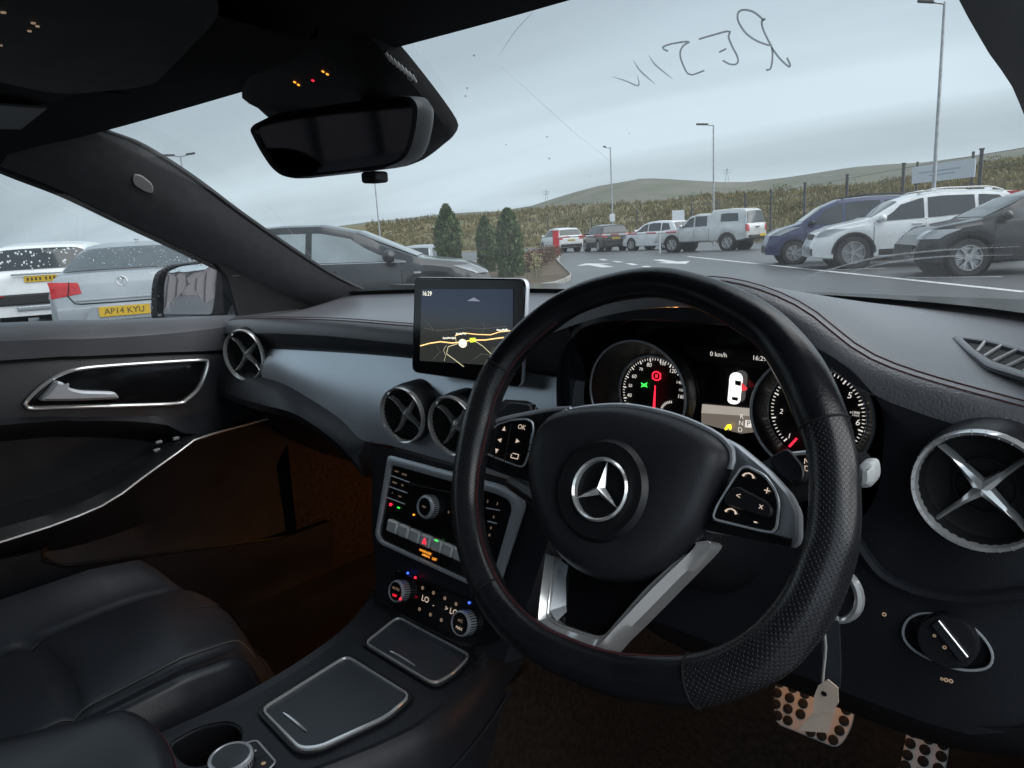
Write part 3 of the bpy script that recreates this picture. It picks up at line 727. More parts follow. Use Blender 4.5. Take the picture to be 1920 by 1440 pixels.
# round badge: ring with stacked V and W
xb = S.rear_x(.955)-.012; Mb = frame((xb, 0, .955), (0, -1, 0), (0.12, 0, 1)); m = MB()
m.tube([Mb @ V((.052*math.cos(t_), .052*math.sin(t_), 0)) for t_ in [2*math.pi*k/24 for k in range(24)]], .0055, 6, True)
for poly in ([(-.022, .046), (0, .006), (.022, .046)], [(-.047, .020), (-.020, -.045), (0, -.006), (.020, -.045), (.047, .020)]): m.tube([Mb @ V((a_, b_, .001)) for a_, b_ in poly], .0055, 5)
m.build('badge', M['c_chrome'], S.t)
m = MB(); m.box((-.75, 0, 1.45), (.12, .04, .03)); m.build('roof_aerial', M['c_silver'], S.t, bevel=.01)

# --- white SUV behind the saloon, far left
pv = PD(76, 522, 13.0, CW); az = 62; a = R(az); fx = V((-math.sin(a), math.cos(a), 0))
S = Car('white_estate', 'white tall car at far left, dark rain-spotted rear window and yellow plate', pv+fx*2.3, az, 4.6, 1.86, 1.66,
        [(-2.3, .7), (-2.27, 1.02), (-2.2, 1.12), (-2.03, 1.50), (-1.9, 1.585), (-1.2, 1.655), (0, 1.66), (.5, 1.6), (1.15, 1.12), (2.0, .98), (2.25, .8), (2.3, .55)],
        [(-2.3, 1.02), (-1.5, 1.06), (0, 1.02), (1.1, 1.0), (2.3, .7)], M['c_white'], wheels=(-1.38, 1.38), rw=.36, tumble=.25, z=pv.z-.98, endw=(.86, .8))
S.body().side_glass([(-1.9, -1.0, -1.0, -1.75), (-.93, .0, 0, -.9), (.06, 1.0, .5, .06)], M['c_glass']).wheels().liners().seams([-.96, .03]).mirrors(.85, M['c_white'])
rg = S.cross_glass(-2.185, -2.0, M['c_glass'], 'rear_window', .96, .014)
m = MB()
for i in range(70):
    x = random.uniform(-2.18, -2.02); q = S.sect(x); y = random.uniform(-.85, .85)*q[7][0]; r_ = random.uniform(.006, .02); m.ball((x-.02, y, S.top_z(x, y)), r_*.6, r_, r_*1.3, 6, 4)
m.build('rain_drops', M['c_drop'], rg)['kind'] = 'stuff'
S.lamp((1.0, 1.5), .22, .06, M['c_tail'], 'tail_light'); S.plate(.98, None, .03)
m = MB(); m.box((-2.31, 0, 1.07), (.04, .9, .035)); m.build('plate_garnish', M['c_chrome'], S.t, bevel=.008)
for z, wd, h, mt, nm in ((.62, 1.55, .2, 'c_trim', 'bumper_skirt'), (.46, .9, .1, 'c_chrome', 'skid_plate')):
    m = MB(); m.box((-2.28, 0, z), (.12, wd, h)); m.build(nm, M[mt], S.t, smooth=False, bevel=.03)
for sd in (1, -1): m = MB(); m.box((-2.33, sd*.72, .68), (.02, .22, .05)); m.build('reflector', M['c_tail'], S.t, smooth=False)

# --- black hatchback side on, nose to the right
ph = PD(636, 470, 9.9, CW)
S = Car('black_hatchback', 'wet black five-door hatchback side on, nose towards the conifers', V((ph.x, ph.y, 0)), -46, 4.28, 1.80, 1.50,
        [(-2.14, .62), (-2.1, .95), (-2.02, 1.08), (-1.72, 1.40), (-1.3, 1.475), (-.6, 1.50), (-.1, 1.485), (.35, 1.38), (1.18, .985), (1.75, .90), (2.03, .76), (2.14, .52)],
        [(-2.14, .92), (-1.5, 1.0), (-.3, .965), (1.15, .925), (1.8, .82), (2.14, .6)], M['c_black'], wheels=(-1.27, 1.34), rw=.325, tumble=.34)
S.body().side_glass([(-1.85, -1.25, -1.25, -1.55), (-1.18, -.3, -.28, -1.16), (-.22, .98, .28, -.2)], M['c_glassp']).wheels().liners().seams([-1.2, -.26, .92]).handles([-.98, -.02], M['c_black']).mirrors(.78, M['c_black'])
S.cross_glass(1.13, .36, M['c_glassl']); S.cross_glass(-2.0, -1.71, M['c_glassl'], 'rear_window')
S.strip(-1.2, .98, lambda x: S.zl(x)+.012, M['c_chrome'], 'window_trim', .018)
S.strip(-.85, .88, lambda x: .52, M['c_trim'], 'rubbing_strip', .06)
S.lamp((.74, .86), .26, .25, M['c_head'], 'headlight', False); S.lamp((.78, 1.02), .3, .25, M['c_tail'], 'tail_light')
for sd in (1, -1):
    x = 1.12; z = .80; m = MB(); m.box((x, sd*(S.side_y(x, z)+.004), z), (.09, .008, .025)); m.build('side_repeater', M['c_head'], S.t, smooth=False)

# --- the row on the right: blue van, white estate, charcoal car, noses to the lane
rowgrp = 'cars parked in the right-hand row'
def at_side(px, py, dist): q = pos(px, dist); return q
S = Car('blue_van', 'dark blue boxy car with roof rails, left of the white estate', pos(1575, 22.2), 116, 4.0, 1.72, 1.72,
        [(-2.0, .6), (-1.97, 1.0), (-1.93, 1.3), (-1.82, 1.62), (-1.6, 1.69), (-.6, 1.72), (.15, 1.68), (.55, 1.52), (1.12, 1.10), (1.6, .98), (1.9, .82), (2.0, .52)],
        [(-2.0, 1.0), (0, 1.02), (1.05, 1.0), (1.6, .88), (2.0, .62)], M['c_blue'], wheels=(-1.22, 1.28), rw=.31, tumble=.26, group=rowgrp)
S.body().side_glass([(-1.75, -.95, -.95, -1.7), (-.85, .0, .0, -.85), (.08, 1.0, .5, .08)], M['c_glass']).wheels(spokes=7).liners().seams([-.9, .04, 1.0]).handles([-.7, .2], M['c_blue']).mirrors(.85, M['c_trim']).rails(-1.5, .1, M['c_trim'])
S.cross_glass(1.06, .58, M['c_glass']); S.cross_glass(-1.92, -1.83, M['c_glass'], 'rear_window', .93, .02); S.lamp((.80, 1.0), .42, .22, M['c_head'], 'headlight', False); S.lamp((.85, 1.3), .18, .12, M['c_tail'], 'tail_light')
S.end_box(0, .42, 1.3, .16, M['c_trim'], 'grille', False, .03, .0)
S = Car('white_estate', 'white estate with dark windows and red upright rear lamps, in the right row', pos(1710, 19.6), 116, 4.63, 1.88, 1.66,
        [(-2.31, .68), (-2.28, 1.0), (-2.2, 1.16), (-1.98, 1.48), (-1.85, 1.56), (-1.2, 1.635), (-.4, 1.66), (.05, 1.63), (.5, 1.5), (1.12, 1.12), (1.8, 1.0), (2.15, .86), (2.31, .55)],
        [(-2.31, 1.12), (-1.6, 1.14), (-.3, 1.06), (1.1, 1.02), (1.7, .93), (2.31, .66)], M['c_white'], wheels=(-1.36, 1.41), rw=.37, tumble=.28, group=rowgrp)
S.body().side_glass([(-1.86, -1.1, -1.1, -1.5), (-1.04, -.1, -.1, -1.02), (-.03, 1.02, .45, -.02)], M['c_glass']).wheels(spokes=5).liners().arches().seams([-1.07, -.06, 1.0]).handles([-.85, .12], M['c_white']).mirrors(.85, M['c_white']).rails(-1.6, .1, M['c_chrome'])
S.strip(-1.0, 1.0, lambda x: .36, M['c_trim'], 'sill_trim', .14); S.strip(-1.9, 1.0, lambda x: S.zl(x)+.014, M['c_chrome'], 'window_trim', .016)
S.cross_glass(1.06, .52, M['c_glass']); S.cross_glass(-2.18, -1.97, M['c_glass'], 'rear_window', .93, .014); S.lamp((.78, .93), .42, .22, M['c_head'], 'headlight', False); S.lamp((1.12, 1.54), .30, .05, M['c_tail'], 'tail_light', off=.016)
S.end_box(0, .72, .8, .22, M['c_trim'], 'grille', False, .04, .0); S.end_box(0, .42, 1.5, .16, M['c_trim'], 'bumper_skirt', False, .04, -.02)
m = MB(); m.box((-1.55, 0, 1.65), (.16, .05, .06)); m.build('roof_aerial', M['c_white'], S.t, bevel=.015)
S = Car('charcoal_hatchback', 'charcoal car nearest the camera in the right row, cut by the frame', pos(1940, 16.6), 117, 4.35, 1.82, 1.50,
        [(-2.17, .62), (-2.13, .98), (-2.05, 1.1), (-1.75, 1.38), (-1.3, 1.48), (-.5, 1.52), (0, 1.5), (.45, 1.38), (1.15, 1.02), (1.8, .92), (2.05, .78), (2.17, .52)],
        [(-2.17, .95), (-1.5, 1.03), (-.3, .99), (1.1, .95), (1.8, .85), (2.17, .6)], M['c_char'], wheels=(-1.3, 1.33), rw=.335, tumble=.34, group=rowgrp)
S.body().side_glass([(-1.75, -1.1, -1.1, -1.45), (-1.03, -.15, -.15, -1.0), (-.08, 1.0, .35, -.07)], M['c_glassl']).wheels(spokes=6).liners().seams([-1.06, -.12, .95]).handles([-.85, .08], M['c_char']).mirrors(.8, M['c_char'])
S.cross_glass(1.1, .46, M['c_glassl']); S.cross_glass(-2.03, -1.73, M['c_glass'], 'rear_window'); S.lamp((.70, .86), .45, .25, M['c_head'], 'headlight', False); S.lamp((.8, 1.02), .3, .2, M['c_tail'], 'tail_light'); S.end_box(0, .5, 1.2, .2, M['c_trim'], 'grille', False, .03, -.01)

# --- silver pickup with canopy, tail towards us
S = Car('silver_pickup', 'silver pickup truck with a white glazed canopy over its bed', pos(1326, 36.5), 84, 5.2, 1.80, 1.92,
        [(-2.6, .78), (-2.58, 1.1), (-2.54, 1.2), (-2.42, 1.82), (-2.32, 1.88), (-1.6, 1.92), (-.72, 1.9), (-.66, 1.76), (.1, 1.78), (.45, 1.7), (1.1, 1.2), (1.2, 1.17), (2.2, 1.08), (2.5, .9), (2.6, .6)],
        [(-2.6, 1.12), (-.6, 1.16), (1.1, 1.14), (2.2, 1.0), (2.6, .75)], M['c_pick'], sill=.46, wheels=(-1.55, 1.45), rw=.38, tumble=.18, endw=(.95, .8))
S.t['category'] = 'pickup truck'
S.body().side_glass([(-2.1, -1.2, -1.2, -2.05)], M['c_glassl'], lo=.2, hi=.12).side_glass([(-.5, .15, .15, -.48), (.22, .98, .5, .22)], M['c_glassl']).wheels(spokes=6).liners().arches().seams([-.62, .18, 1.05]).mirrors(.85, M['c_chrome'])
S.cross_glass(1.06, .5, M['c_glass']); S.cross_glass(-2.535, -2.43, M['c_glass'], 'rear_window', .93, .03)
S.lamp((.86, 1.16), .10, .14, M['c_tail'], 'tail_light', off=.02)
m = MB(); m.box((-2.66, 0, .62), (.14, 1.6, .12)); m.build('bumper', M['c_trim'], S.t, smooth=False, bevel=.02)
m = MB(); m.box((-2.62, 0, 1.03), (.02, .3, .05)); m.build('tailgate_handle', M['c_trim'], S.t, smooth=False)
mp_ = MB(); mp_.box((-2.74, -.25, .66), (.012, .52, .11)); mp_.build('number_plate', M['c_plate'], S.t, smooth=False)
S.strip(-.6, 1.0, lambda x: .52, M['c_chrome'], 'side_step', .06, off=.06)

# --- far cars
def far_car(name, label, p, az, paint, suv=True, plate=True, z=0.0):
    H = 1.66 if suv else 1.46; k = H/1.66
    S = Car(name, label, p, az, 4.45, 1.84, H, [(-2.22, .66), (-2.19, 1.0*k), (-2.1, 1.12*k), (-1.85, 1.5*k), (-1.6, 1.6*k), (-.5, 1.66*k), (.1, 1.62*k), (.5, 1.5*k), (1.15, 1.1*k), (1.8, .98*k), (2.1, .82*k), (2.22, .52)],
            [(-2.22, 1.05*k), (0, 1.06*k), (1.1, 1.03*k), (2.22, .66*k)], paint, wheels=(-1.32, 1.36), rw=.35, tumble=.28, z=z, endw=(.86, .8))
    S.body().side_glass([(-1.75, -1.05, -1.05, -1.5), (-.98, -.05, -.05, -.95), (.02, 1.02, .45, .02)], M['c_glass']).wheels().liners().mirrors(.85, paint)
    S.cross_glass(1.1, .52, M['c_glass']); S.cross_glass(-2.09, -1.84, M['c_glass'], 'rear_window', .93, .015)
    S.lamp((.85*k, 1.08*k), .22, .22, M['c_tail'], 'tail_light'); S.lamp((.7*k, .85*k), .4, .22, M['c_head'], 'headlight', False)
    if plate: S.plate(.80*k, None, .015)
    S.end_box(0, .45, 1.5, .2, M['c_trim'], 'bumper_skirt', True, .05, .0)
    return S
far_car('white_suv', 'white car seen from behind, just beyond the red barrier cabinet', pos(1050, 51), 56, M['c_white'])
far_car('charcoal_suv', 'dark grey car under the barrier arm between two white cars', pos(1133, 47), 52, M['c_char'])
far_car('white_hatchback', 'white car half hidden behind the silver pickup', pos(1234, 43.5), 76, M['c_white'])
far_car('silver_hatchback', 'small pale car glimpsed over the bonnet of the black hatchback', pos(797, 33), 30, M['c_silver'], False, z=-.35)
far_car('white_hatchback', 'upper of two small white cars between the saloon and the pillar', pos(334, 38), 60, M['c_white'], True)
far_car('white_hatchback', 'lower of two small white cars between the saloon and the pillar', pos(343, 24), 100, M['c_white'], False, False)

# ================================================================== THE CABIN (car coordinates, placed with MCAR)
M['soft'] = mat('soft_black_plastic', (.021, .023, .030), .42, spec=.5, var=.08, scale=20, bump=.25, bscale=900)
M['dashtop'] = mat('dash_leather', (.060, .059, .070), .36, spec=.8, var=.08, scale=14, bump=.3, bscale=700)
M['dashpad'] = mat('lit_dash_leather', (.135, .135, .15), .32, spec=.9, var=.16, scale=6, bump=.55, bscale=520)  # daylight sheen on dash and door tops put into a paler leather colour
M['hard'] = mat('hard_black_plastic', (.016, .0165, .020), .38, var=.1, scale=25, bump=.12, bscale=700)
M['gloss'] = mat('gloss_black', (.010, .010, .012), .10, spec=.6, var=.05, rvar=.03)
M['black'] = mat('matt_black', (.008, .008, .009), .7, var=.1)
M['leather'] = mat('seat_leather', (.030, .034, .044), .33, spec=.6, var=.2, scale=9, bump=.18, bscale=420)
M['wleather'] = mat('wheel_leather', (.016, .016, .020), .2, spec=.65, var=.15, scale=40, bump=.25, bscale=900)
M['padm'] = mat('airbag_vinyl', (.030, .031, .038), .46, var=.1, scale=25, bump=.2, bscale=800)
M['alu'] = mat('brushed_trim', (.70, .75, .81), .30, .65, var=.06, scale=8, rvar=.05)
M['silver'] = mat('satin_silver', (.72, .76, .82), .34, .45, var=.02, rvar=.02)
M['chrome'] = mat('bright_chrome', (.97, .98, .99), .15, .6, var=.04, rvar=.03)
M['key'] = mat('silver_switch', (.85, .87, .88), .38, .2, var=.05)
M['lid'] = mat('lid_dark_grey', (.060, .068, .082), .34, .15, var=.06, scale=15)
M['carpet'] = mat('carpet', (.030, .022, .018), .95, var=.35, scale=120, bump=.8, bscale=500, spec=.1)
M['lining'] = mat('roof_lining', (.022, .021, .022), .9, var=.12, scale=60, bump=.3, bscale=600, spec=.15)
M['pillar'] = mat('pillar_fabric', (.125, .125, .135), .8, var=.1, scale=50, bump=.3, bscale=800, spec=.2)
M['badge'] = mat('grey_badge', (.50, .50, .51), .5)
M['label'] = mat('grey_sticker', (.12, .12, .12), .6, var=.15)
M['stitch'] = mat('dark_red_thread', (.10, .028, .035), .7, var=.2)
M['pedal'] = mat('brushed_pedal_steel', (.85, .85, .86), .3, .35, var=.1, scale=30)
M['rubber'] = mat('rubber_stud', (.012, .012, .012), .8)
M['paper'] = mat('paper_tag', (.88, .70, .56), .8, var=.08)
M['string'] = mat('white_string', (.55, .52, .48), .9)
M['mglass'] = mat('mirror_glass', (.85, .87, .9), .02, 1.0, var=.01, rvar=.0)
M['darkglass'] = mat('darkened_mirror_glass', (.035, .037, .042), .03, 1.0, var=.02, rvar=.0)  # reflection of the dark cabin put into a near-black glass colour
M['ws'] = glass('windscreen_glass', (.955, .975, .98), smear=.035)
M['dglass'] = glass('door_glass', (.93, .955, .96), smear=.03)
M['pen'] = veil('marker_pen', (.16, .20, .24), .5)
M['pen2'] = veil('faint_marker_pen', (.2, .24, .28), .4)
M['streak'] = veil('wiper_streak', (.85, .88, .90), .34)
M['crack'] = veil('fine_streak', (.80, .84, .88), .3)
M['drop'] = veil('water_bead', (.80, .86, .90), .4)
M['g_white'] = glow('white_legend', (1, .94, .88), .36)
M['g_dim'] = glow('faint_legend', (.9, .62, .42), .12)
M['g_warm'] = glow('warm_legend', (1, .78, .62), .30)
M['g_red'] = glow('red_lamp', (1, .02, .05), .9)
M['g_green'] = glow('green_lamp', (.05, .9, .08), .9)
M['g_amber'] = glow('amber_lamp', (1, .36, .04), .9)
M['g_yel'] = glow('yellow_lamp', (1, .68, .02), 1.3)
M['g_blue'] = glow('blue_lamp', (.05, .12, 1), 1.0)
M['g_road'] = glow('map_road', (1, .62, .25), .8)
M['g_road2'] = glow('map_minor_road', (.8, .72, .45), .45)
M['g_minor'] = glow('map_lane', (.4, .4, .36), .16)
M['g_text'] = glow('screen_text', (.9, .88, .75), .75)
M['g_lime'] = glow('map_shield', (.6, .85, .05), .9)
M['g_town'] = glow('map_town', (.95, .78, .58), .75)
M['g_sheen'] = glow('display_band', (.42, .38, .33), .42)
def screenmat(name, lo, hi, z0, z1):
    m = bpy.data.materials.new(name); m.use_nodes = True; t = m.node_tree; b = t.nodes['Principled BSDF']; L = t.links.new
    co = t.nodes.new('ShaderNodeTexCoord'); se = t.nodes.new('ShaderNodeSeparateXYZ'); L(co.outputs['Generated'], se.inputs[0]); r = t.nodes.new('ShaderNodeValToRGB'); L(se.outputs[2], r.inputs[0])
    r.color_ramp.elements[0].position = z0; r.color_ramp.elements[1].position = z1; r.color_ramp.elements[0].color = (*lo, 1); r.color_ramp.elements[1].color = (*hi, 1)
    L(r.outputs[0], b.inputs['Emission Color']); b.inputs['Emission Strength'].default_value = 1; b.inputs['Base Color'].default_value = (.004, .004, .005, 1); b.inputs['Roughness'].default_value = .12
    return m
M['map'] = screenmat('map_display', (.014, .015, .014), (.010, .015, .026), .45, .75)
def perf(m, scale):                            # perforated leather: small pits, laid out along and round the rim
    t = m.node_tree; b = t.nodes['Principled BSDF']; L = t.links.new; co = t.nodes.new('ShaderNodeAttribute'); co.attribute_name = 'along_round'
    mp_ = t.nodes.new('ShaderNodeMapping'); mp_.inputs['Rotation'].default_value = (0, 0, R(45)); L(co.outputs['Vector'], mp_.inputs[0])
    v = t.nodes.new('ShaderNodeTexVoronoi'); v.voronoi_dimensions = '2D'; v.inputs['Scale'].default_value = scale; v.inputs['Randomness'].default_value = .06; L(mp_.outputs[0], v.inputs['Vector'])
    r = t.nodes.new('ShaderNodeValToRGB'); L(v.outputs['Distance'], r.inputs[0]); r.color_ramp.elements[0].position = .24; r.color_ramp.elements[1].position = .34
    bp = t.nodes.new('ShaderNodeBump'); bp.inputs['Strength'].default_value = .9; bp.inputs['Distance'].default_value = .0012; L(r.outputs[0], bp.inputs['Height']); L(bp.outputs[0], b.inputs['Normal'])
    return m
M['perf'] = perf(mat('perforated_leather', (.022, .022, .027), .26, spec=.65, var=.1, scale=40), 360)

def cthing(name, label, cat, base): return thing(name, label, cat, base, MCAR)
def light(name, parent, loc, col, e, r=.02):
    l = bpy.data.lights.new(name, 'POINT'); l.energy = e; l.color = col; l.shadow_soft_size = r
    o = bpy.data.objects.new(name, l); sc.collection.objects.link(o); o.parent = parent; o.location = V(loc)-BASE[parent.name]; return o
def ipl(pts, x): return V((x, interp([(p[0], p[1]) for p in pts], x), interp([(p[0], p[2]) for p in pts], x)))
def sm(pts, n=60): return spl(pts, n)

# ------------------------------------------------------------------ body shell
WSB = [(-.632, .945, 1.024), (-.6, .968, 1.026), (-.4, 1.065, 1.030), (-.205, 1.105, 1.032), (0, 1.115, 1.036), (.2, 1.095, 1.043), (.355, 1.055, 1.046), (.48, .985, 1.05), (.59, .89, 1.053), (.70, .77, 1.05)]
WSH = [(-.608, .466, 1.324), (-.595, .475, 1.325), (-.4, .505, 1.335), (-.2, .525, 1.343), (0, .53, 1.346), (.2, .525, 1.343), (.4, .50, 1.335), (.55, .46, 1.32), (.60, .40, 1.31)]
wsb = sm(WSB, 41); wsh = sm(WSH, 41)
def ws_point(u, v):
    i = min(39, max(0, int(u*40))); f = u*40-i
    a = wsb[i].lerp(wsb[i+1], f); b = wsh[i].lerp(wsh[i+1], f); p = a.lerp(b, v)
    n_ = V((0, .45, .89)); return p+n_*.022*math.sin(math.pi*v)
WSG = [[ws_point(i/40, j/12) for i in range(41)] for j in range(13)]
from mathutils.bvhtree import BVHTree
_vs = [p for r in WSG for p in r]; _fs = [[j*41+i, j*41+i+1, (j+1)*41+i+1, (j+1)*41+i] for j in range(12) for i in range(40)]
_bvh = BVHTree.FromPolygons(_vs, _fs)
def on_ws(px, py, back=.002):
    d = ray(px, py).normalized(); h = _bvh.ray_cast(CAM, d)
    return h[0]-d*back if h[0] else PP(px, py, (0, .53, 1.346), (0, .469, .883))-d*back
shell = cthing('car_interior', 'dark roof lining, pillars and windscreen of the car we sit in', 'car interior', (0, .5, .25))
m = MB(); m.grid(WSG); wso = m.build('windscreen', M['ws'], shell)
# black ceramic border along the bottom and header
m = MB(); m.grid([[ws_point(i/40, -.02)-V((0, 0, .004)) for i in range(41)], [ws_point(i/40, .012)-V((0, .004, .004)) for i in range(41)]]); m.build('black_border', M['black'], wso)
# marks on the glass
def stroke(pts, r_, mt, name, n=24, smooth=True, taper=False):
    P = [on_ws(*p) for p in pts]; P = [p for p in P if p]
    if len(P) < 2: return
    if smooth and len(P) > 2: P = spl(P, n)
    rr = [r_*(math.sin(math.pi*min(.95, max(.05, i/(len(P)-1))))**.6) for i in range(len(P))] if taper else r_
    m = MB(); m.tube(P, rr, 5); return m.build(name, mt, wso)
def hw(*cr): return [(1120+x/2.4, y/2.4) for x, y in cr]
for st in (hw((748, 92), (735, 78), (700, 52), (655, 44), (632, 62), (636, 100), (670, 150), (720, 185), (775, 205)),
           hw((755, 85), (740, 95), (745, 130), (765, 175), (785, 215), (788, 260), (780, 308), (760, 315)),
           hw((785, 215), (820, 262), (862, 300), (866, 288), (854, 262)),
           hw((458, 176), (520, 158), (594, 140), (590, 165), (605, 205), (630, 255), (630, 285), (600, 290), (565, 272)),
           hw((550, 234), (578, 220)),
           hw((318, 230), (292, 216), (330, 198), (415, 186), (388, 205), (372, 240), (385, 290), (416, 336), (480, 318)),
           hw((232, 250), (262, 292), (338, 355)),
           hw((162, 272), (195, 320), (260, 378)),
           hw((180, 340), (185, 385), (130, 365), (68, 345))): stroke(st, .00078, M['pen2'] if st[0][0] < 1220 else M['pen'], 'handwriting', 30, True, st[0][0] < 1220)
for st, w_ in ((((1500, 527), (1560, 505), (1640, 484), (1760, 470), (1915, 462)), .0009), (((1590, 512), (1660, 494), (1760, 482), (1900, 478)), .0008), (((1505, 522), (1530, 512), (1575, 500)), .0006)):
    stroke(st, w_, M['streak'], 'wiper_streak', 24, True, True)
for st in (((935, 105), (965, 60), (1010, 10)), ((940, 125), (985, 165), (1040, 215), (1085, 255), (1130, 290), (1160, 318)), ((425, 362), (450, 398), (480, 425)), ((500, 380), (545, 435), (600, 500)), ((1160, 360), (1200, 400), (1210, 440), (1225, 470))):
    stroke(st, .0004, M['crack'], 'fine_streak', 20, True, True)
for px, py, s in ((889, 104, 6), (876, 165, 6), (873, 180, 6), (1026, 256, 5), (1030, 297, 6), (949, 271, 4), (1105, 330, 3), (1180, 250, 3)):
    p = on_ws(px, py); r_ = s*depth(p)/F*.5; m = MB(); m.ball(p, r_, r_*.5, r_*.7, 10, 6); m.build('water_drop', M['drop'], wso)

# left pillar trim
outer = [PX(x, y, -.70) for x, y in ((-260, 210), (-120, 262), (0, 312), (100, 351), (200, 399), (300, 446), (375, 482), (440, 514), (510, 548), (580, 576))]
inner = [PX(x, y, -.612) for x, y in ((60, 192), (120, 215), (190, 247), (255, 272), (350, 331), (450, 405), (550, 474), (620, 518), (676, 545))]
o_ = spl(outer, 40); i_ = spl(inner, 40); rows = []
for k in range(9):
    t = k/8; rows.append([a.lerp(b, t)+V((.010*math.sin(math.pi*t), -.004*math.sin(math.pi*t), 0)) for a, b in zip(o_, i_)])
rows = [[p+V((-.03, .02, 0)) for p in o_]]+rows
m = MB(); m.grid(rows); pt = m.build('pillar_trim', M['pillar'], shell); pt['label'] = 'left windscreen pillar trim with a small grey badge'
# airbag badge on the pillar
def on_rows(px, py, rws):
    vs = [p for r in rws for p in r]; w_ = len(rws[0]); fs = [[j*w_+i, j*w_+i+1, (j+1)*w_+i+1, (j+1)*w_+i] for j in range(len(rws)-1) for i in range(w_-1)]
    h = BVHTree.FromPolygons(vs, fs).ray_cast(CAM, ray(px, py).normalized()); return h
bp_ = [on_rows(x, y, rows)[0] for x, y in ((249, 325), (264, 327), (287, 345), (287, 362), (271, 358), (248, 343))]
bn = (bp_[2]-bp_[0]).cross(bp_[5]-bp_[0]).normalized(); bn = bn if bn.dot(CAM-bp_[0]) > 0 else -bn
m = MB(); m.plate([p+bn*.0005 for p in roundpoly(bp_, .009)], bn*.003, .001); m.build('airbag_badge', M['badge'], pt)
# rubber seal beside the glass
m = MB(); m.grid([i_, [p+V((.003, .005, .002)) for p in i_], [p+V((-.006, .016, .004)) for p in i_]]); m.build('seal', M['black'], pt)
m = MB(); m.tube([p+V((-.02, .02, -.004)) for p in o_], .012, 8); m.build('door_seal', M['black'], pt)
# right pillar trim
outer = [PX(x, y, .66) for x, y in ((1935, -320), (1990, 0))]
ri = spl([V((.548, .46, 1.325)), PX(1798, 0, .56), PX(1860, 110, .575), PX(1921, 218, .592), V((.645, .84, 1.05))], 30)
ro = spl([V((.66, .30, 1.33)), V((.69, .42, 1.28)), V((.71, .52, 1.22)), V((.73, .64, 1.13)), V((.75, .76, 1.03))], 30)
m = MB(); m.grid([[p+V((.01, .04, .01)) for p in ri], ri, [a.lerp(b, .5)+V((-.01, -.02, 0)) for a, b in zip(ri, ro)], ro, [p+V((.03, .02, 0)) for p in ro]]); m.build('pillar_trim', M['lining'], shell)
# roof lining: header edge, left side rail, back
hd = [V((-.70, .34, 1.285))]+[V(p) for p in WSH[1:-1]]+[V((.66, .32, 1.32))]
hd = spl(hd, 40); rows = [[p+V((0, .03, .012)) for p in hd], [p+V((0, -.004, -.006)) for p in hd]]
for k, (y, dz) in enumerate(((.36, .028), (.2, .042), (0, .05), (-.4, .055), (-1.0, .04), (-1.6, -.05))):
    rows.append([V((p.x*(1+.03*min(k, 1)), lerp(p.y, y, 1) if True else 0, 1.335+dz-.10*(abs(p.x)/.72)**3.5)) for p in hd])
m = MB(); m.grid(rows); m.build('roof_lining', M['lining'], shell)
# side rail above the doors, left
P = spl([PX(-260, 210, -.70)+V((-.02, 0, .02)), V((-.715, .0, 1.30)), V((-.715, -.5, 1.31)), V((-.70, -1.2, 1.24))], 20)
m = MB(); m.tube(P, .04, 8); m.build('side_rail', M['lining'], shell)
# roof skin outside so that no daylight leaks through
m = MB(); m.grid([[p+V((0, .05, .05)) for p in hd]]+[[V((p.x*1.06, y, 1.43+dz-.1*(abs(p.x)/.72)**3)) for p in hd] for y, dz in ((.3, .02), (0, .04), (-.6, .04), (-1.6, -.04))]); m.build('roof_skin', M['c_char'], shell)
# floor, bulkhead, tunnel, left sill
m = MB(); m.grid([[V((x, -.7, .30)) for x in (-.76, -.2, .2, .8)], [V((x, .55, .28)) for x in (-.76, -.2, .2, .8)], [V((x, .95, .30)) for x in (-.76, -.2, .2, .8)], [V((x, 1.2, .48)) for x in (-.76, -.2, .2, .8)], [V((x, 1.26, .75)) for x in (-.76, -.2, .2, .8)], [V((x, 1.22, 1.0)) for x in (-.76, -.2, .2, .8)]]); m.build('floor_carpet', M['carpet'], shell)
m = MB(); m.grid([[V((x, y, z)) for x, z in ((-.15, .26), (-.145, .48), (-.11, .57), (.11, .57), (.145, .48), (.15, .26))] for y in (-.5, .3, .7, 1.25)]); m.build('tunnel', M['carpet'], shell)
m = MB(); m.grid([[V((-.62, y, .25)) for y in (-.6, 0, .5, .8, 1.2)], [V((-.62, y, .40-.01*i)) for i, y in enumerate((-.6, 0, .5, .8, 1.2))], [V((-.74, y, .42)) for y in (-.6, 0, .5, .8, 1.2)]]); m.build('door_sill', M['hard'], shell)
m = MB(); m.grid([[V((-.66, .78, z)) for z in (.3, .5, .7, .9)], [V((-.66, 1.25, z)) for z in (.3, .5, .7, .9)]]); m.build('kick_panel', M['carpet'], shell)
m = MB(); m.grid([[V((.70, .72, z)) for z in (.25, .5, .75, .98)], [V((.72, 1.25, z)) for z in (.25, .5, .75, .98)]]); m.build('kick_panel', M['black'], shell)
m = MB(); m.tube([V((.55, .45, 1.33)), V((.62, .36, 1.335)), V((.68, .2, 1.33)), V((.70, -.4, 1.325))], .045, 8); m.build('side_rail', M['lining'], shell)
m = MB(); m.grid([[V((x, 1.2, .95)) for x in (-.75, 0, .75)], [V((x, 1.16, 1.02)) for x in (-.75, 0, .75)], [V((x*.99, 1.9, .96)) for x in (-.75, 0, .75)], [V((x*.9, 2.2, .7)) for x in (-.75, 0, .75)]]); m.build('bonnet', M['c_char'], shell)
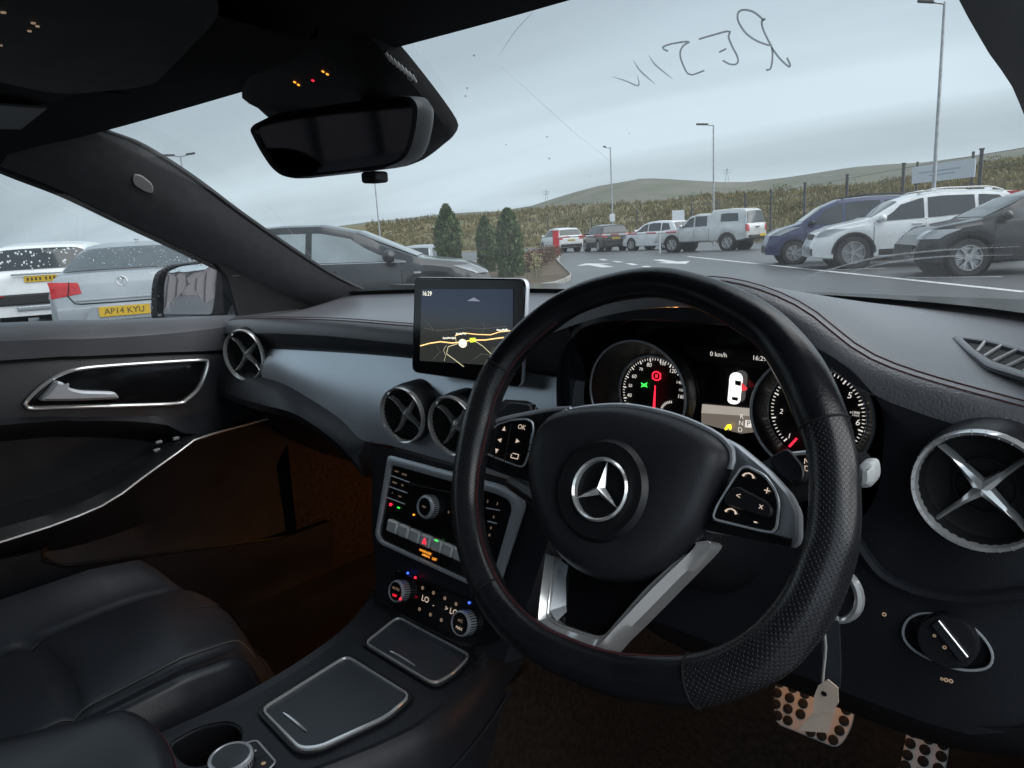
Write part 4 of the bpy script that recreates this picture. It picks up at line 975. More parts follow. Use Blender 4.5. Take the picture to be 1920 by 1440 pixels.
# rear of the cabin, seen only in the mirror
m = MB(); m.grid([[V((x, -.95, .3)) for x in (-.7, 0, .7)], [V((x, -.98, .62)) for x in (-.7, 0, .7)], [V((x, -1.25, 1.08)) for x in (-.7, 0, .7)], [V((x, -1.7, 1.06)) for x in (-.7, 0, .7)]]); m.build('rear_bench', M['leather'], shell)
m = MB(); m.grid([[V((-.74, y, .3)) for y in (-1.3, -.55)], [V((-.72, y, 1.03)) for y in (-1.3, -.55)], [V((-.78, y, 1.04)) for y in (-1.3, -.55)]]); m.build('rear_door_panel', M['soft'], shell)
m = MB(); m.tube([V((-.74, -.58, .9)), V((-.73, -.56, 1.1)), V((-.69, -.52, 1.32))], .05, 8); m.build('centre_pillar', M['lining'], shell)

m = MB(); m.grid([[V((.74, y, .3)) for y in (-1.3, -.42)], [V((.72, y, 1.03)) for y in (-1.3, -.42)], [V((.78, y, 1.04)) for y in (-1.3, -.42)]]); m.build('rear_door_panel', M['soft'], shell)
m = MB(); m.tube([V((.76, -.46, .35)), V((.76, -.44, .9)), V((.75, -.42, 1.1)), V((.70, -.38, 1.32))], .06, 8); m.build('centre_pillar', M['lining'], shell)
# sun visor
e1 = spl([PZ(x, y, 1.325) for x, y in ((60, 196), (180, 168), (260, 172), (360, 166), (470, 138), (545, 108), (580, 70))], 30)
vis = cthing('sun_visor', 'dark passenger sun visor folded up under the roof with a grey sticker', 'sun visor', e1[0])
bk = [p+V((-.02, -.16, .02)) for p in e1]
m = MB(); m.grid([[p+V((0, .012, .012)) for p in e1], [p+V((0, .006, 0)) for p in e1], [p+V((0, -.006, -.004)) for p in e1], [a.lerp(b, .5)+V((0, 0, -.004)) for a, b in zip(e1, bk)], bk, [p+V((0, 0, .02)) for p in bk]]); m.build('visor_board', M['lining'], vis)
q = [PZ(x, y, 1.315) for x, y in ((-40, 200), (0, 198), (88, 204), (38, 244), (-40, 250))]
m = MB(); m.prism(q, (0, 0, .003)); m.build('sticker', M['label'], vis, smooth=False)
# overhead control panel
oc = cthing('overhead_console', 'black overhead control panel with small amber lit symbols', 'overhead console', PZ(60, 45, 1.34))
q = roundpoly([PZ(x, y, 1.345) for x, y in ((-160, 60), (-60, -120), (330, -150), (420, -30), (300, 110), (100, 130))], .05, 6)
m = MB(); m.plate(q, (0, 0, -.03), .012); m.build('housing', M['black'], oc)
for k, (x, y, s) in enumerate(((62, 42, 7), (55, 57, 6), (70, 48, 6), (6, 22, 8), (2, 84, 4))):
    c = PZ(x, y, 1.3135); m = MB(); Mt = frame(c, (1, .2, 0), (-.2, 1, 0)); r_ = s*depth(c)/F*.6
    m.lathe([(r_*.5, 0), (r_, 0), (r_, -.001), (r_*.5, -.001), (r_*.5, 0)], 8, Mt); m.build('symbol', M['g_dim'], oc)

# ------------------------------------------------------------------ mirror and its cover on the windscreen
cov = cthing('sensor_housing', 'black wedge cover on the windscreen above the mirror with slotted grille', 'sensor housing', on_ws(700, 150))
edge = [(505, 40), (600, 10), (690, 8), (722, 52), (760, 95), (800, 145), (836, 193), (857, 226), (858, 243), (842, 258), (800, 288), (740, 300), (640, 270), (540, 225), (512, 205), (485, 180), (458, 158)]
ep = spl([on_ws(x, y, .004) for x, y in edge], 64, True); cc = sum(ep, V())/64; nn = V((.05, -.62, -.78)).normalized()
m = MB(); rws = [ep]
for s, h in ((.99, .010), (.96, .018), (.85, .024), (.55, .027), (.2, .028)): rws.append([cc+(p-cc)*s+nn*h for p in ep])
m.grid(rws, cu=True); m.f.append([5*64+i for i in range(64)]); m.build('cover', M['black'], cov)
def on_cov(px, py): return on_rows(px, py, [r+[r[0]] for r in rws])
for k in range(8):
    x = 722+k*7.2; y = 97+k*6.0; a = on_cov(x, y+1); b = on_cov(x+10-k*.4, y+17-k*.3)
    if a[0] and b[0]:
        m = MB(); m.tube([a[0], b[0]], .0018, 6); m.build('grille_slat', M['badge'], cov)
gp = [on_cov(x, y) for x, y in ((716, 98), (724, 94), (776, 134), (781, 148), (770, 151), (722, 114))]
gp = [h[0] for h in gp if h[0]]
if len(gp) > 3: m = MB(); m.tube(gp, .0012, 6, True); m.build('grille_frame', M['soft'], cov)
for k, (x, y, c) in enumerate(((553, 153, 'g_amber'), (560, 158, 'g_amber'), (587, 150, 'g_red'), (606, 133, 'g_amber'), (614, 138, 'g_amber'))):
    h = on_cov(x, y); c0 = h[0]; r_ = 3.0*depth(c0)/F; n_ = h[1] if h[1].dot(CAM-c0) > 0 else -h[1]
    m = MB(); Mt = frame(c0+n_*.0006, n_.orthogonal(), n_.cross(n_.orthogonal())); m.lathe([(r_*.2, 0), (r_, 0), (r_*.9, .0006), (.0001, .0006)], 7, Mt); m.build('symbol', M[c], cov)
mir = cthing('rear_view_mirror', 'black framed rear-view mirror hanging below the windscreen cover', 'mirror', V((-.03, .50, 1.30)))
mo = V((-.02, .47, 1.265)); mn = V((.40, -.91, -.08)).normalized()
outl = [(467, 243), (475, 233), (520, 211), (560, 205), (660, 190), (752, 178), (778, 180), (790, 196), (788, 230), (778, 275), (764, 300), (735, 314), (640, 326), (550, 336), (527, 331), (508, 315), (485, 280)]
op = roundpoly([PP(x, y, mo, mn) for x, y in outl], .01, 3); n_ = len(op); cc = sum(op, V())/n_
m = MB(); m.grid([[cc+(p-cc)*.90+mn*-.0005 for p in op], [cc+(p-cc)*.92+mn*.004 for p in op], [cc+(p-cc)*.975+mn*.003 for p in op], [p-mn*.006 for p in op], [cc+(p-cc)*1.01-mn*.025 for p in op], [cc+(p-cc)*.93-mn*.05 for p in op], [cc+(p-cc)*.6-mn*.064 for p in op], [cc-mn*.068+(p-cc)*.05 for p in op]], cu=True); m.build('mirror_housing', M['hard'], mir)
m = MB(); m.fill([cc+(p-cc)*.915 for p in op]); m.build('mirror_glass', M['darkglass'], mir, smooth=False)
q = PP(690, 328, mo, mn); m = MB(); m.box(q-mn*.015+V((0, 0, -.003)), (.024, .02, .012)); m.build('dimming_lever', M['black'], mir, bevel=.003)
m = MB(); m.tube([cc-mn*.06, cc-mn*.09+V((0, 0, .03)), cc+V((0, .10, .07))], .018, 10); m.build('stem', M['black'], mir)

# ------------------------------------------------------------------ passenger door
door = cthing('passenger_door', 'closed passenger door with chrome ringed handle and door mirror', 'car door', (-.72, .3, .3))
def drow(pts, x, yb=-.55, yf=.86, n=40):
    P = [PX(a, b, x) for a, b in pts]; s0 = (P[1]-P[0]); s1 = (P[-1]-P[-2])
    A = P[0]+s0*((yb-P[0].y)/s0.y)*1.0; B = P[-1]+s1*((yf-P[-1].y)/s1.y) if s1.y > .02 and P[-1].y < yf-.01 else None
    A = V((x, yb, P[0].z+(P[1].z-P[0].z)/(P[1].y-P[0].y)*(yb-P[0].y)*.8)); L_ = [A]+P+([V((x, yf, P[-1].z+(P[-1].z-P[-2].z)*.3))] if P[-1].y < yf-.02 else [])
    return spl(L_, n)
belt = drow([(0, 605), (150, 601), (300, 596), (432, 590)], -.715)
r1 = drow([(0, 613), (150, 609), (300, 602), (432, 594)], -.690)
r2 = drow([(0, 640), (150, 636), (300, 627), (432, 612)], -.668)
r3 = drow([(0, 676), (150, 668), (300, 661), (432, 655)], -.672)
r3b = drow([(0, 682), (150, 674), (300, 667), (432, 660)], -.680)
r4 = drow([(0, 700), (150, 692), (300, 684), (432, 676)], -.672)
r5 = drow([(0, 785), (150, 782), (300, 780), (432, 790)], -.668)
r6 = drow([(0, 797), (120, 790), (250, 790), (330, 800), (380, 815)], -.655)
r7 = drow([(0, 828), (120, 820), (230, 822), (300, 830), (372, 822)], -.70)
r8 = drow([(0, 950), (100, 925), (200, 885), (270, 850), (340, 822), (376, 820)], -.70)
r9 = drow([(0, 990), (100, 962), (200, 920), (270, 876), (330, 835), (376, 818)], -.625)
r10 = drow([(0, 1016), (100, 984), (200, 943), (270, 893), (330, 850), (380, 819)], -.612)
r11 = drow([(0, 1030), (100, 998), (200, 958), (270, 908), (330, 865), (392, 826)], -.622)
r12 = drow([(0, 1050), (120, 1030), (250, 990), (400, 930), (470, 890)], -.69)
r13 = drow([(0, 1040), (60, 1030), (85, 1052), (130, 1056), (300, 1035), (480, 1012), (530, 1004)], -.685)
r14 = drow([(0, 1050), (60, 1038), (85, 1060), (130, 1064), (300, 1042), (480, 1018), (530, 1010)], -.64)
r15 = drow([(0, 1120), (200, 1130), (420, 1110), (560, 1050)], -.645)
r16 = drow([(0, 1260), (200, 1240), (430, 1170), (600, 1100)], -.67)
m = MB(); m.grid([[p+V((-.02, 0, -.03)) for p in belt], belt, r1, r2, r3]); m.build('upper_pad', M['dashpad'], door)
m = MB(); m.grid([r3b, r4, r5, r6]); dp = m.build('door_card', M['soft'], door)
m = MB(); m.grid([r3, [p+V((-.012, 0, 0)) for p in r3], [p+V((-.004, 0, 0)) for p in r3b], r3b]); m.build('panel_groove', M['black'], dp)
m = MB(); m.grid([r6, [a.lerp(b, .35)+V((.004, 0, -.004)) for a, b in zip(r6, r7)], r7, r8, [a.lerp(b, .6)+V((-.012, 0, .004)) for a, b in zip(r8, r9)], r9, r10]); m.build('armrest', M['hard'], door)
m = MB(); m.tube([p+V((.002, 0, 0)) for p in r10[6:]], .0020, 8); m.build('chrome_strip', M['chrome'], door)
m = MB(); m.grid([r10, r11, r12, r13]); m.build('lower_card', M['hard'], door)
m = MB(); m.grid([r13, [p+V((.004, 0, .004)) for p in r14], r14, r15, r16]); m.build('door_pocket', M['hard'], door)
# handle recess
hp = [(46, 757), (58, 742), (80, 722), (112, 702), (150, 691), (210, 685), (300, 679), (378, 675), (388, 680), (384, 700), (372, 727), (352, 747), (330, 756), (230, 760), (120, 763), (58, 765)]
ring = spl([PX(x, y, -.6665) for x, y in hp], 80, True)
m = MB(); m.tube([p+V((.002, 0, 0)) for p in ring], .0042, 8, True, .8); m.build('handle_surround', M['chrome'], door)
c0 = sum(ring, V())/80
m = MB(); m.grid([[p+V((.0005, 0, 0)) for p in ring], [c0+(p-c0)*.95+V((.001, 0, 0)) for p in ring], [c0+(p-c0)*.9+V((.0014, 0, 0)) for p in ring], [c0+(p-c0)*.5+V((.0018, 0, 0)) for p in ring], [c0+(p-c0)*.02+V((.002, 0, 0)) for p in ring]], cu=True); m.build('handle_recess', M['gloss'], door)
lev = [PX(x, y, -.655) for x, y in ((70, 751), (90, 730), (104, 713), (116, 716), (128, 727), (150, 732), (214, 734), (222, 747), (150, 750))]
lo_ = roundpoly(lev, .006, 3)
m = MB(); m.plate([p+V((-.006, 0, 0)) for p in lo_], (.016, 0, 0), .004); m.build('door_handle', M['silver'], door)
for x, y in ((298, 829), (330, 822), (294, 844)):
    q = PX(x, y, -.652); m = MB(); m.box(q, (.006, .012, .006)); m.build('window_switch', M['badge'], door, bevel=.002)
# door glass and black corner piece
gb = [V((-.725, y, z)) for y, z in ((-.55, 1.03), (.1, 1.02), (.45, 1.0), (.80, .985))]
gt = [V((-.70, y, z)) for y, z in ((-.55, 1.37), (.05, 1.37), (.45, 1.30), (.80, 1.10))]
m = MB(); m.grid([gb, gt]); m.build('door_glass', M['dglass'], door)
q = [PX(x, y, -.70) for x, y in ((396, 483), (424, 520), (445, 600), (560, 588), (640, 552), (600, 510), (450, 440))]
m = MB(); m.prism([p+V((-.002, .0, 0)) for p in q], (.010, 0, 0)); m.build('mirror_corner_panel', M['black'], door, smooth=False)
q = PX(505, 515, -.70); m = MB(); m.box(PX(441, 517, -.695), (.006, .02, .006)); m.build('corner_clip', M['badge'], door, smooth=False, bevel=.002)
# exterior mirror
mc = PX(350, 540, -.93); eye = (CAM-mc).normalized(); back = V((-.16, -1, .02)).normalized(); mnn = (eye+back).normalized()
go = [(299, 590), (300, 535), (306, 512), (330, 500), (400, 491), (406, 493), (402, 540), (394, 590)]
gpv = roundpoly([PP(x, y, mc, mnn) for x, y in go], .008, 3)
m = MB(); m.fill(gpv); mg = None
ho = [(283, 598), (284, 540), (290, 512), (318, 496), (400, 485), (424, 489), (428, 520), (434, 560), (440, 602)]
hpv = roundpoly([PP(x, y, mc, mnn) for x, y in ho], .012, 3); hc = sum(hpv, V())/len(hpv)
m2 = MB(); m2.grid([[p-mnn*.012 for p in roundpoly([PP(x, y, mc, mnn) for x, y in ((299, 590), (300, 535), (306, 512), (330, 500), (400, 491), (406, 493), (404, 520), (402, 545), (394, 590))], .008, 3)], [p+mnn*.004 for p in roundpoly([PP(x, y, mc, mnn) for x, y in ((296, 594), (297, 533), (303, 508), (328, 497), (400, 488), (410, 490), (408, 520), (406, 545), (400, 594))], .01, 3)],
                   [p for p in hpv], [p-mnn*.03 for p in hpv], [hc+(p-hc)*.85-mnn*.09 for p in hpv], [hc+(p-hc)*.4-mnn*.12 for p in hpv], [hc+(p-hc)*.02-mnn*.125 for p in hpv]], cu=True)
mh = m2.build('door_mirror', M['gloss'], door)
gc_ = sum(gpv, V())/len(gpv); m = MB(); m.grid([[gc_+(p-gc_)*s_-mnn*(.003+.0034*s_*s_) for p in gpv] for s_ in (1, .85, .7, .55, .4, .25, .12, .02)], cu=True); m.build('mirror_glass', M['mglass'], mh, ang=180)
m = MB(); m.tube([PP(436, 585, mc, mnn)-mnn*.04, V((-.74, .74, .96))], .03, 8); m.build('mirror_arm', M['hard'], mh)
m = MB()
for i in range(70):
    x = random.uniform(284, 425); y = random.choice([random.uniform(487, 500), random.uniform(500, 590)]); x = random.uniform(284, 298) if y > 512 and random.random() < .6 else x
    p = PP(x, y, mc, mnn)+mnn*.001; m.ball(p, .0012*random.uniform(.6, 1.5), n=6, m=4)
m.build('rain_drops', M['drop'], mh)['kind'] = 'stuff'

# ------------------------------------------------------------------ dashboard
dash = cthing('dashboard', 'black dashboard with silver trim, round vents, map screen and dials', 'dashboard', (0, .8, .6))
RE = [(-.70, .70, .985), (-.64, .69, .997), (-.5, .682, 1.008), (-.3, .68, 1.018), (-.122, .68, 1.021), (0, .675, 1.027), (.124, .655, 1.047), (.215, .64, 1.077), (.30, .625, 1.099), (.383, .62, 1.104), (.45, .62, 1.085), (.497, .62, 1.052), (.537, .62, 1.036), (.614, .62, 1.02), (.72, .62, 1.002)]
re_ = sm(RE, 90); fr_ = sm([(p[0], p[1]-.004, p[2]-.008) for p in WSB], 90)
xs = [lerp(-.70, .70, i/89) for i in range(90)]
def at_x(P, x):
    for a, b in zip(P, P[1:]):
        if a.x <= x <= b.x: return a.lerp(b, (x-a.x)/(b.x-a.x)) if b.x > a.x else a
    return P[0] if x < P[0].x else P[-1]
fx_ = [at_x(fr_, x) for x in xs]; rx_ = [at_x(re_, x) for x in xs]
DT = []
for k in range(9):
    t = k/8; DT.append([a.lerp(b, t)+V((0, 0, -.010*math.sin(math.pi*t)*(1-sstep(.1, .25, a.x)*(1-sstep(.5, .62, a.x))))) for a, b in zip(fx_, rx_)])
DT += [[p+V((0, -.009, -.003)) for p in rx_], [p+V((0, -.016, -.012)) for p in rx_], [p+V((0, -.018, -.026)) for p in rx_]]
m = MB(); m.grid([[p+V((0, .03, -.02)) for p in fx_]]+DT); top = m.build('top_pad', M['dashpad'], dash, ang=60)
for off in ((0, .004, .0006), (0, -.006, -.0012)):
    m = MB(); m.tube([p+V(off) for p in rx_[2:-1]], .0006, 5); m.build('stitching', M['stitch'], top)
# left fascia
TT = [(-.70, .69, .925), (-.60, .685, .938), (-.53, .68, .948), (-.3, .682, .962), (-.127, .68, .970), (.05, .672, .975), (.197, .662, .977)]
TBo = [(-.52, .66, .900), (-.44, .655, .898), (-.36, .65, .885), (-.27, .645, .865), (-.205, .638, .842), (-.13, .636, .846), (0, .634, .846), (.12, .634, .846), (.175, .64, .87), (.20, .65, .91), (.2025, .657, .94)]
lx = [x for x in xs if x <= .2]+[.2]
ft_ = [at_x(re_, x)+V((0, -.018, -.026)) for x in lx]; tt_ = sm(TT, 60); fb_ = [at_x(tt_, x) for x in lx]
m = MB(); m.grid([ft_, [a.lerp(b, .3)+V((0, .004, 0)) for a, b in zip(ft_, fb_)], [a.lerp(b, .7)+V((0, .008, 0)) for a, b in zip(ft_, fb_)], [p+V((0, .004, 0)) for p in fb_]]); m.build('upper_fascia', M['dashtop'], dash)
# silver trim
tb_ = spl(TBo, 70); t2 = [p for p in resamp([p for p in tt_ if p.x >= -.535], 70)]
rows = []
for k in range(8):
    t = k/7; rows.append([a.lerp(b, t)+V((0, -.004*math.sin(math.pi*t), 0)) for a, b in zip(t2, tb_)])
m = MB(); m.grid([[p+V((0, .02, 0)) for p in t2]]+rows+[[p+V((0, .02, .002)) for p in tb_]]); m.build('trim_panel', M['alu'], dash)
TRIM = rows
# lower dash / glovebox
lipp = [(-.69, .65, .862), (-.55, .625, .864), (-.44, .615, .868), (-.344, .612, .868), (-.26, .612, .848), (-.205, .612, .824), (-.18, .612, .806)]
lip = spl(lipp, 50); tb3 = resamp([V((-.70, .685, .92)), V((-.60, .67, .905))]+[p for p in tb_ if p.x < -.19], 50)
gl = [tb3, [a.lerp(b, .5)+V((0, -.008, 0)) for a, b in zip(tb3, lip)], lip, [p+V((0, .004, -.014)) for p in lip], [p+V((-.02, .045, -.03)) for p in lip]]
m = MB(); m.grid(gl); m.build('lower_fascia', M['soft'], dash)
gbx = [p+V((-.02, .045, -.03)) for p in lip]
m = MB(); m.grid([gbx, [V((p.x-.01, .76, p.z-.09)) for p in gbx], [V((p.x, .86, p.z-.16)) for p in gbx], [V((p.x, 1.1, p.z-.14)) for p in gbx]]); m.build('glovebox', M['hard'], dash)
# right fascia with the opening for the dials: polar patch
OC = (.355, .965)
def opening(a):                                # superellipse
    c, s = math.cos(a), math.sin(a); n_ = 3.0; rx, rz = .172, .098
    k = (abs(c/rx)**n_+abs(s/rz)**n_)**(-1/n_); return OC[0]+c*k, OC[1]+s*k
outerp = [at_x(re_, .2+i*.02)+V((0, -.018, -.026)) for i in range(26)]
def outer_pt(a):
    c, s = math.cos(a), math.sin(a); best = None
    lines = [(p.x, p.z) for p in outerp]+[(.72, .80), (.60, .74), (.3, .74), (.19, .78), (.195, .90)]
    for (x0, z0), (x1, z1) in zip(lines, lines[1:]+lines[:1]):
        d = (x1-x0)*s-(z1-z0)*c
        if abs(d) < 1e-9: continue
        t = ((OC[0]-x0)*s-(OC[1]-z0)*c)/d; r_ = ((x0+(x1-x0)*t-OC[0])*c+(z0+(z1-z0)*t-OC[1])*s)
        if -1e-6 <= t <= 1+1e-6 and r_ > 0 and (best is None or r_ < best): best = r_
    return OC[0]+c*best, OC[1]+s*best
def fy(x, z): return .602+max(0, .99-z)*.03+.02*sstep(.60, .72, x)+.03*sstep(.27, .19, x)
N = 96; rows = [[], [], [], [], [], [], [], []]
for i in range(N):
    a = 2*math.pi*i/N; ix, iz = opening(a); ox, oz = outer_pt(a)
    rows[0].append(V((ix, .73, iz-.004))); rows[1].append(V((ix, .625, iz)))
    for k in range(6):
        t = k/5; x, z = lerp(ix, ox, t), lerp(iz, oz, t); y = fy(x, z)+(.006 if k == 0 else 0)
        rows[2+k].append(V((x, y, z)))
m = MB(); m.grid(rows, cu=True); m.build('driver_fascia', M['soft'], dash)
m = MB(); bot = [V((.72, .62, .80)), V((.60, .612, .74)), V((.45, .612, .735)), V((.3, .612, .735)), V((.19, .62, .78))]; bot = spl(bot, 24)
m.grid([[p+V((0, -.002, .01)) for p in bot], bot, [p+V((0, .05, -.05)) for p in bot], [V((p.x, .95, .72)) for p in bot]]); m.build('knee_panel', M['hard'], dash)
m = MB(); m.prism([V((.70, y, z)) for y, z in ((.628, .80), (.625, .985), (.66, 1.0), (.76, 1.035), (1.1, 1.03), (1.1, .70), (.66, .74))], (.018, 0, 0)); m.build('end_panel', M['soft'], dash)
# centre stack
st = [(.845, .628, -.178, .190), (.80, .619, -.166, .182), (.75, .604, -.155, .172), (.715, .594, -.146, .165), (.69, .588, -.136, .156), (.655, .578, -.125, .145), (.632, .572, -.12, .14)]
rows = []
for z, y, x0, x1 in st: rows.append([V((x0-.012, y+.06, z-.004)), V((x0-.004, y+.012, z)), V((x0+.006, y, z))]+[V((lerp(x0+.02, x1-.02, i/8), y-.002, z)) for i in range(9)]+[V((x1-.006, y, z)), V((x1+.004, y+.012, z)), V((x1+.012, y+.06, z-.004))])
m = MB(); m.grid(rows); m.build('centre_stack', M['soft'], dash)
# ---- vents
def vent(c, nrm, r, name, label=None, roll=0.0, wheel=False):
    nrm = V(nrm).normalized(); Mv = frame(c, V((0, 0, 1)).cross(nrm), (0, 0, 1))
    m = MB(); m.lathe([(r*1.06, -.05), (r*1.06, -.012), (r*1.02, .002), (r*.97, .006), (r*.9, .004)], 48, Mv); o = m.build(name, M['hard'], dash)
    if label: o['label'] = label
    m = MB(); m.lathe([(r*1.0, .003), (r*1.005, .007), (r*.975, .0105), (r*.925, .0095), (r*.90, .004)], 48, Mv); m.build('ring', M['chrome'], o)
    m = MB(); m.lathe([(r*.905, .005), (r*.86, -.006), (r*.80, -.008), (r*.55, -.0095), (.0005, -.0095)], 40, Mv); m.build('bowl', M['black'], o)
    m = MB(); m.lathe([(r*.45, -.009), (r*.47, -.0065), (r*.43, -.0065), (r*.42, -.009)], 32, Mv); m.build('inner_ring', M['hard'], o)
    for k in range(4):
        a = R(45+roll+90*k); d = Mv.to_3x3() @ V((math.cos(a), math.sin(a), 0)); e = Mv.to_3x3() @ V((-math.sin(a), math.cos(a), 0)); z = Mv.to_3x3() @ V((0, 0, 1)); rows = []
        for u, wd, h in ((.0, .12, .002), (.15, .095, .001), (.4, .058, -.001), (.65, .045, -.002), (.89, .042, .001)):
            p = V(c)+d*r*u+z*h; rows.append([p-e*r*wd-z*.007, p-e*r*wd*.8, p+z*.002, p+e*r*wd*.8, p+e*r*wd-z*.007])
        m = MB(); m.grid(rows); m.build('blade', M['chrome'], o)
    if wheel:
        for k in range(32):
            a = 2*math.pi*k/32; m = MB(); A = Mv @ V((r*.995*math.cos(a), r*.995*math.sin(a), .0085)); B = Mv @ V((r*.93*math.cos(a), r*.93*math.sin(a), .0105)); m.tube([A, B], .0005, 4); m.build('ring_mark', M['badge'], o)
    return o
vent(PX(462, 665, -.565), (.28, -1, .05), .0485, 'air_vent', 'round vent at the door end of the dashboard')
vent(PX(760, 776, -.088), (.10, -1, .16), .0405, 'air_vent', 'left of the round centre vents', 8)
vent(PX(853, 796, .010), (.06, -1, .16), .0405, 'air_vent', 'middle centre vent, half hidden by the steering wheel', 8)
0 and vent(V((.108, .628, .905)), (.0, -1, .16), .0405, 'air_vent', 'centre vent hidden behind the steering wheel', 8)
vent(PY(1842, 916, .580), (-.10, -1, .04), .0448, 'air_vent', 'large round vent with marked ring, right end of dashboard', 4, True)
# ---- map screen
TL, TR, BL = PY(777, 520, .652), PY(986, 523, .652), PY(772, 697, .636); BR = TR+(BL-TL)
sx = (TR-TL).normalized(); sn = sx.cross(TL-BL).normalized(); sn = sn if sn.y < 0 else -sn
bz = roundpoly([TL, TR, BR, BL], .011, 5)
m = MB(); m.plate([p-sn*.008 for p in bz], sn*.008, .002); scr = m.build('infotainment_screen', M['gloss'], dash, ang=30)
m = MB(); c0 = sum(bz, V())/len(bz); m.grid([[c0+(p-c0)*1.004-sn*.0075 for p in bz], [c0+(p-c0)*1.012-sn*.006 for p in bz], [c0+(p-c0)*1.012-sn*.003 for p in bz], [c0+(p-c0)*1.002-sn*.0008 for p in bz]], cu=True); m.build('silver_edge', M['silver'], scr)
def SP(cx, cy, h=.0012): return PP(680+cx/2.88, 500+cy/2.88, TL+sn*h, sn)
m = MB(); m.fill([SP(x, y, .0006) for x, y in ((318, 122), (812, 122), (812, 540), (308, 508))]); m.build('display', M['map'], scr, smooth=False)
def sroad(pts, wd, mt, name='road'):
    P = [SP(*p) for p in pts]; m = MB()
    for a, b in zip(P, P[1:]):
        d = (b-a).normalized(); q = sn.cross(d)*wd/2; m.add([a-q, b-q, b+q, a+q], [[0, 1, 2, 3]])
    m.build(name, mt, scr, smooth=False)
sroad([(310, 428), (360, 414), (420, 405), (480, 412), (530, 408), (590, 396), (660, 396), (730, 386), (806, 378)], .0015, M['g_road'])
sroad([(500, 372), (545, 358), (620, 366), (690, 368), (740, 352), (806, 345)], .0011, M['g_road'])
sroad([(512, 416), (462, 432), (452, 470), (500, 505), (545, 540)], .0010, M['g_road2']); sroad([(608, 402), (650, 430), (690, 468), (740, 510)], .0009, M['g_road2']); sroad([(500, 372), (505, 405)], .0007, M['g_road2']); sroad([(452, 425), (436, 450), (448, 480), (440, 510)], .0005, M['g_road2'])
for pl_ in ([(330, 330), (400, 345), (470, 340), (560, 330), (650, 335), (780, 322)], [(380, 500), (420, 460), (400, 430)], [(600, 500), (640, 470), (700, 480)], [(350, 300), (380, 340)], [(640, 366), (660, 330), (650, 300)], [(690, 470), (700, 440), (770, 430)]): sroad(pl_, .0004, M['g_minor'], 'minor_road')
m = MB(); c = SP(540, 414, .0016); Mt = frame(c, sx, BL-TL); m.lathe([(.0001, 0), (.0075, 0)], 16, Mt @ Matrix.Scale(.75, 4, (0, 1, 0))); m.build('town_marker', M['g_town'], scr)
m = MB(); m.fill([SP(x, y, .0018) for x, y in ((578, 386), (608, 384), (610, 406), (580, 409))]); m.build('road_shield', M['g_lime'], scr, smooth=False)
up_ = (TL-BL).normalized()
def stext(s_, cx, cy, size, mt, name='screen_text'):
    m = MB(); m.text(s_, frame(SP(cx, cy, .0016), sx, up_), size); m.build(name, mt, scr, smooth=False)
stext('16:29', 347, 146, .0085, M['g_text'], 'clock')
for cx, cy, wd in ((470, 390, 74), (532, 366, 56), (757, 347, 66)):                       # place names too small to read
    m = MB()
    for k in range(int(wd/7)): a = SP(cx-wd/2+k*7, cy+random.uniform(-2, 2), .0016); m.add([a, a+sx*.0013, a+sx*.0013+up_*random.uniform(.0015, .003), a+up_*.002], [[0, 1, 2, 3]])
    m.build('place_name', M['g_text'], scr, smooth=False)
m = MB(); a = SP(600, 186, .0016); m.add([a-sx*.012, a+sx*.012, a+up_*.0045], [[0, 1, 2]]); m.build('position_arrow', mat('map_arrow', (.2, .2, .25), .4, emit=(.3, .33, .42), es=.35), scr, smooth=False)
m = MB(); m.box((TL+BR)/2+V((0, .05, -.04)), (.08, .09, .05)); m.build('screen_mount', M['hard'], dash, bevel=.01)
# ---- head unit
HO = V((.01, .606, .785)); HN = V((0, -1, .30)).normalized(); HU_ = V((0, .30, 1)).normalized()
def HP(px, py, h=0.0): return PP(px, py, HO+HN*h, HN)
hu_o = [HP(x, y) for x, y in ((731, 853), (940, 908), (978, 926), (988, 946), (934, 1112), (924, 1114), (716, 1019), (707, 1004))]
hu_i = [HP(x, y) for x, y in ((737, 871), (935, 926), (958, 937), (964, 954), (922, 1102), (916, 1104), (720, 1013), (713, 1000))]
O_ = roundpoly(hu_o, .008, 3); I_ = roundpoly(hu_i, .006, 3)
m = MB(); m.fill([p+HN*.0008 for p in I_]); hu = m.build('head_unit', M['gloss'], dash, smooth=False)
m = MB(); m.ring(O_, I_, HN*.005); m.build('frame', M['silver'], hu)
def h5(cx, cy): return (680+cx/3.43, 820+cy/3.43)
def hline(a, b, r_, mt, name, par=None, h=.002):
    m = MB(); m.tube([HP(*h5(*a), h), HP(*h5(*b), h)], r_, 6); return m.build(name, mt, par or hu)
m = MB(); a, b = HP(*h5(300, 300), .0015), HP(*h5(600, 365), .0015); m.tube([a, b], .0016, 6); m.build('disc_slot', M['black'], hu)
for k, (a, b) in enumerate((((180, 245), (300, 290)), ((168, 316), (286, 358)), ((155, 386), (270, 430)))): hline(a, b, .0009, M['silver'], 'key_divider')
for a, b in (((795, 455), (880, 470)), ((805, 540), (860, 555))): hline(a, b, .0009, M['silver'], 'key_divider')
HX = V((1, 0, 0))
def htext(s_, cx, cy, size, mt, name='legend', h=.0022):
    m = MB(); m.text(s_, frame(HP(*h5(cx, cy), h), HX, HU_), size); m.build(name, mt, hu, smooth=False)
for s_, cx, cy in (('NAVI', 218, 220), ('RADIO', 268, 240), ('MEDIA', 205, 292), ('TEL', 255, 308), ('*', 190, 362), ('CAR', 238, 380), ('2', 803, 412), ('3', 865, 428), ('6', 842, 512), ('9', 824, 585), ('#', 815, 628), ('8', 372, 412), ('0', 552, 482)): htext(s_, cx, cy, .0052 if len(s_) < 3 else .0034, M['g_dim'])
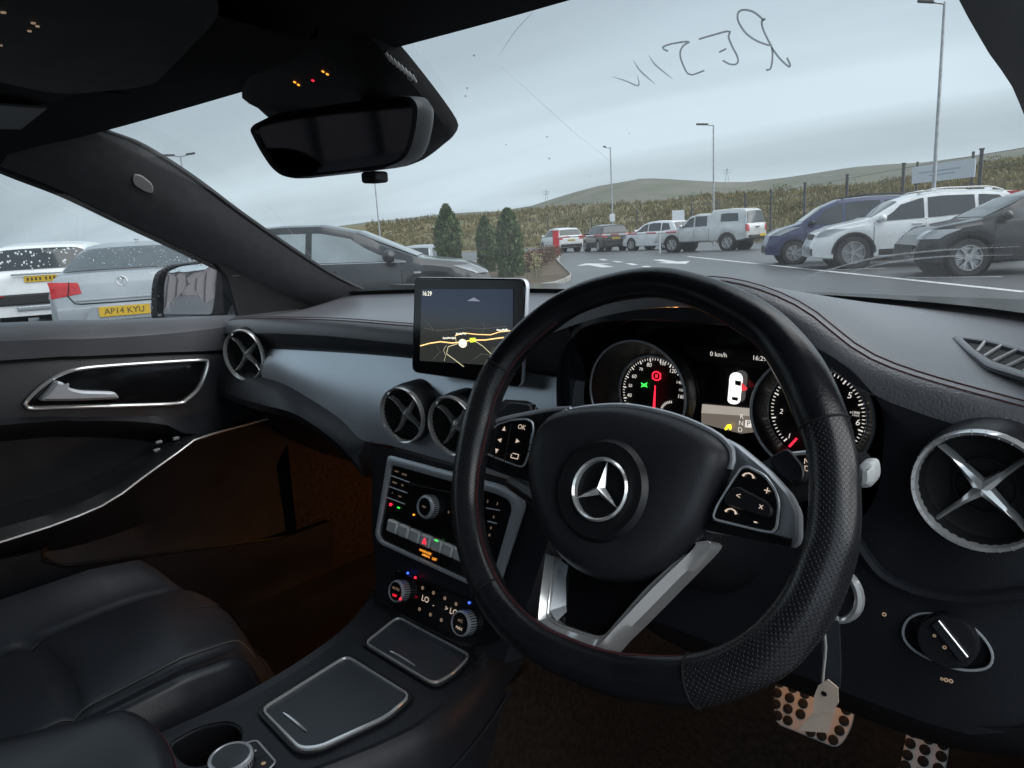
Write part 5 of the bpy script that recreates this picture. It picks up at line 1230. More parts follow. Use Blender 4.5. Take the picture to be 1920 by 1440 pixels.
m = MB(); c = HP(*h5(180, 432), .0022); m.ball(c, .0022, n=8, m=6); m.build('phone_end_legend', M['g_red'], hu)
m = MB(); c = HP(*h5(230, 452), .0022); m.box(c, (.004, .001, .0015)); m.build('phone_call_legend', M['g_green'], hu, smooth=False)
m = MB(); c = HP(*h5(328, 498), .0022); m.ball(c, .0014, n=8, m=6); m.build('lamp_legend', M['g_amber'], hu)
kc = HP(*h5(440, 445), .0); Mk = frame(kc, HX, HU_)
m = MB(); m.lathe([(.0165, .0005), (.016, .010), (.0145, .013), (.0125, .0135), (.012, .0115)], 36, Mk); kn = m.build('volume_knob', M['silver'], hu)
m = MB(); m.lathe([(.0125, .0118), (.006, .0126), (.0002, .0128)], 28, Mk); m.build('knob_face', M['gloss'], kn)
for k in range(36):
    a = 2*math.pi*k/36; m = MB(); m.tube([Mk @ V((.0166*math.cos(a), .0166*math.sin(a), .002)), Mk @ V((.0160*math.cos(a), .0160*math.sin(a), .010))], .0006, 4); m.build('knurl', M['hard'], kn)
m = MB(); m.text('ON', frame(kc+HN*.0133, HX, HU_), .004); m.build('knob_legend', M['g_dim'], kn, smooth=False)
# row of silver keys
ka, kb = h5(203, 575), h5(640, 752); n_ = 7
for k in range(n_):
    u0, u1 = k/n_+.006, (k+1)/n_-.006
    q = []
    for u, dv in ((u0, -11), (u1, -11), (u1, 11), (u0, 11)): q.append(HP(lerp(ka[0]-9, kb[0]+9, u)-(.9 if dv > 0 else -.9)*2.2, lerp(ka[1]-5, kb[1]+5, u)+dv))
    m = MB(); m.plate(roundpoly(q, .002, 2), HN*.007, .0022); ky = m.build('switch_key', M['key'], hu)
    c = sum(q, V())/4+HN*.0074
    if k == 3: m = MB(); m.add([c+HX*-.0042-HU_*.004, c+HX*.0042-HU_*.004, c+HU_*.0045], [[0, 1, 2]]); m.build('hazard_triangle', M['g_red'], ky, smooth=False)
    if k == 4: m = MB(); c2 = c+HU_*.006; m.add([c2-HX*.003, c2+HX*.003, c2+HX*.002+HU_*.002, c2-HX*.002+HU_*.002], [[0, 1, 2, 3]]); m.build('green_indicator', M['g_green'], ky, smooth=False)
for s_, cx, cy, sz in (('PASSENGER', 403, 738, .0045), ('AIRBAG', 406, 762, .0045), ('OFF', 460, 785, .0052)): htext(s_, cx, cy, sz, M['g_amber'], 'airbag_legend')
# ---- climate panel
KO = V((.02, .578, .67)); KN = V((0, -1, .35)).normalized(); KU = V((0, .35, 1)).normalized()
def KP(px, py, h=0.0): return PP(px, py, KO+KN*h, KN)
q = roundpoly([KP(x, y, .001) for x, y in ((742, 1066), (880, 1122), (948, 1150), (930, 1205), (872, 1215), (738, 1145))], .008, 3)
m = MB(); m.plate([p-KN*.004 for p in q], KN*.006, .002); cl = m.build('climate_panel', M['gloss'], dash)
def k5(cx, cy): return (680+cx/3.43, 820+cy/3.43)
for cx, cy, s in ((258, 985, 1.0), (672, 1190, 1.08)):
    c = KP(*k5(cx, cy), .003); Mk = frame(c, HX, KU); r_ = .0148*s
    m = MB(); m.lathe([(r_*1.04, -.002), (r_*1.02, .010), (r_*.95, .014), (r_*.88, .0145), (r_*.86, .0125)], 36, Mk); kn = m.build('temperature_knob', M['silver'], cl)
    m = MB(); m.lathe([(r_*.87, .0128), (.0002, .0132)], 28, Mk); m.build('knob_face', M['gloss'], kn)
    for k in range(30):
        a = 2*math.pi*k/30; m = MB(); m.tube([Mk @ V((r_*1.04*math.cos(a), r_*1.04*math.sin(a), .0)), Mk @ V((r_*1.01*math.cos(a), r_*1.01*math.sin(a), .0105))], .0008, 4); m.build('knurl', M['hard'], kn)
    for dz, s_, mt in ((.0035, 'AUTO' if cx < 400 else 'A/C', 'g_dim'), (-.006, 'MAX' if cx > 400 else 'OFF', 'g_red' if cx < 400 else 'g_warm')):
        m = MB(); m.text(s_, frame(c+KN*.0138+KU*dz, HX, KU), .0052); m.build('knob_legend', M[mt], kn, smooth=False)
def ktext(s_, cx, cy, size, mt, name='legend'):
    m = MB(); m.text(s_, frame(KP(*k5(cx, cy), .0042), HX, KU), size); m.build(name, mt, cl, smooth=False)
ktext('LO', 402, 1042, .011, M['g_warm'], 'display_text'); ktext('LO', 584, 1125, .011, M['g_warm'], 'display_text'); ktext('-', 455, 1078, .010, M['g_warm'], 'display_text'); ktext('>', 538, 1102, .010, M['g_warm'], 'display_text')
for cx, cy in ((385, 968), (455, 1000), (528, 1035), (600, 1072), (365, 1105), (435, 1140), (505, 1175)):
    c = KP(*k5(cx, cy), .0040); m = MB(); Mk = frame(c, HX, KU); m.lathe([(.0010, 0), (.0024, 0)], 9, Mk); m.build('key_legend', M['g_dim'], cl, smooth=False)
for cx, cy, mt in ((290, 873, 'g_blue'), (338, 902, 'g_red'), (685, 1064, 'g_blue'), (577, 1196, 'g_red'), (242, 1040, 'g_red')):
    m = MB(); m.ball(KP(*k5(cx, cy), .0045 if cx != 242 else .018), .0018, n=8, m=6); m.build('lamp', M[mt], cl)
# ---- dials
ck = MB(); ck.fill([V((opening(2*math.pi*k/48)[0], .7045, opening(2*math.pi*k/48)[1]-.004)) for k in range(48)]); clu = ck.build('instrument_cluster', M['gloss'], dash)
DY = .700
def CPt(px, py, dy=0.0): return PY(px, py, DY+dy)
def c6(cx, cy): return (1060+cx/3.097, 600+cy/3.097)
UX, UZ = V((1, 0, 0)), V((0, 0, 1))
def dial(cf, rf, cd0, rd, name):               # cf: centre of front rim at y=.64, cd0: dial centre at DY
    F0 = PY(*cf, .66); D0 = PY(*cd0, DY); m = MB(); rows = []
    for r_, c_, y in ((rf*1.03, F0, .675), (rf*1.03, F0, .658), (rf, F0, .655), (rf*.965, F0, .658), (rf*.955, F0, .665), (lerp(rf, rd, .75), F0.lerp(D0, .7), .69), (rd*1.09, D0, DY-.003)):
        rows.append([V((c_.x+r_*math.cos(2*math.pi*k/48), y, c_.z+r_*math.sin(2*math.pi*k/48))) for k in range(48)])
    m.grid(rows, cu=True); m.build(name+'_tube', M['hard'], clu)
    m = MB(); m.tube([V((F0.x+rf*.99*math.cos(2*math.pi*k/48), .655, F0.z+rf*.99*math.sin(2*math.pi*k/48))) for k in range(48)], .0014, 6, True); m.build(name+'_rim', M['silver'], clu)
    m = MB(); m.tube([V((D0.x+rd*1.08*math.cos(2*math.pi*k/48), DY-.004, D0.z+rd*1.08*math.sin(2*math.pi*k/48))) for k in range(48)], .002, 6, True); m.build(name+'_inner_ring', M['alu'], clu)
    m = MB(); m.lathe([(.0002, 0), (rd*1.07, 0)], 40, frame(D0+V((0, .002, 0)), UX, UZ)); m.build(name+'_face', M['black'], clu)
    return D0
def ctext(s_, p, size, mt, name='numeral', slant=.15):
    m = MB(); Mt = frame(V((p.x, DY-.0015, p.z)), UX, UZ) @ Matrix(((1, slant, 0, 0), (0, 1, 0, 0), (0, 0, 1, 0), (0, 0, 0, 1))); m.text(s_, Mt, size); m.build(name, mt, clu, smooth=False)
def ticks(D0, rd, a0, a1, n_, every, name):
    m = MB()
    for k in range(n_+1):
        a = R(lerp(a0, a1, k/n_)); r0 = rd*(.90 if k % every == 0 else .94); w_ = .0007 if k % every == 0 else .0004
        d = V((math.cos(a), 0, math.sin(a))); e = V((-math.sin(a), 0, math.cos(a))); c = V((D0.x, DY-.0012, D0.z)); m.add([c+d*r0-e*w_, c+d*rd*1.0-e*w_, c+d*rd*1.0+e*w_, c+d*r0+e*w_], [[0, 1, 2, 3]])
    m.build(name, M['g_white'], clu, smooth=False)
S0 = dial((1196, 738), .060, (1229, 740), .0425, 'speedometer'); ticks(S0, .0425, 230, -50, 60, 4, 'tick_marks')
for s_, cx, cy, sz in (('20', 372, 490, .0052), ('40', 376, 436, .0062), ('50', 381, 380, .005), ('60', 404, 326, .0062), ('70', 443, 285, .005), ('80', 491, 260, .0066), ('100', 570, 253, .0052), ('120', 628, 296, .0062), ('140', 664, 362, .005), ('150', 676, 406, .004), ('160', 676, 444, .0062)): ctext(s_, CPt(*c6(cx, cy)), sz, M['g_white'])
def cpoly(pts, mt, name, dy=-.002):
    m = MB(); m.fill([CPt(*c6(*p), dy) for p in pts]); m.build(name, mt, clu, smooth=False)
cpoly([(506, 520), (519, 380), (525, 380), (522, 520)], M['g_red'], 'speed_needle', -.006)
m = MB(); c = CPt(*c6(529, 325), -.002); m.lathe([(.0042, 0), (.0058, 0)], 16, frame(c, UX, UZ)); m.box(c, (.002, .001, .004)); m.build('brake_lamp', M['g_red'], clu, smooth=False)
cpoly([(503, 308), (510, 308), (507, 325), (510, 344), (503, 344)], M['g_red'], 'brake_lamp_bracket'); cpoly([(549, 308), (556, 308), (556, 344), (549, 344), (552, 325)], M['g_red'], 'brake_lamp_bracket')
cpoly([(438, 362), (456, 372), (478, 362), (470, 377), (478, 392), (456, 384), (438, 392), (446, 377)], M['g_green'], 'side_light_lamp')
m = MB(); gc = CPt(*c6(625, 545)); gr = .0155
for k in range(13):
    a = R(lerp(95, 200, k/12)); d = V((math.cos(a), 0, math.sin(a))); e = V((-math.sin(a), 0, math.cos(a))); m.add([gc+d*gr*.82-e*.0005+V((0, -.002, 0)), gc+d*gr-e*.0005+V((0, -.002, 0)), gc+d*gr+e*.0005+V((0, -.002, 0)), gc+d*gr*.82+e*.0005+V((0, -.002, 0))], [[0, 1, 2, 3]])
m.build('fuel_scale', M['g_white'], clu, smooth=False)
T0 = dial((1521, 778), .056, (1531, 776), .0445, 'rev_counter'); ticks(T0, .0445, 228, -48, 56, 7, 'tick_marks')
for s_, cx, cy, sz in (('1', 1304, 672, .0075), ('2', 1258, 530, .0072), ('5', 1655, 437, .0085), ('6', 1702, 594, .0085), ('x1000', 1684, 536, .0036), ('r/min', 1690, 552, .003)): ctext(s_, CPt(*c6(cx, cy)), sz, M['g_white'])
cpoly([(1294, 732), (1338, 684), (1350, 690), (1306, 740)], M['g_red'], 'rev_needle', -.006)
# centre display
m = MB(); m.fill([CPt(*c6(x, y), .004) for x, y in ((690, 150), (1180, 185), (1150, 285), (760, 240))]); m.build('upper_display', M['black'], clu, smooth=False)
P = [CPt(*c6(x, y), -.002) for x, y in ((686, 152), (760, 235), (900, 255), (1160, 275))]; m = MB(); m.tube(P, .0007, 5); m.build('display_edge', M['hard'], clu)
ctext('0 km/h', CPt(*c6(893, 200)), .0068, M['g_white'], 'trip_text', 0); ctext('16:29', CPt(*c6(1130, 222)), .0068, M['g_white'], 'trip_text', 0)
m = MB(); m.fill([CPt(*c6(x, y), .002) for x, y in ((795, 488), (1095, 515), (1098, 560), (790, 540))]); m.build('display_band', M['g_sheen'], clu, smooth=False)
m = MB(); m.fill([CPt(*c6(x, y), .0025) for x, y in ((790, 540), (1098, 560), (1110, 650), (1020, 660), (790, 600))]); m.build('display_band', mat('display_band_dark', (.05, .045, .04), .4, emit=(.07, .06, .05), es=1.0), clu, smooth=False)
# car picture on the display, its right front door open
m = MB(); m.plate(spl([CPt(*c6(x, y), -.001) for x, y in ((990, 304), (1018, 312), (1030, 335), (1028, 375), (1020, 430), (1016, 470), (1000, 486), (968, 486), (946, 470), (948, 430), (953, 375), (956, 335), (966, 312))], 30, True), (0, -.002, 0), .0008); cp = m.build('car_symbol', mat('car_symbol', (.5, .5, .5), .5, emit=(.85, .83, .8), es=.8), clu)
cpoly([(985, 350), (1022, 356), (1018, 384), (986, 376)], M['black'], 'car_symbol_window', -.0045); cpoly([(966, 446), (1004, 450), (1000, 470), (968, 464)], M['black'], 'car_symbol_window', -.0045)
cpoly([(1022, 368), (1028, 366), (1058, 396), (1050, 410), (1024, 412)], mat('car_symbol_door', (.3, .02, .02), .5, emit=(.6, .04, .05), es=.6), 'car_symbol_door', -.0045)
for s_, cx, cy in (('R', 1028, 560), ('N', 1024, 598), ('D', 1018, 636)): ctext(s_, CPt(*c6(cx, cy)), .0072, M['g_white'], 'gear_letter', 0)
m = MB(); m.fill([CPt(*c6(x, y), -.002) for x, y in ((1045, 580), (1084, 584), (1080, 626), (1042, 622))]); m.build('gear_box', M['g_white'], clu, smooth=False)
m = MB(); c = CPt(*c6(1063, 603), -.003); m.text('P', frame(c, UX, UZ), .0075); m.build('gear_letter', M['black'], clu, smooth=False)
cpoly([(925, 630), (940, 608), (962, 606), (966, 632), (955, 640), (952, 622), (940, 636), (928, 640)], M['g_yel'], 'brake_hold_lamp')
# ---- light switch
lc = PY(1778, 1200, .605); LN = V((.02, -1, .25)).normalized(); Ml = frame(lc, (1, .02, 0), (0, .25, 1)); LX = Ml.to_3x3() @ V((1, 0, 0)); LU = Ml.to_3x3() @ V((0, 1, 0)); LZ = Ml.to_3x3() @ V((0, 0, 1))
def LP(px, py, h=0.0): return PP(px, py, lc+LZ*h, LZ)
oval = spl([LP(x, y) for x, y in ((1694, 1190), (1702, 1162), (1730, 1149), (1778, 1152), (1825, 1176), (1856, 1212), (1860, 1240), (1842, 1254), (1800, 1254), (1752, 1238), (1712, 1216))], 48, True); oc_ = sum(oval, V())/48
m = MB(); m.grid([[oc_+(p-oc_)*1.03-LZ*.012 for p in oval], [p+LZ*.002 for p in oval], [oc_+(p-oc_)*.95+LZ*.002 for p in oval], [oc_+(p-oc_)*.9-LZ*.001 for p in oval], [oc_+(p-oc_)*.02-LZ*.002 for p in oval]], cu=True); ls = m.build('light_switch', M['gloss'], dash)
m = MB(); m.tube([p+LZ*.002 for p in oval], .0011, 6, True); m.build('ring', M['silver'], ls)
kc = LP(1778, 1198, .004); Mk = frame(kc, LX, LU); m = MB(); m.lathe([(.0215, -.005), (.021, .006), (.0195, .0085), (.0002, .009)], 36, Mk); kn = m.build('rotary_knob', M['hard'], ls)
a, b = LP(1752, 1168, .016), LP(1806, 1236, .016); d = (b-a).normalized(); e = LZ.cross(d).normalized()
m = MB(); rows = [[a+e*s_*wa-LZ*h for s_, wa, h in ((-1, .0075, .008), (-1, .0035, .0), (1, .0035, .0), (1, .0075, .008))], [b+e*s_*wa-LZ*h for s_, wa, h in ((-1, .0075, .008), (-1, .0035, .0), (1, .0035, .0), (1, .0075, .008))]]
m.grid(rows); m.f += [[0, 1, 2, 3], [7, 6, 5, 4]]; m.build('knob_grip', M['soft'], kn, bevel=.001)
m = MB(); m.tube([a+e*.0036+LZ*.0002, b+e*.0036+LZ*.0002], .0009, 6); m.build('grip_edge', M['chrome'], kn)
for x, y, s in ((1752, 1192, 3), (1771, 1214, 3.5), (1658, 1152, 4), (1774, 1275, 4), (1783, 1277, 4), (1766, 1273, 3)):
    c = LP(x, y, .013 if 1740 < x < 1775 and y < 1240 else .003); r_ = s*depth(c)/F; m = MB(); m.lathe([(r_*.45, 0), (r_, 0)], 10, frame(c, LX, LU)); m.build('symbol', M['g_dim'], ls)
# ---- side defrost grille on the dash top, right
TP = V((.58, .8, 1.036)); TN = V((0, -.09, 1)).normalized()
tri = [PP(x, y, TP, TN) for x, y in ((1783, 636), (1850, 640), (1935, 662), (2010, 690), (2010, 735), (1920, 716), (1850, 694), (1812, 664))]
tin = [PP(x, y, TP, TN) for x, y in ((1803, 640), (1855, 648), (1935, 671), (1995, 694), (1995, 724), (1920, 704), (1858, 683), (1826, 662))]
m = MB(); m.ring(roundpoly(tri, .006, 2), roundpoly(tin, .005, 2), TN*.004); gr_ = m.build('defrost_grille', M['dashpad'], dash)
m = MB(); m.fill([p+TN*.0004 for p in tin]); m.build('grille_hole', M['black'], gr_, smooth=False)
lo_e = spl([tin[7], tin[6], tin[5], tin[4]], 40); hi_e = spl([tin[0], tin[1], tin[2], tin[3]], 40)
for k in range(6):
    a, b = lo_e[2+k*6], hi_e[min(39, 7+k*6)]; m = MB(); m.tube([a+TN*.0022, b+TN*.0022], .0022, 6, False, .6); m.build('grille_slat', M['badge'], gr_)
# ---- column shroud, stalks
HUB = V((.3701, .4403, .9547)); tau, psi = R(26.4), R(-.97)
WN = V((math.sin(psi)*math.cos(tau), -math.cos(psi)*math.cos(tau), math.sin(tau))); WU = V((0, 0, 1)).cross(WN); WU = -WU if WU.x < 0 else WU; WU.normalize(); WV = WN.cross(WU); WV = WV if WV.z > 0 else -WV
Mcol = frame(HUB-WN*.06, WU, WV)
m = MB(); m.lathe([(.045, .0), (.058, -.03), (.066, -.09), (.07, -.17)], 28, Mcol, True); m.build('steering_column', M['hard'], dash)
def stalk(P, rs, mt, name): m = MB(); m.tube(P, rs, 10); return m.build(name, mt, dash)
s1 = stalk([HUB-WN*.085+WU*.03, HUB-WN*.075+WU*.10+WV*.028, PY(1598, 876, .535), PY(1618, 880, .532)], [.012, .0115, .012, .0125], M['hard'], 'gear_stalk')
q = [PY(x, y, .53) for x, y in ((1619, 860), (1648, 858), (1652, 884), (1647, 902), (1620, 905))]
m = MB(); m.plate(roundpoly(q, .004, 3), (0, -.018, 0), .004); m.build('park_button', M['key'], s1)
s2 = stalk([HUB-WN*.085-WU*.03, HUB-WN*.075-WU*.09+WV*.02, PY(985, 772, .60), PY(948, 768, .60)], [.012, .012, .013, .012], M['hard'], 'indicator_stalk')
q = [PY(x, y, .585) for x, y in ((950, 763), (1005, 756), (1005, 778), (952, 790))]
m = MB(); m.plate(roundpoly(q, .003, 2), (0, -.006, 0), .002); m.build('stalk_cap', M['silver'], s2); m = MB(); m.plate(roundpoly([PY(x, y, .578) for x, y in ((962, 760), (1006, 757), (1000, 776), (962, 784))], .003, 2), (0, -.004, 0), .001); m.build('stalk_face', M['hard'], s2)
s3 = stalk([HUB-WN*.09-WU*.03-WV*.02, HUB-WN*.085-WU*.10-WV*.03, PY(962, 905, .56)], [.01, .01, .009], M['hard'], 'cruise_stalk')
s4 = stalk([HUB-WN*.085+WU*.03, PY(1440, 905, .53), PY(1492, 880, .525)], [.014, .017, .015], M['hard'], 'wiper_stalk')
q = [PY(x, y, .512) for x, y in ((1480, 845), (1516, 842), (1520, 868), (1516, 900), (1495, 912), (1470, 870))]
m = MB(); m.plate(roundpoly(q, .003, 3), (0, -.004, 0), .001); fc = m.build('selector_face', M['gloss'], s4)
m = MB(); m.tube([PY(1478, 852, .508), PY(1515, 848, .508)], .0016, 6); m.build('selector_bar', M['key'], fc)
for s_, x, y in (('N', 1513, 866), ('D', 1513, 879)): m = MB(); m.text(s_, frame(PY(x, y, .507), UX, UZ), .006); m.build('selector_letter', M['g_warm'], fc, smooth=False)
m = MB(); m.tube(spl([PY(x, y, fy(.6, .84)-.001) for x, y in ((1590, 985), (1622, 1040), (1657, 1080), (1716, 1108), (1787, 1122), (1860, 1122), (1990, 1108))], 30), .0055, 8); m.build('panel_lip', M['soft'], dash)
# footwell lamps
for nm, loc, e in (('footwell_lamp', V((-.20, 1.0, .60)), 1.0), ('footwell_lamp', V((.42, .82, .655)), .08)):
    m = MB(); m.box(loc+V((0, 0, .012)), (.03, .02, .008)); o = m.build(nm, glow('footwell_lamp_lens', (1, .38, .08), 3), dash, smooth=False); light('footwell_light', o, loc-V((0, 0, .012)), (1, .42, .13), e, .015)

# ------------------------------------------------------------------ steering wheel
sw = cthing('steering_wheel', 'black leather flat-bottomed steering wheel with silver spokes and star badge', 'steering wheel', HUB-WN*.05)
def WP(px, py, h=0.0): return PP(px, py, HUB+WN*h, WN)
def c7(cx, cy): return (820+cx/1.694, 480+cy/1.694)
pairs = [((690, 35), (695, 142)), ((830, 58), (800, 167)), ((960, 105), (895, 217)), ((1100, 190), (1000, 287)), ((1220, 330), (1065, 385)), ((1290, 480), (1118, 500)), ((1322, 600), (1165, 630)), ((1338, 750), (1172, 755)), ((1335, 900), (1160, 885)), ((1310, 1010), (1125, 975)), ((1250, 1150), (1070, 1090)), ((1140, 1285), (975, 1190)), ((1000, 1370), (865, 1250)), ((860, 1412), (745, 1275)), ((700, 1412), (650, 1262)), ((559, 1395), (560, 1248)), ((420, 1345), (462, 1218)), ((300, 1285), (352, 1168)), ((190, 1195), (285, 1108)), ((120, 1090), (222, 1030)), ((70, 960), (176, 925)), ((46, 820), (155, 800)), ((50, 680), (162, 685)), ((75, 540), (190, 560)), ((115, 410), (222, 445)), ((190, 285), (278, 342)), ((290, 185), (372, 250)), ((400, 110), (465, 187)), ((540, 58), (575, 152))]
cen = []; rad = []
for a, b in pairs:
    (x0, y0), (x1, y1) = c7(*a), c7(*b); x1, y1 = x0+(x1-x0)*.92, y0+(y1-y0)*.92; p = WP((x0+x1)/2, (y0+y1)/2); cen.append(p); rad.append(math.hypot(x0-x1, y0-y1)/2*depth(p)/F)
NR = 240
cs = spl([V((p.x, p.y, p.z)) for p in cen], NR, True)
# radius by nearest control point blend, then smoothed
rs = []
for p in cs:
    ws = [(1/((p-c).length**2+1e-6), r_) for c, r_ in zip(cen, rad)]; rs.append(sum(a*b for a, b in ws)/sum(a for a, _ in ws))
for _ in range(10): rs = [(rs[i-1]+2*rs[i]+rs[(i+1) % NR])/4 for i in range(NR)]
def near(px, py):
    q = WP(px, py); return min(range(NR), key=lambda i: (cs[i]-q).length)
iUR, iLR, iLL, iUL = near(1535, 795), near(1305, 1288), near(925, 1097), near(940, 690)
def seg(i0, i1): return [i % NR for i in range(i0, i1+1 if i1 > i0 else i1+NR+1)]
for nm, a, b, mt in (('rim_top', iUL, iUR, 'wleather'), ('rim_grip', iUR, iLR, 'perf'), ('rim_bottom', iLR, iLL, 'wleather'), ('rim_grip', iLL, iUL, 'perf')):
    ii = seg(a, b); m = MB(); m.tube([cs[i] for i in ii], [rs[i] for i in ii], 22, False, 1.0, WN); o = m.build(nm, M[mt], sw, ang=50)
    at_ = o.data.attributes.new('along_round', 'FLOAT_VECTOR', 'POINT'); s_ = 0.0
    for k, i in enumerate(ii):
        if k: s_ += (cs[i]-cs[ii[k-1]]).length
        for j in range(22): at_.data[k*22+j].vector = (s_, (j if j < 11 else j-22)/22*.104, 0)
for i in (iUR, iLR, iLL, iUL):
    t = (cs[(i+1) % NR]-cs[i-1]).normalized(); a = WN-t*WN.dot(t); a.normalize(); b = t.cross(a); m = MB(); m.tube([cs[i]+(a*math.cos(2*math.pi*k/28)+b*math.sin(2*math.pi*k/28))*rs[i]*1.002 for k in range(28)], .0009, 5, True); m.build('rim_seam', M['black'], sw)
# red stitching along the inner side of the rim
for a, b in ((iLL, iUL), (iLR, iLL), (iUL, iUL+18)):
    ii = seg(a, b % NR); P = []
    for i in ii:
        t = (cs[(i+1) % NR]-cs[i-1]).normalized(); inn_ = (HUB-cs[i]); inn_ -= WN*inn_.dot(WN); inn_.normalize(); P.append(cs[i]+(inn_*.94+WN*.25).normalized()*rs[i]*1.01)
    m = MB(); m.tube(P, .0011, 4); m.build('rim_stitching', M['stitch'], sw)
# airbag pad
PH = -.012
padpx = [(1000, 900), (1004, 840), (1025, 795), (1062, 775), (1120, 766), (1180, 766), (1250, 780), (1305, 800), (1345, 822), (1366, 848), (1362, 880), (1340, 935), (1318, 985), (1290, 1020), (1245, 1060), (1200, 1084), (1150, 1091), (1105, 1080), (1062, 1050), (1030, 1005), (1010, 950)]
pp_ = spl([WP(x, y, PH) for x, y in padpx], 72, True); pc = WP(1150, 925, PH)
rows = [[pc+(p-pc)*1.0-WN*.03 for p in pp_], [p for p in pp_]]
for s, h in ((.985, .006), (.95, .0115), (.88, .016), (.72, .019), (.55, .0195), (.40, .016)): rows.append([pc.lerp(WP(1127, 918, PH), 1-s)+(p-pc)*s+WN*h for p in pp_])
hcn = WP(1127, 918, .0)
m = MB(); m.grid(rows, cu=True); m.f.append([7*72+i for i in range(72)]); m.build('airbag_pad', M['padm'], sw, ang=60)
# silver lip along the top of the pad
m = MB(); m.tube([pp_[i]+(pp_[i]-pc).normalized()*.002-WN*.002 for i in range(2, 36)], .0026, 8); m.build('pad_lip', M['silver'], sw)
# emblem
EC = WP(1127, 918, .008); Me = frame(EC, WU, WV)
m = MB(); m.lathe([(.041, -.012), (.0405, .0), (.037, .004), (.030, .0045), (.0255, .002), (.0245, -.001), (.0002, -.002)], 48, Me); eb = m.build('badge_base', M['hard'], sw)
m = MB(); m.lathe([(.0246, .000), (.0250, .0035), (.0236, .0050), (.0222, .0035), (.0220, -.001)], 56, Me); m.build('badge_ring', M['chrome'], eb)
for k in range(3):
    a = R(90+120*k); d = V((math.cos(a), math.sin(a), 0)); e = V((-math.sin(a), math.cos(a), 0)); m = MB()
    tip = Me @ (d*.0228+V((0, 0, .0012))); c = Me @ V((0, 0, .0060)); l = Me @ (d*.0026+e*.0034*1.2+V((0, 0, .0005))); r_ = Me @ (d*.0026-e*.0034*1.2+V((0, 0, .0005)))
    a2 = R(90+120*k+60); a3 = R(90+120*k-60); l = Me @ V((.0042*math.cos(a2), .0042*math.sin(a2), .0005)); r_ = Me @ V((.0042*math.cos(a3), .0042*math.sin(a3), .0005))
    m.add([c, l, tip, r_], [[0, 1, 2], [0, 2, 3]]); m.build('badge_star', M['chrome'], eb, smooth=False)
# side spokes
def spoke(px, h0, h1, name, mt, parent=None, th=.012, r_=.004):
    q = []
    for x, y, k in px: q.append(WP(x, y, lerp(h0, h1, k)))
    m = MB(); m.plate([p-WN*th for p in roundpoly(q, r_, 3)], WN*th, .002); return m.build(name, mt, parent or sw)
ls_ = spoke([(884, 858, 0), (895, 830, 0), (912, 800, 0), (935, 786, 0), (985, 776, .6), (1062, 766, 1), (1020, 800, 1), (1004, 840, 1), (998, 905, 1), (940, 888, .5), (890, 868, 0)], -.012, -.022, 'spoke', M['hard'])
m = MB(); m.tube([WP(x, y, -.006) for x, y in ((1062, 768), (1028, 792), (1008, 832), (1001, 870), (997, 895))], .0014, 6); m.build('spoke_edge', M['silver'], ls_)
m = MB(); m.tube(spl([WP(x, y, h) for x, y, h in ((918, 796, -.008), (940, 786, -.008), (985, 776, -.012), (1030, 768, -.014), (1070, 765, -.012))], 16), .0019, 6); m.build('spoke_trim', M['silver'], ls_)
m = MB(); m.tube([WP(x, y, -.008) for x, y in ((884, 860), (895, 830), (912, 802))], .0011, 6); m.build('spoke_edge', M['silver'], ls_)
bl = [(905, 846), (916, 818), (935, 797), (960, 789), (990, 787), (1002, 793), (1003, 812), (992, 862), (984, 876), (972, 874), (930, 858)]
q = roundpoly([WP(x, y, -.009) for x, y in bl], .003, 3); m = MB(); m.plate([p-WN*.004 for p in q], WN*.007, .0015); bp2 = m.build('button_pad', M['gloss'], sw)
m = MB(); m.tube([p+WN*.0022 for p in q], .0009, 5, True); m.build('pad_edge', M['silver'], bp2)
def wtext(s_, px, py, size, h, par, mt='g_warm'): m = MB(); m.text(s_, frame(WP(px, py, h), WU, WV), size); m.build('legend', M[mt], par, smooth=False)
def wtri(px, py, s, ang, h, par):
    c = WP(px, py, h); m = MB(); m.add([c+(WU*math.cos(R(ang+t_))+WV*math.sin(R(ang+t_)))*s for t_ in (0, 130, 230)], [[0, 1, 2]]); m.build('legend', M['g_warm'], par, smooth=False)
BH = -.0052
wtext('OK', 978, 801, .0060, BH, bp2); wtri(945, 804, .0026, 90, BH, bp2); wtri(937, 825, .0026, 180, BH, bp2); wtri(970, 827, .0026, 0, BH, bp2); wtri(931, 845, .0026, 270, BH, bp2)
c = WP(965, 855, BH); m = MB()
for a, b in (((-.004, -.002), (.004, -.002)), ((.004, -.002), (.004, .002)), ((.004, .002), (-.003, .002)), ((-.004, -.002), (-.004, .001))): m.tube([c+WU*a[0]+WV*a[1], c+WU*b[0]+WV*b[1]], .0004, 4)
m.build('legend', M['g_warm'], bp2)
for a, b in (((958, 796), (945, 868)), ((915, 832), (1000, 834)), ((925, 856), (996, 846))): m = MB(); m.tube([WP(*a, -.006), WP(*b, -.006)], .0005, 4); m.build('key_gap', M['black'], bp2)
rs_ = spoke([(1250, 776, 1), (1300, 792, 1), (1380, 830, .7), (1440, 880, .3), (1480, 925, 0), (1496, 960, 0), (1496, 1010, 0), (1484, 1026, 0), (1400, 1008, .4), (1310, 994, 1), (1342, 935, 1), (1366, 880, 1), (1366, 846, 1), (1335, 815, 1)], -.010, -.022, 'spoke', M['silver'])
m = MB(); q = [WP(x, y, h) for x, y, h in ((1312, 992, -.018), (1345, 975, -.016), (1400, 990, -.012), (1486, 1010, -.008), (1484, 1026, -.012), (1400, 1010, -.016))]; m.plate(q, WN*.003, .001); m.build('spoke_underside', M['hard'], rs_)
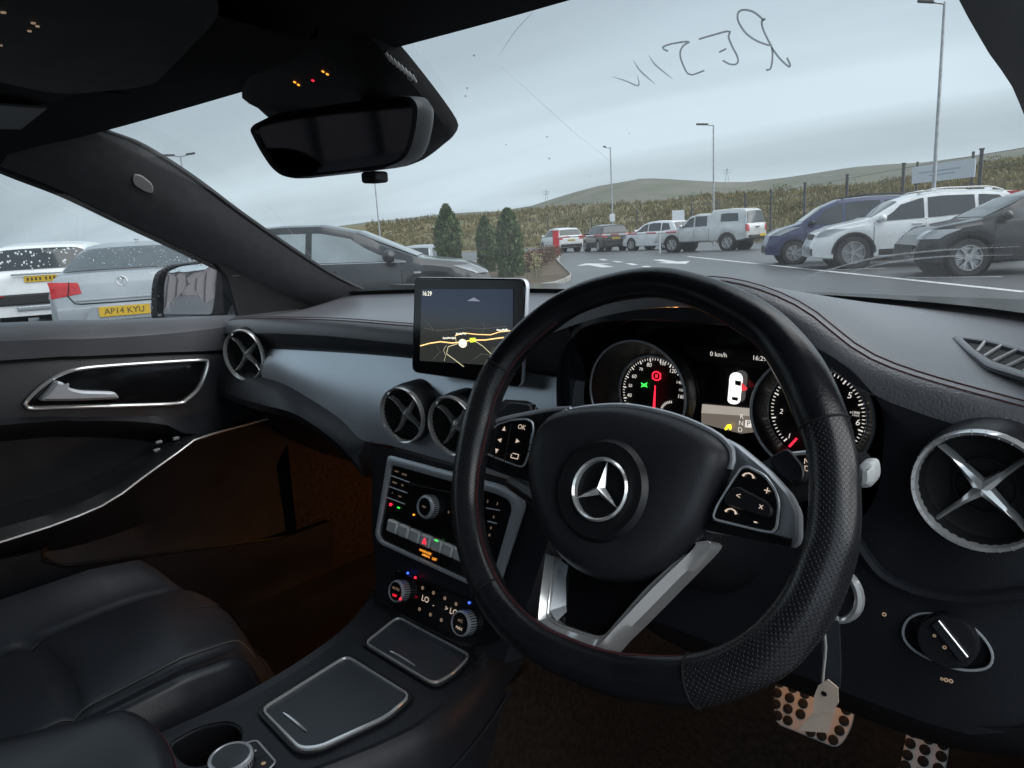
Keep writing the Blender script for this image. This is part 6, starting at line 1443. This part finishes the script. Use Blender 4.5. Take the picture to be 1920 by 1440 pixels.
br = [(1338, 974), (1346, 950), (1372, 908), (1392, 878), (1404, 876), (1436, 892), (1456, 920), (1463, 945), (1458, 990), (1450, 999), (1430, 996)]
q = roundpoly([WP(x, y, -.006) for x, y in br], .004, 3); m = MB(); m.plate([p-WN*.004 for p in q], WN*.007, .0015); bp3 = m.build('button_pad', M['gloss'], sw)
m = MB(); m.tube([p+WN*.0022 for p in q], .0010, 5, True); m.build('pad_edge', M['silver'], bp3)
q = roundpoly([WP(x, y, -.003) for x, y in ((1358, 940), (1372, 916), (1385, 912), (1440, 940), (1452, 956), (1446, 972), (1432, 970), (1364, 948))], .003, 3); m = MB(); m.plate([p-WN*.002 for p in q], WN*.0045, .0012); m.build('rocker_key', M['hard'], bp3)
RH = -.0012
wtext('+', 1438, 921, .0085, RH, bp3); wtext('-', 1417, 977, .0095, RH, bp3); wtext('<', 1384, 930, .006, RH+.002, bp3); wtext('x', 1427, 949, .006, RH+.002, bp3)
for cx_, cy_ in ((1402, 898), (1369, 965)):
    c = WP(cx_, cy_, RH); m = MB(); m.tube([c+(WU*math.cos(R(t_))+WV*math.sin(R(t_)))*.0042 for t_ in (20, 55, 90, 125, 160)], [.0009, .0005, .0005, .0005, .0009], 5); m.build('legend', M['g_warm'], bp3)
# shift paddles behind the spokes
for nm, pts, h in (('shift_paddle', ((935, 775), (960, 755), (1000, 760), (1000, 785), (940, 795)), -.04), ('shift_paddle', ((1440, 862), (1480, 840), (1512, 880), (1508, 908), (1470, 898)), -.035)):
    q = roundpoly([WP(x, y, h) for x, y in pts], .005, 3); m = MB(); m.plate(q, WN*.004, .001); m.build(nm, M['soft'], sw)
# lower silver spoke: thick tapered V with dark inset
VL = [(1038, 1032), (1016, 1168), (1022, 1190)]
vout = [(1030, 1036), (1026, 1060), (1016, 1150), (1018, 1178), (1036, 1196), (1080, 1212), (1116, 1228), (1134, 1226), (1156, 1202), (1194, 1165), (1260, 1098), (1326, 1030), (1330, 1014), (1320, 1016)]
vin = [(1040, 1044), (1037, 1064), (1028, 1145), (1031, 1160), (1048, 1172), (1088, 1186), (1116, 1194), (1130, 1194), (1142, 1186), (1166, 1158), (1220, 1098), (1285, 1040), (1300, 1024), (1296, 1026)]
def hv(y): return lerp(-.030, -.014, min(1, max(0, (y-1020)/200)))
o3 = spl([WP(x, y, hv(y)) for x, y in vout], 80); i3 = spl([WP(x, y, hv(y)+.004) for x, y in vin], 80)
m = MB(); m.grid([[p-WN*.022 for p in o3], o3, [a.lerp(b, .5)+WN*.009 for a, b in zip(o3, i3)], i3, [p-WN*.012 for p in i3]]); vs_ = m.build('lower_spoke', M['chrome'], sw, ang=24)
m = MB(); m.tube([p+WN*.0006 for p in i3[4:-4]], .0011, 6); m.build('spoke_edge', M['chrome'], vs_)
fl = [p-WN*.012 for p in i3]; up3 = [WP(x, y, -.034) for x, y in ((1300, 1010), (1200, 1040), (1100, 1050), (1042, 1030))]
m = MB(); m.fill(fl+up3); m.build('spoke_inset', M['gloss'], vs_, smooth=False)
m = MB(); m.lathe([(.07, -.028), (.075, -.05), (.05, -.075)], 28, Mcol @ Matrix.Translation((0, 0, .045)), True); m.build('hub_back', M['black'], sw)
# left inner facet of the lower spoke catches the sky
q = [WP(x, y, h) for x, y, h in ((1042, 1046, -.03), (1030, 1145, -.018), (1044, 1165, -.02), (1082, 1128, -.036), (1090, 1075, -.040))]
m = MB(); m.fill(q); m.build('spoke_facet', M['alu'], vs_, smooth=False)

# ------------------------------------------------------------------ centre console
con = cthing('centre_console', 'black centre console with two chrome framed lids, cup holder and armrest', 'centre console', (0, .3, .3))
ZC = .622
lft = spl([PZ(x, y, ZC) for x, y in ((735, 1075), (715, 1105), (690, 1145), (655, 1185), (600, 1228), (520, 1280), (430, 1330), (340, 1372), (262, 1408), (160, 1470))], 40)
rgt = spl([PZ(x, y, ZC) for x, y in ((950, 1165), (925, 1195), (880, 1258), (800, 1340), (720, 1385), (625, 1424), (520, 1465), (400, 1530))], 40)
holepx = [(318, 1398), (338, 1380), (378, 1361), (424, 1352), (449, 1361), (456, 1379), (446, 1398), (414, 1420), (372, 1438), (338, 1428)]
hole = spl([PZ(x, y, ZC) for x, y in holepx], 36, True)
m = MB(); m.fill(lft+rgt[::-1], [hole]); m.build('console_top', M['soft'], con, smooth=False)
m = MB(); m.grid([[p for p in hole], [p-V((0, 0, .012)) for p in hole], [p-V((0, 0, .085)) for p in hole]], cu=True); m.fill([p-V((0, 0, .085)) for p in hole]); ch = m.build('cup_holder', M['hard'], con)
m = MB(); m.tube([p-V((0, 0, .004)) for p in hole], .0022, 6, True); m.build('cup_holder_rim', M['soft'], ch)
def flank(P, s, mt):
    return [[p-V((0, 0, 0)) for p in P], [p+V((s*.010, 0, .003)) for p in P], [p+V((s*.020, 0, -.006)) for p in P], [p+V((s*.028, 0, -.03)) for p in P], [p+V((s*.03, 0, -.14)) for p in P], [p+V((s*.025, 0, -.34)) for p in P]]
m = MB(); m.grid(flank(lft, -1, 0)); m.build('left_flank', M['soft'], con)
m = MB(); m.grid(flank(rgt, 1, 0)); m.build('right_flank', M['soft'], con)
m = MB(); m.tube([p+V((.031, 0, -.06)) for p in rgt], .003, 6); m.build('flank_crease', M['soft'], con)
def lidp(o, i, label, hand):
    O2 = roundpoly([PZ(x, y, ZC+.003) for x, y in o], .012, 4); I2 = roundpoly([PZ(x, y, ZC+.003) for x, y in i], .010, 4)
    I2 = [a.lerp(b, .62) for a, b in zip(O2, I2)]
    m = MB(); m.fill([p+V((0, 0, .0008)) for p in O2]); l = m.build('storage_lid', M['lid'], con, smooth=False); l['label'] = label
    m = MB(); m.ring(O2, I2, (0, 0, .0035)); m.build('lid_frame', M['chrome'], l)
    m = MB(); m.tube(spl([PZ(x, y, ZC+.0052) for x, y in hand], 10), [.0006, .0012, .0015, .0016, .0016, .0016, .0016, .0015, .0012, .0006], 6); m.build('lid_grip', M['chrome'], l)
    c = sum(O2, V())/len(O2); m = MB(); m.ring([c+(p-c)*1.07 for p in O2], [c+(p-c)*1.01 for p in O2], (0, 0, .0018)); m.build('lid_surround', M['hard'], l)
lidp([(488, 1333), (650, 1231), (772, 1308), (728, 1348), (600, 1408), (562, 1411)], [(497, 1332), (650, 1236), (764, 1307), (722, 1342), (598, 1397), (566, 1399)], 'near lid with chrome frame beside the cup holder', [(531, 1336), (545, 1346), (575, 1371)])
lidp([(682, 1208), (746, 1158), (884, 1231), (850, 1268), (814, 1288)], [(690, 1207), (747, 1161), (878, 1231), (846, 1264), (812, 1281)], 'lid with chrome frame below the climate controls', [(732, 1221), (748, 1229), (778, 1248)])
# ashtray step behind the far lid
m = MB(); a, b = PZ(750, 1154, ZC), PZ(888, 1226, ZC); m.add([a, b, b+V((0, .03, .03)), a+V((0, .03, .03))], [[0, 1, 2, 3]]); m.build('tray_back', M['hard'], con, smooth=False)
# rotary controller
kc = PZ(432, 1417, ZC+.016); Mk = frame(kc-V((0, 0, .016)), (1, 0, 0), (0, 1, 0)); r_ = 41*depth(kc)/F
m = MB(); m.lathe([(r_*1.0, .0), (r_*1.0, .012), (r_*.97, .0155), (r_*.86, .0165), (r_*.80, .0155)], 48, Mk); kn = m.build('rotary_controller', M['silver'], con)
m = MB(); m.lathe([(r_*.81, .0158), (r_*.5, .0166), (.0003, .0168)], 36, Mk); m.build('controller_face', M['lid'], kn)
for k in range(40):
    a = 2*math.pi*k/40; m = MB(); m.tube([Mk @ V((r_*1.005*math.cos(a), r_*1.005*math.sin(a), .001)), Mk @ V((r_*1.005*math.cos(a), r_*1.005*math.sin(a), .012))], .0009, 4); m.build('knurl', M['hard'], kn)
q = [PZ(x, y, ZC+.002) for x, y in ((455, 1400), (482, 1392), (518, 1434), (490, 1462), (440, 1465))]
m = MB(); m.plate([p-V((0, 0, .002)) for p in roundpoly(q, .004, 2)], (0, 0, .005), .001); bt = m.build('controller_keys', M['hard'], con)
m = MB(); m.tube([p+V((0, 0, .0032)) for p in roundpoly(q, .004, 2)], .0011, 5, True); m.build('key_frame', M['silver'], bt)
for x, y, mt in ((477, 1408, 'badge'), (494, 1431, 'g_dim')): m = MB(); c = PZ(x, y, ZC+.0058); m.lathe([(.0002, .0006), (.0024, .0)], 10, frame(c, (1, 0, 0), (0, 1, 0))); m.build('key_legend', M[mt], bt)
m = MB(); m.tube([PZ(473, 1424, ZC+.0052), PZ(505, 1415, ZC+.0052)], .0006, 4); m.build('key_gap', M['black'], bt)
# armrest
at = [PZ(x, y, .70) for x, y in ((-120, 1420), (0, 1388), (150, 1352), (232, 1332), (268, 1340), (296, 1362), (318, 1400), (328, 1440), (330, 1500), (330, 1800))]
A = spl(at, 48); cA = V((.03, .08, .70))
rows = [[p+V((0, 0, -.10)) for p in A], [p+V((0, 0, -.02)) for p in A], [p+V((0, 0, -.006)) for p in A]]
for s, h in ((.97, .003), (.9, .009), (.75, .013), (.45, .015), (.02, .016)): rows.append([cA+V(((p.x-cA.x)*s, (p.y-cA.y)*s, h)) for p in A])
m = MB(); m.grid(rows); arm_ = m.build('armrest', M['leather'], con, ang=70)
for dz in (-.008, -.012): m = MB(); m.tube([p+V((0, 0, dz))+(p-cA).normalized()*.001 for p in A], .0009, 4); m.build('armrest_stitching', M['stitch'], arm_)

# ------------------------------------------------------------------ passenger seat
seat = cthing('passenger_seat', 'dark leather front passenger seat with raised side bolster', 'car seat', (-.37, .2, .3))
def seat_z(x, y):                              # x across 0..1 (0 = door side), y along 0..1 (1 = front)
    c = .575+.012*y-.05*max(0, y-.80)**1.0*2.2
    b0 = .05*(1-sstep(.02, .24, x)); b1 = .055*sstep(.80, .97, x); fall = sstep(0, .05, x)*.0
    z = c+b0*(1-.25*y)+b1*(1-.3*y)
    z -= .11*sstep(.90, 1.0, y)**1.5
    z -= .14*(1-sstep(0, .06, x))+.14*sstep(.95, 1.0, x)
    z -= .010*math.exp(-((y-.60)/.012)**2)*sstep(.2, .26, x)*(1-sstep(.74, .8, x))           # seam across
    z -= .008*(math.exp(-((x-.25)/.012)**2)+math.exp(-((x-.77)/.012)**2))
    z += .012*math.sin(math.pi*min(1, max(0, (x-.25)/.52)))*math.sin(math.pi*min(1, max(0, (y-.6)/.38)))
    return z
SX0, SX1, SY0, SY1 = -.640, -.138, -.20, .528
rows = []
for j in range(61):
    y = j/60; row = []
    for i in range(49):
        x = i/48; yy = lerp(SY0, SY1, y)-.10*(x-.42)**2*y*3.2*(1 if x > .42 else .9); row.append(V((lerp(SX0, SX1, x)+(.02*y if x < .5 else -.01*y), yy, seat_z(x, y))))
    rows.append(row)
fr = rows[-1]; rows.append([p+V((0, .004, -.03)) for p in fr]); rows.append([p+V((0, -.004, -.075)) for p in fr]); rows.append([p+V((0, -.03, -.17)) for p in fr])
m = MB(); m.grid(rows); cu = m.build('cushion', M['leather'], seat, ang=80)
m = MB(); m.tube([p+V((0, .006, -.032)) for p in fr[6:-2]], .0012, 5); m.build('seam_piping', M['stitch'], cu)
for x in (.25, .77):
    i = int(x*48); m = MB(); m.tube([rows[j][i]+V((0, 0, .0012)) for j in range(2, 58)], .0009, 4); m.build('seam_stitching', M['label'], cu)
for sx_ in (SX0+.04, SX1-.03): m = MB(); m.box((sx_, .1, .40), (.05, .55, .16)); m.build('seat_base', M['hard'], seat, bevel=.02)
rows = []
for j in range(25):
    v = j/24; row = []
    for i in range(25):
        x = i/24; b = .07*(1-sstep(0, .22, x))+.07*sstep(.78, 1, x); row.append(V((lerp(SX0, SX1, x), -.17-.26*v+b*(1-v*.5), .60+.62*v-.05*(abs(x-.5)*2)**6)))
    rows.append(row)
m = MB(); m.grid(rows+[[p+V((0, -.12, 0)) for p in rows[-1]]]); m.build('backrest', M['leather'], seat, ang=80)
m = MB(); m.box((-.40, -.48, 1.29), (.26, .09, .16)); m.build('headrest', M['leather'], seat, bevel=.04)

# driver's seat, slid back (behind the camera's view), and the open driver's door
ds = cthing('driver_seat', 'dark leather driver seat slid back beside the open door', 'car seat', (.37, .0, .3))
for ch_ in list(seat.children):
    c = ch_.copy(); sc.collection.objects.link(c); c.parent = ds; BASE[c.name] = V()
    c.location = V((.0, .02, 0))
dd = cthing('driver_door', 'open driver door swung out on its front hinge', 'car door', (.76, .80, .3))
hx = V((.76, .80, 0)); dv = V((math.sin(R(62)), -math.cos(R(62)), 0)); dn = V((dv.y, -dv.x, 0))
def dpt(u, z, k=0.0): return hx+dv*u+dn*k+V((0, 0, z))
m = MB(); m.grid([[dpt(u, .32, .02) for u in (.03, .4, .8, 1.1)], [dpt(u, .5, -.03) for u in (.03, .4, .8, 1.1)], [dpt(u, .75, -.05) for u in (.03, .4, .8, 1.1)], [dpt(u, .98+.03*u, -.02) for u in (.03, .4, .8, 1.1)], [dpt(u, 1.0+.03*u, .06) for u in (.03, .4, .8, 1.1)], [dpt(u, .6, .10) for u in (.03, .4, .8, 1.1)], [dpt(u, .32, .06) for u in (.03, .4, .8, 1.1)]], cv=True); m.build('door_card', M['soft'], dd)
m = MB(); m.grid([[dpt(u, 1.0+.03*u, .03) for u in (.12, .4, .8, 1.1)], [dpt(u, z, .02) for u, z in ((.14, 1.04), (.4, 1.2), (.8, 1.33), (1.08, 1.32))]]); m.build('door_glass', M['dglass'], dd)
m = MB(); m.tube([dpt(u, z, .02) for u, z in ((.08, 1.0), (.4, 1.2), (.8, 1.34), (1.1, 1.33), (1.12, 1.03))], .02, 8); m.build('window_frame', M['black'], dd)

# ------------------------------------------------------------------ pedals
def pedal(name, label, px, o, n, rowsp, r_):
    n = V(n).normalized(); t = cthing(name, label, 'pedal', o)
    q = [PP(x, y, o, n) for x, y in px]; P = roundpoly(q, .01, 4)
    m = MB(); m.plate([p-n*.004 for p in P], n*.004, .0012); pl_ = m.build('pedal_plate', M['pedal'], t)
    m = MB(); m.prism([sum(P, V())/len(P)+(p-sum(P, V())/len(P))*.96-n*.018 for p in P], n*.013); m.build('rubber_pad', M['rubber'], t)
    for x, y in rowsp:
        c = PP(x, y, o, n); M_ = frame(c, n.orthogonal(), n.cross(n.orthogonal())); m = MB(); m.lathe([(r_, -.001), (r_, .0016), (r_*.8, .0024), (.0002, .0024)], 12, M_); m.build('rubber_stud', M['rubber'], pl_)
    c = sum(P, V())/len(P); m = MB(); m.tube([c-n*.012, c-n*.05+V((0, .02, .06)), c+V((-.01, .10, .22))], [.010, .010, .012], 8); m.build('pedal_arm', M['black'], t)
    return t
def c2(cx, cy): return (1120+cx/2.4, 1040+cy/2.4)
bpx = [c2(*p) for p in ((808, 520), (845, 508), (945, 545), (942, 610), (985, 625), (1090, 600), (1150, 632), (1160, 680), (1150, 760), (1110, 840), (1072, 870), (900, 800), (800, 760), (790, 660))]
bst = [c2(*p) for p in ((848, 548), (902, 568), (822, 576), (880, 600), (810, 622), (866, 645), (926, 670), (805, 672), (858, 694), (915, 718), (858, 746), (1130, 655), (1120, 698), (1110, 748), (1090, 792), (1062, 834), (1010, 815), (960, 798), (935, 625), (812, 724))]
pedal('brake_pedal', 'wide metal brake pedal with black rubber studs behind the paper tag', bpx, PY(1530, 1330, .86), (.05, -.80, .55), bst, .0062)
apx = [c2(*p) for p in ((1408, 715), (1440, 728), (1545, 780), (1590, 800), (1580, 900), (1560, 1000), (1520, 1120), (1340, 1060), (1372, 900))]
ast = [c2(*p) for p in ((1435, 755), (1502, 785), (1560, 806), (1420, 800), (1490, 830), (1556, 855), (1408, 850), (1474, 878), (1548, 908), (1396, 902), (1466, 930), (1536, 962), (1386, 950), (1452, 985), (1520, 1015), (1376, 1004), (1440, 1040))]
pedal('accelerator_pedal', 'narrow upright metal accelerator pedal with black studs, lower right', apx, PY(1735, 1400, .88), (.05, -.82, .5), ast, .0062)

# ------------------------------------------------------------------ key with leather strap and paper tag
KY = .565
key = cthing('car_key', 'ignition key with silver ring, leather strap and string paper tag', 'key', PY(1575, 1120, KY))
m = MB(); c = PY(1562, 1112, KY); m.tube([c+V((.020*math.cos(R(a)), 0, .024*math.sin(R(a)))) for a in range(-100, 100, 12)], [.0018+.0024*math.cos(R(a)) if abs(a) < 90 else .0018 for a in range(-100, 100, 12)], 8); m.build('key_ring', M['chrome'], key)
m = MB(); m.tube([PY(1590, 1085, .60), PY(1578, 1120, KY)], .009, 8); m.build('key_head', M['hard'], key)
q = [PY(x, y, KY-.004) for x, y in ((1540, 1162), (1572, 1158), (1576, 1250), (1574, 1292), (1545, 1290), (1540, 1220))]
m = MB(); m.prism(q, (0, .003, 0)); m.build('strap', M['lid'], key, smooth=False)
m = MB(); m.tube([PY(x, y, KY-.005) for x, y in ((1556, 1142), (1548, 1156), (1572, 1160))], .0022, 6); m.build('strap_clip', M['chrome'], key)
m = MB(); m.tube(spl([PY(x, y, KY-.012) for x, y in ((1556, 1145), (1546, 1175), (1548, 1215), (1544, 1260), (1543, 1285), (1547, 1300))], 20), .0012, 5); m.build('string', M['string'], key)
q = [PY(x, y, KY-.013) for x, y in ((1552, 1274), (1571, 1290), (1572, 1318), (1563, 1332), (1524, 1340), (1526, 1306), (1534, 1286))]
m = MB(); m.prism(q, (0, .0012, 0)); tg = m.build('paper_tag', M['paper'], key, smooth=False)
q = [PY(x, y, KY-.010) for x, y in ((1524, 1337), (1566, 1328), (1552, 1374), (1494, 1370))]; m = MB(); m.prism(q, (0, .001, 0)); m.build('paper_tag', M['paper'], key, smooth=False)
m = MB(); c = PY(1545, 1301, KY-.0136); m.lathe([(.0001, 0), (.0024, 0)], 10, frame(c, (1, 0, 0), (0, 0, 1))); m.build('tag_eyelet', M['black'], tg)
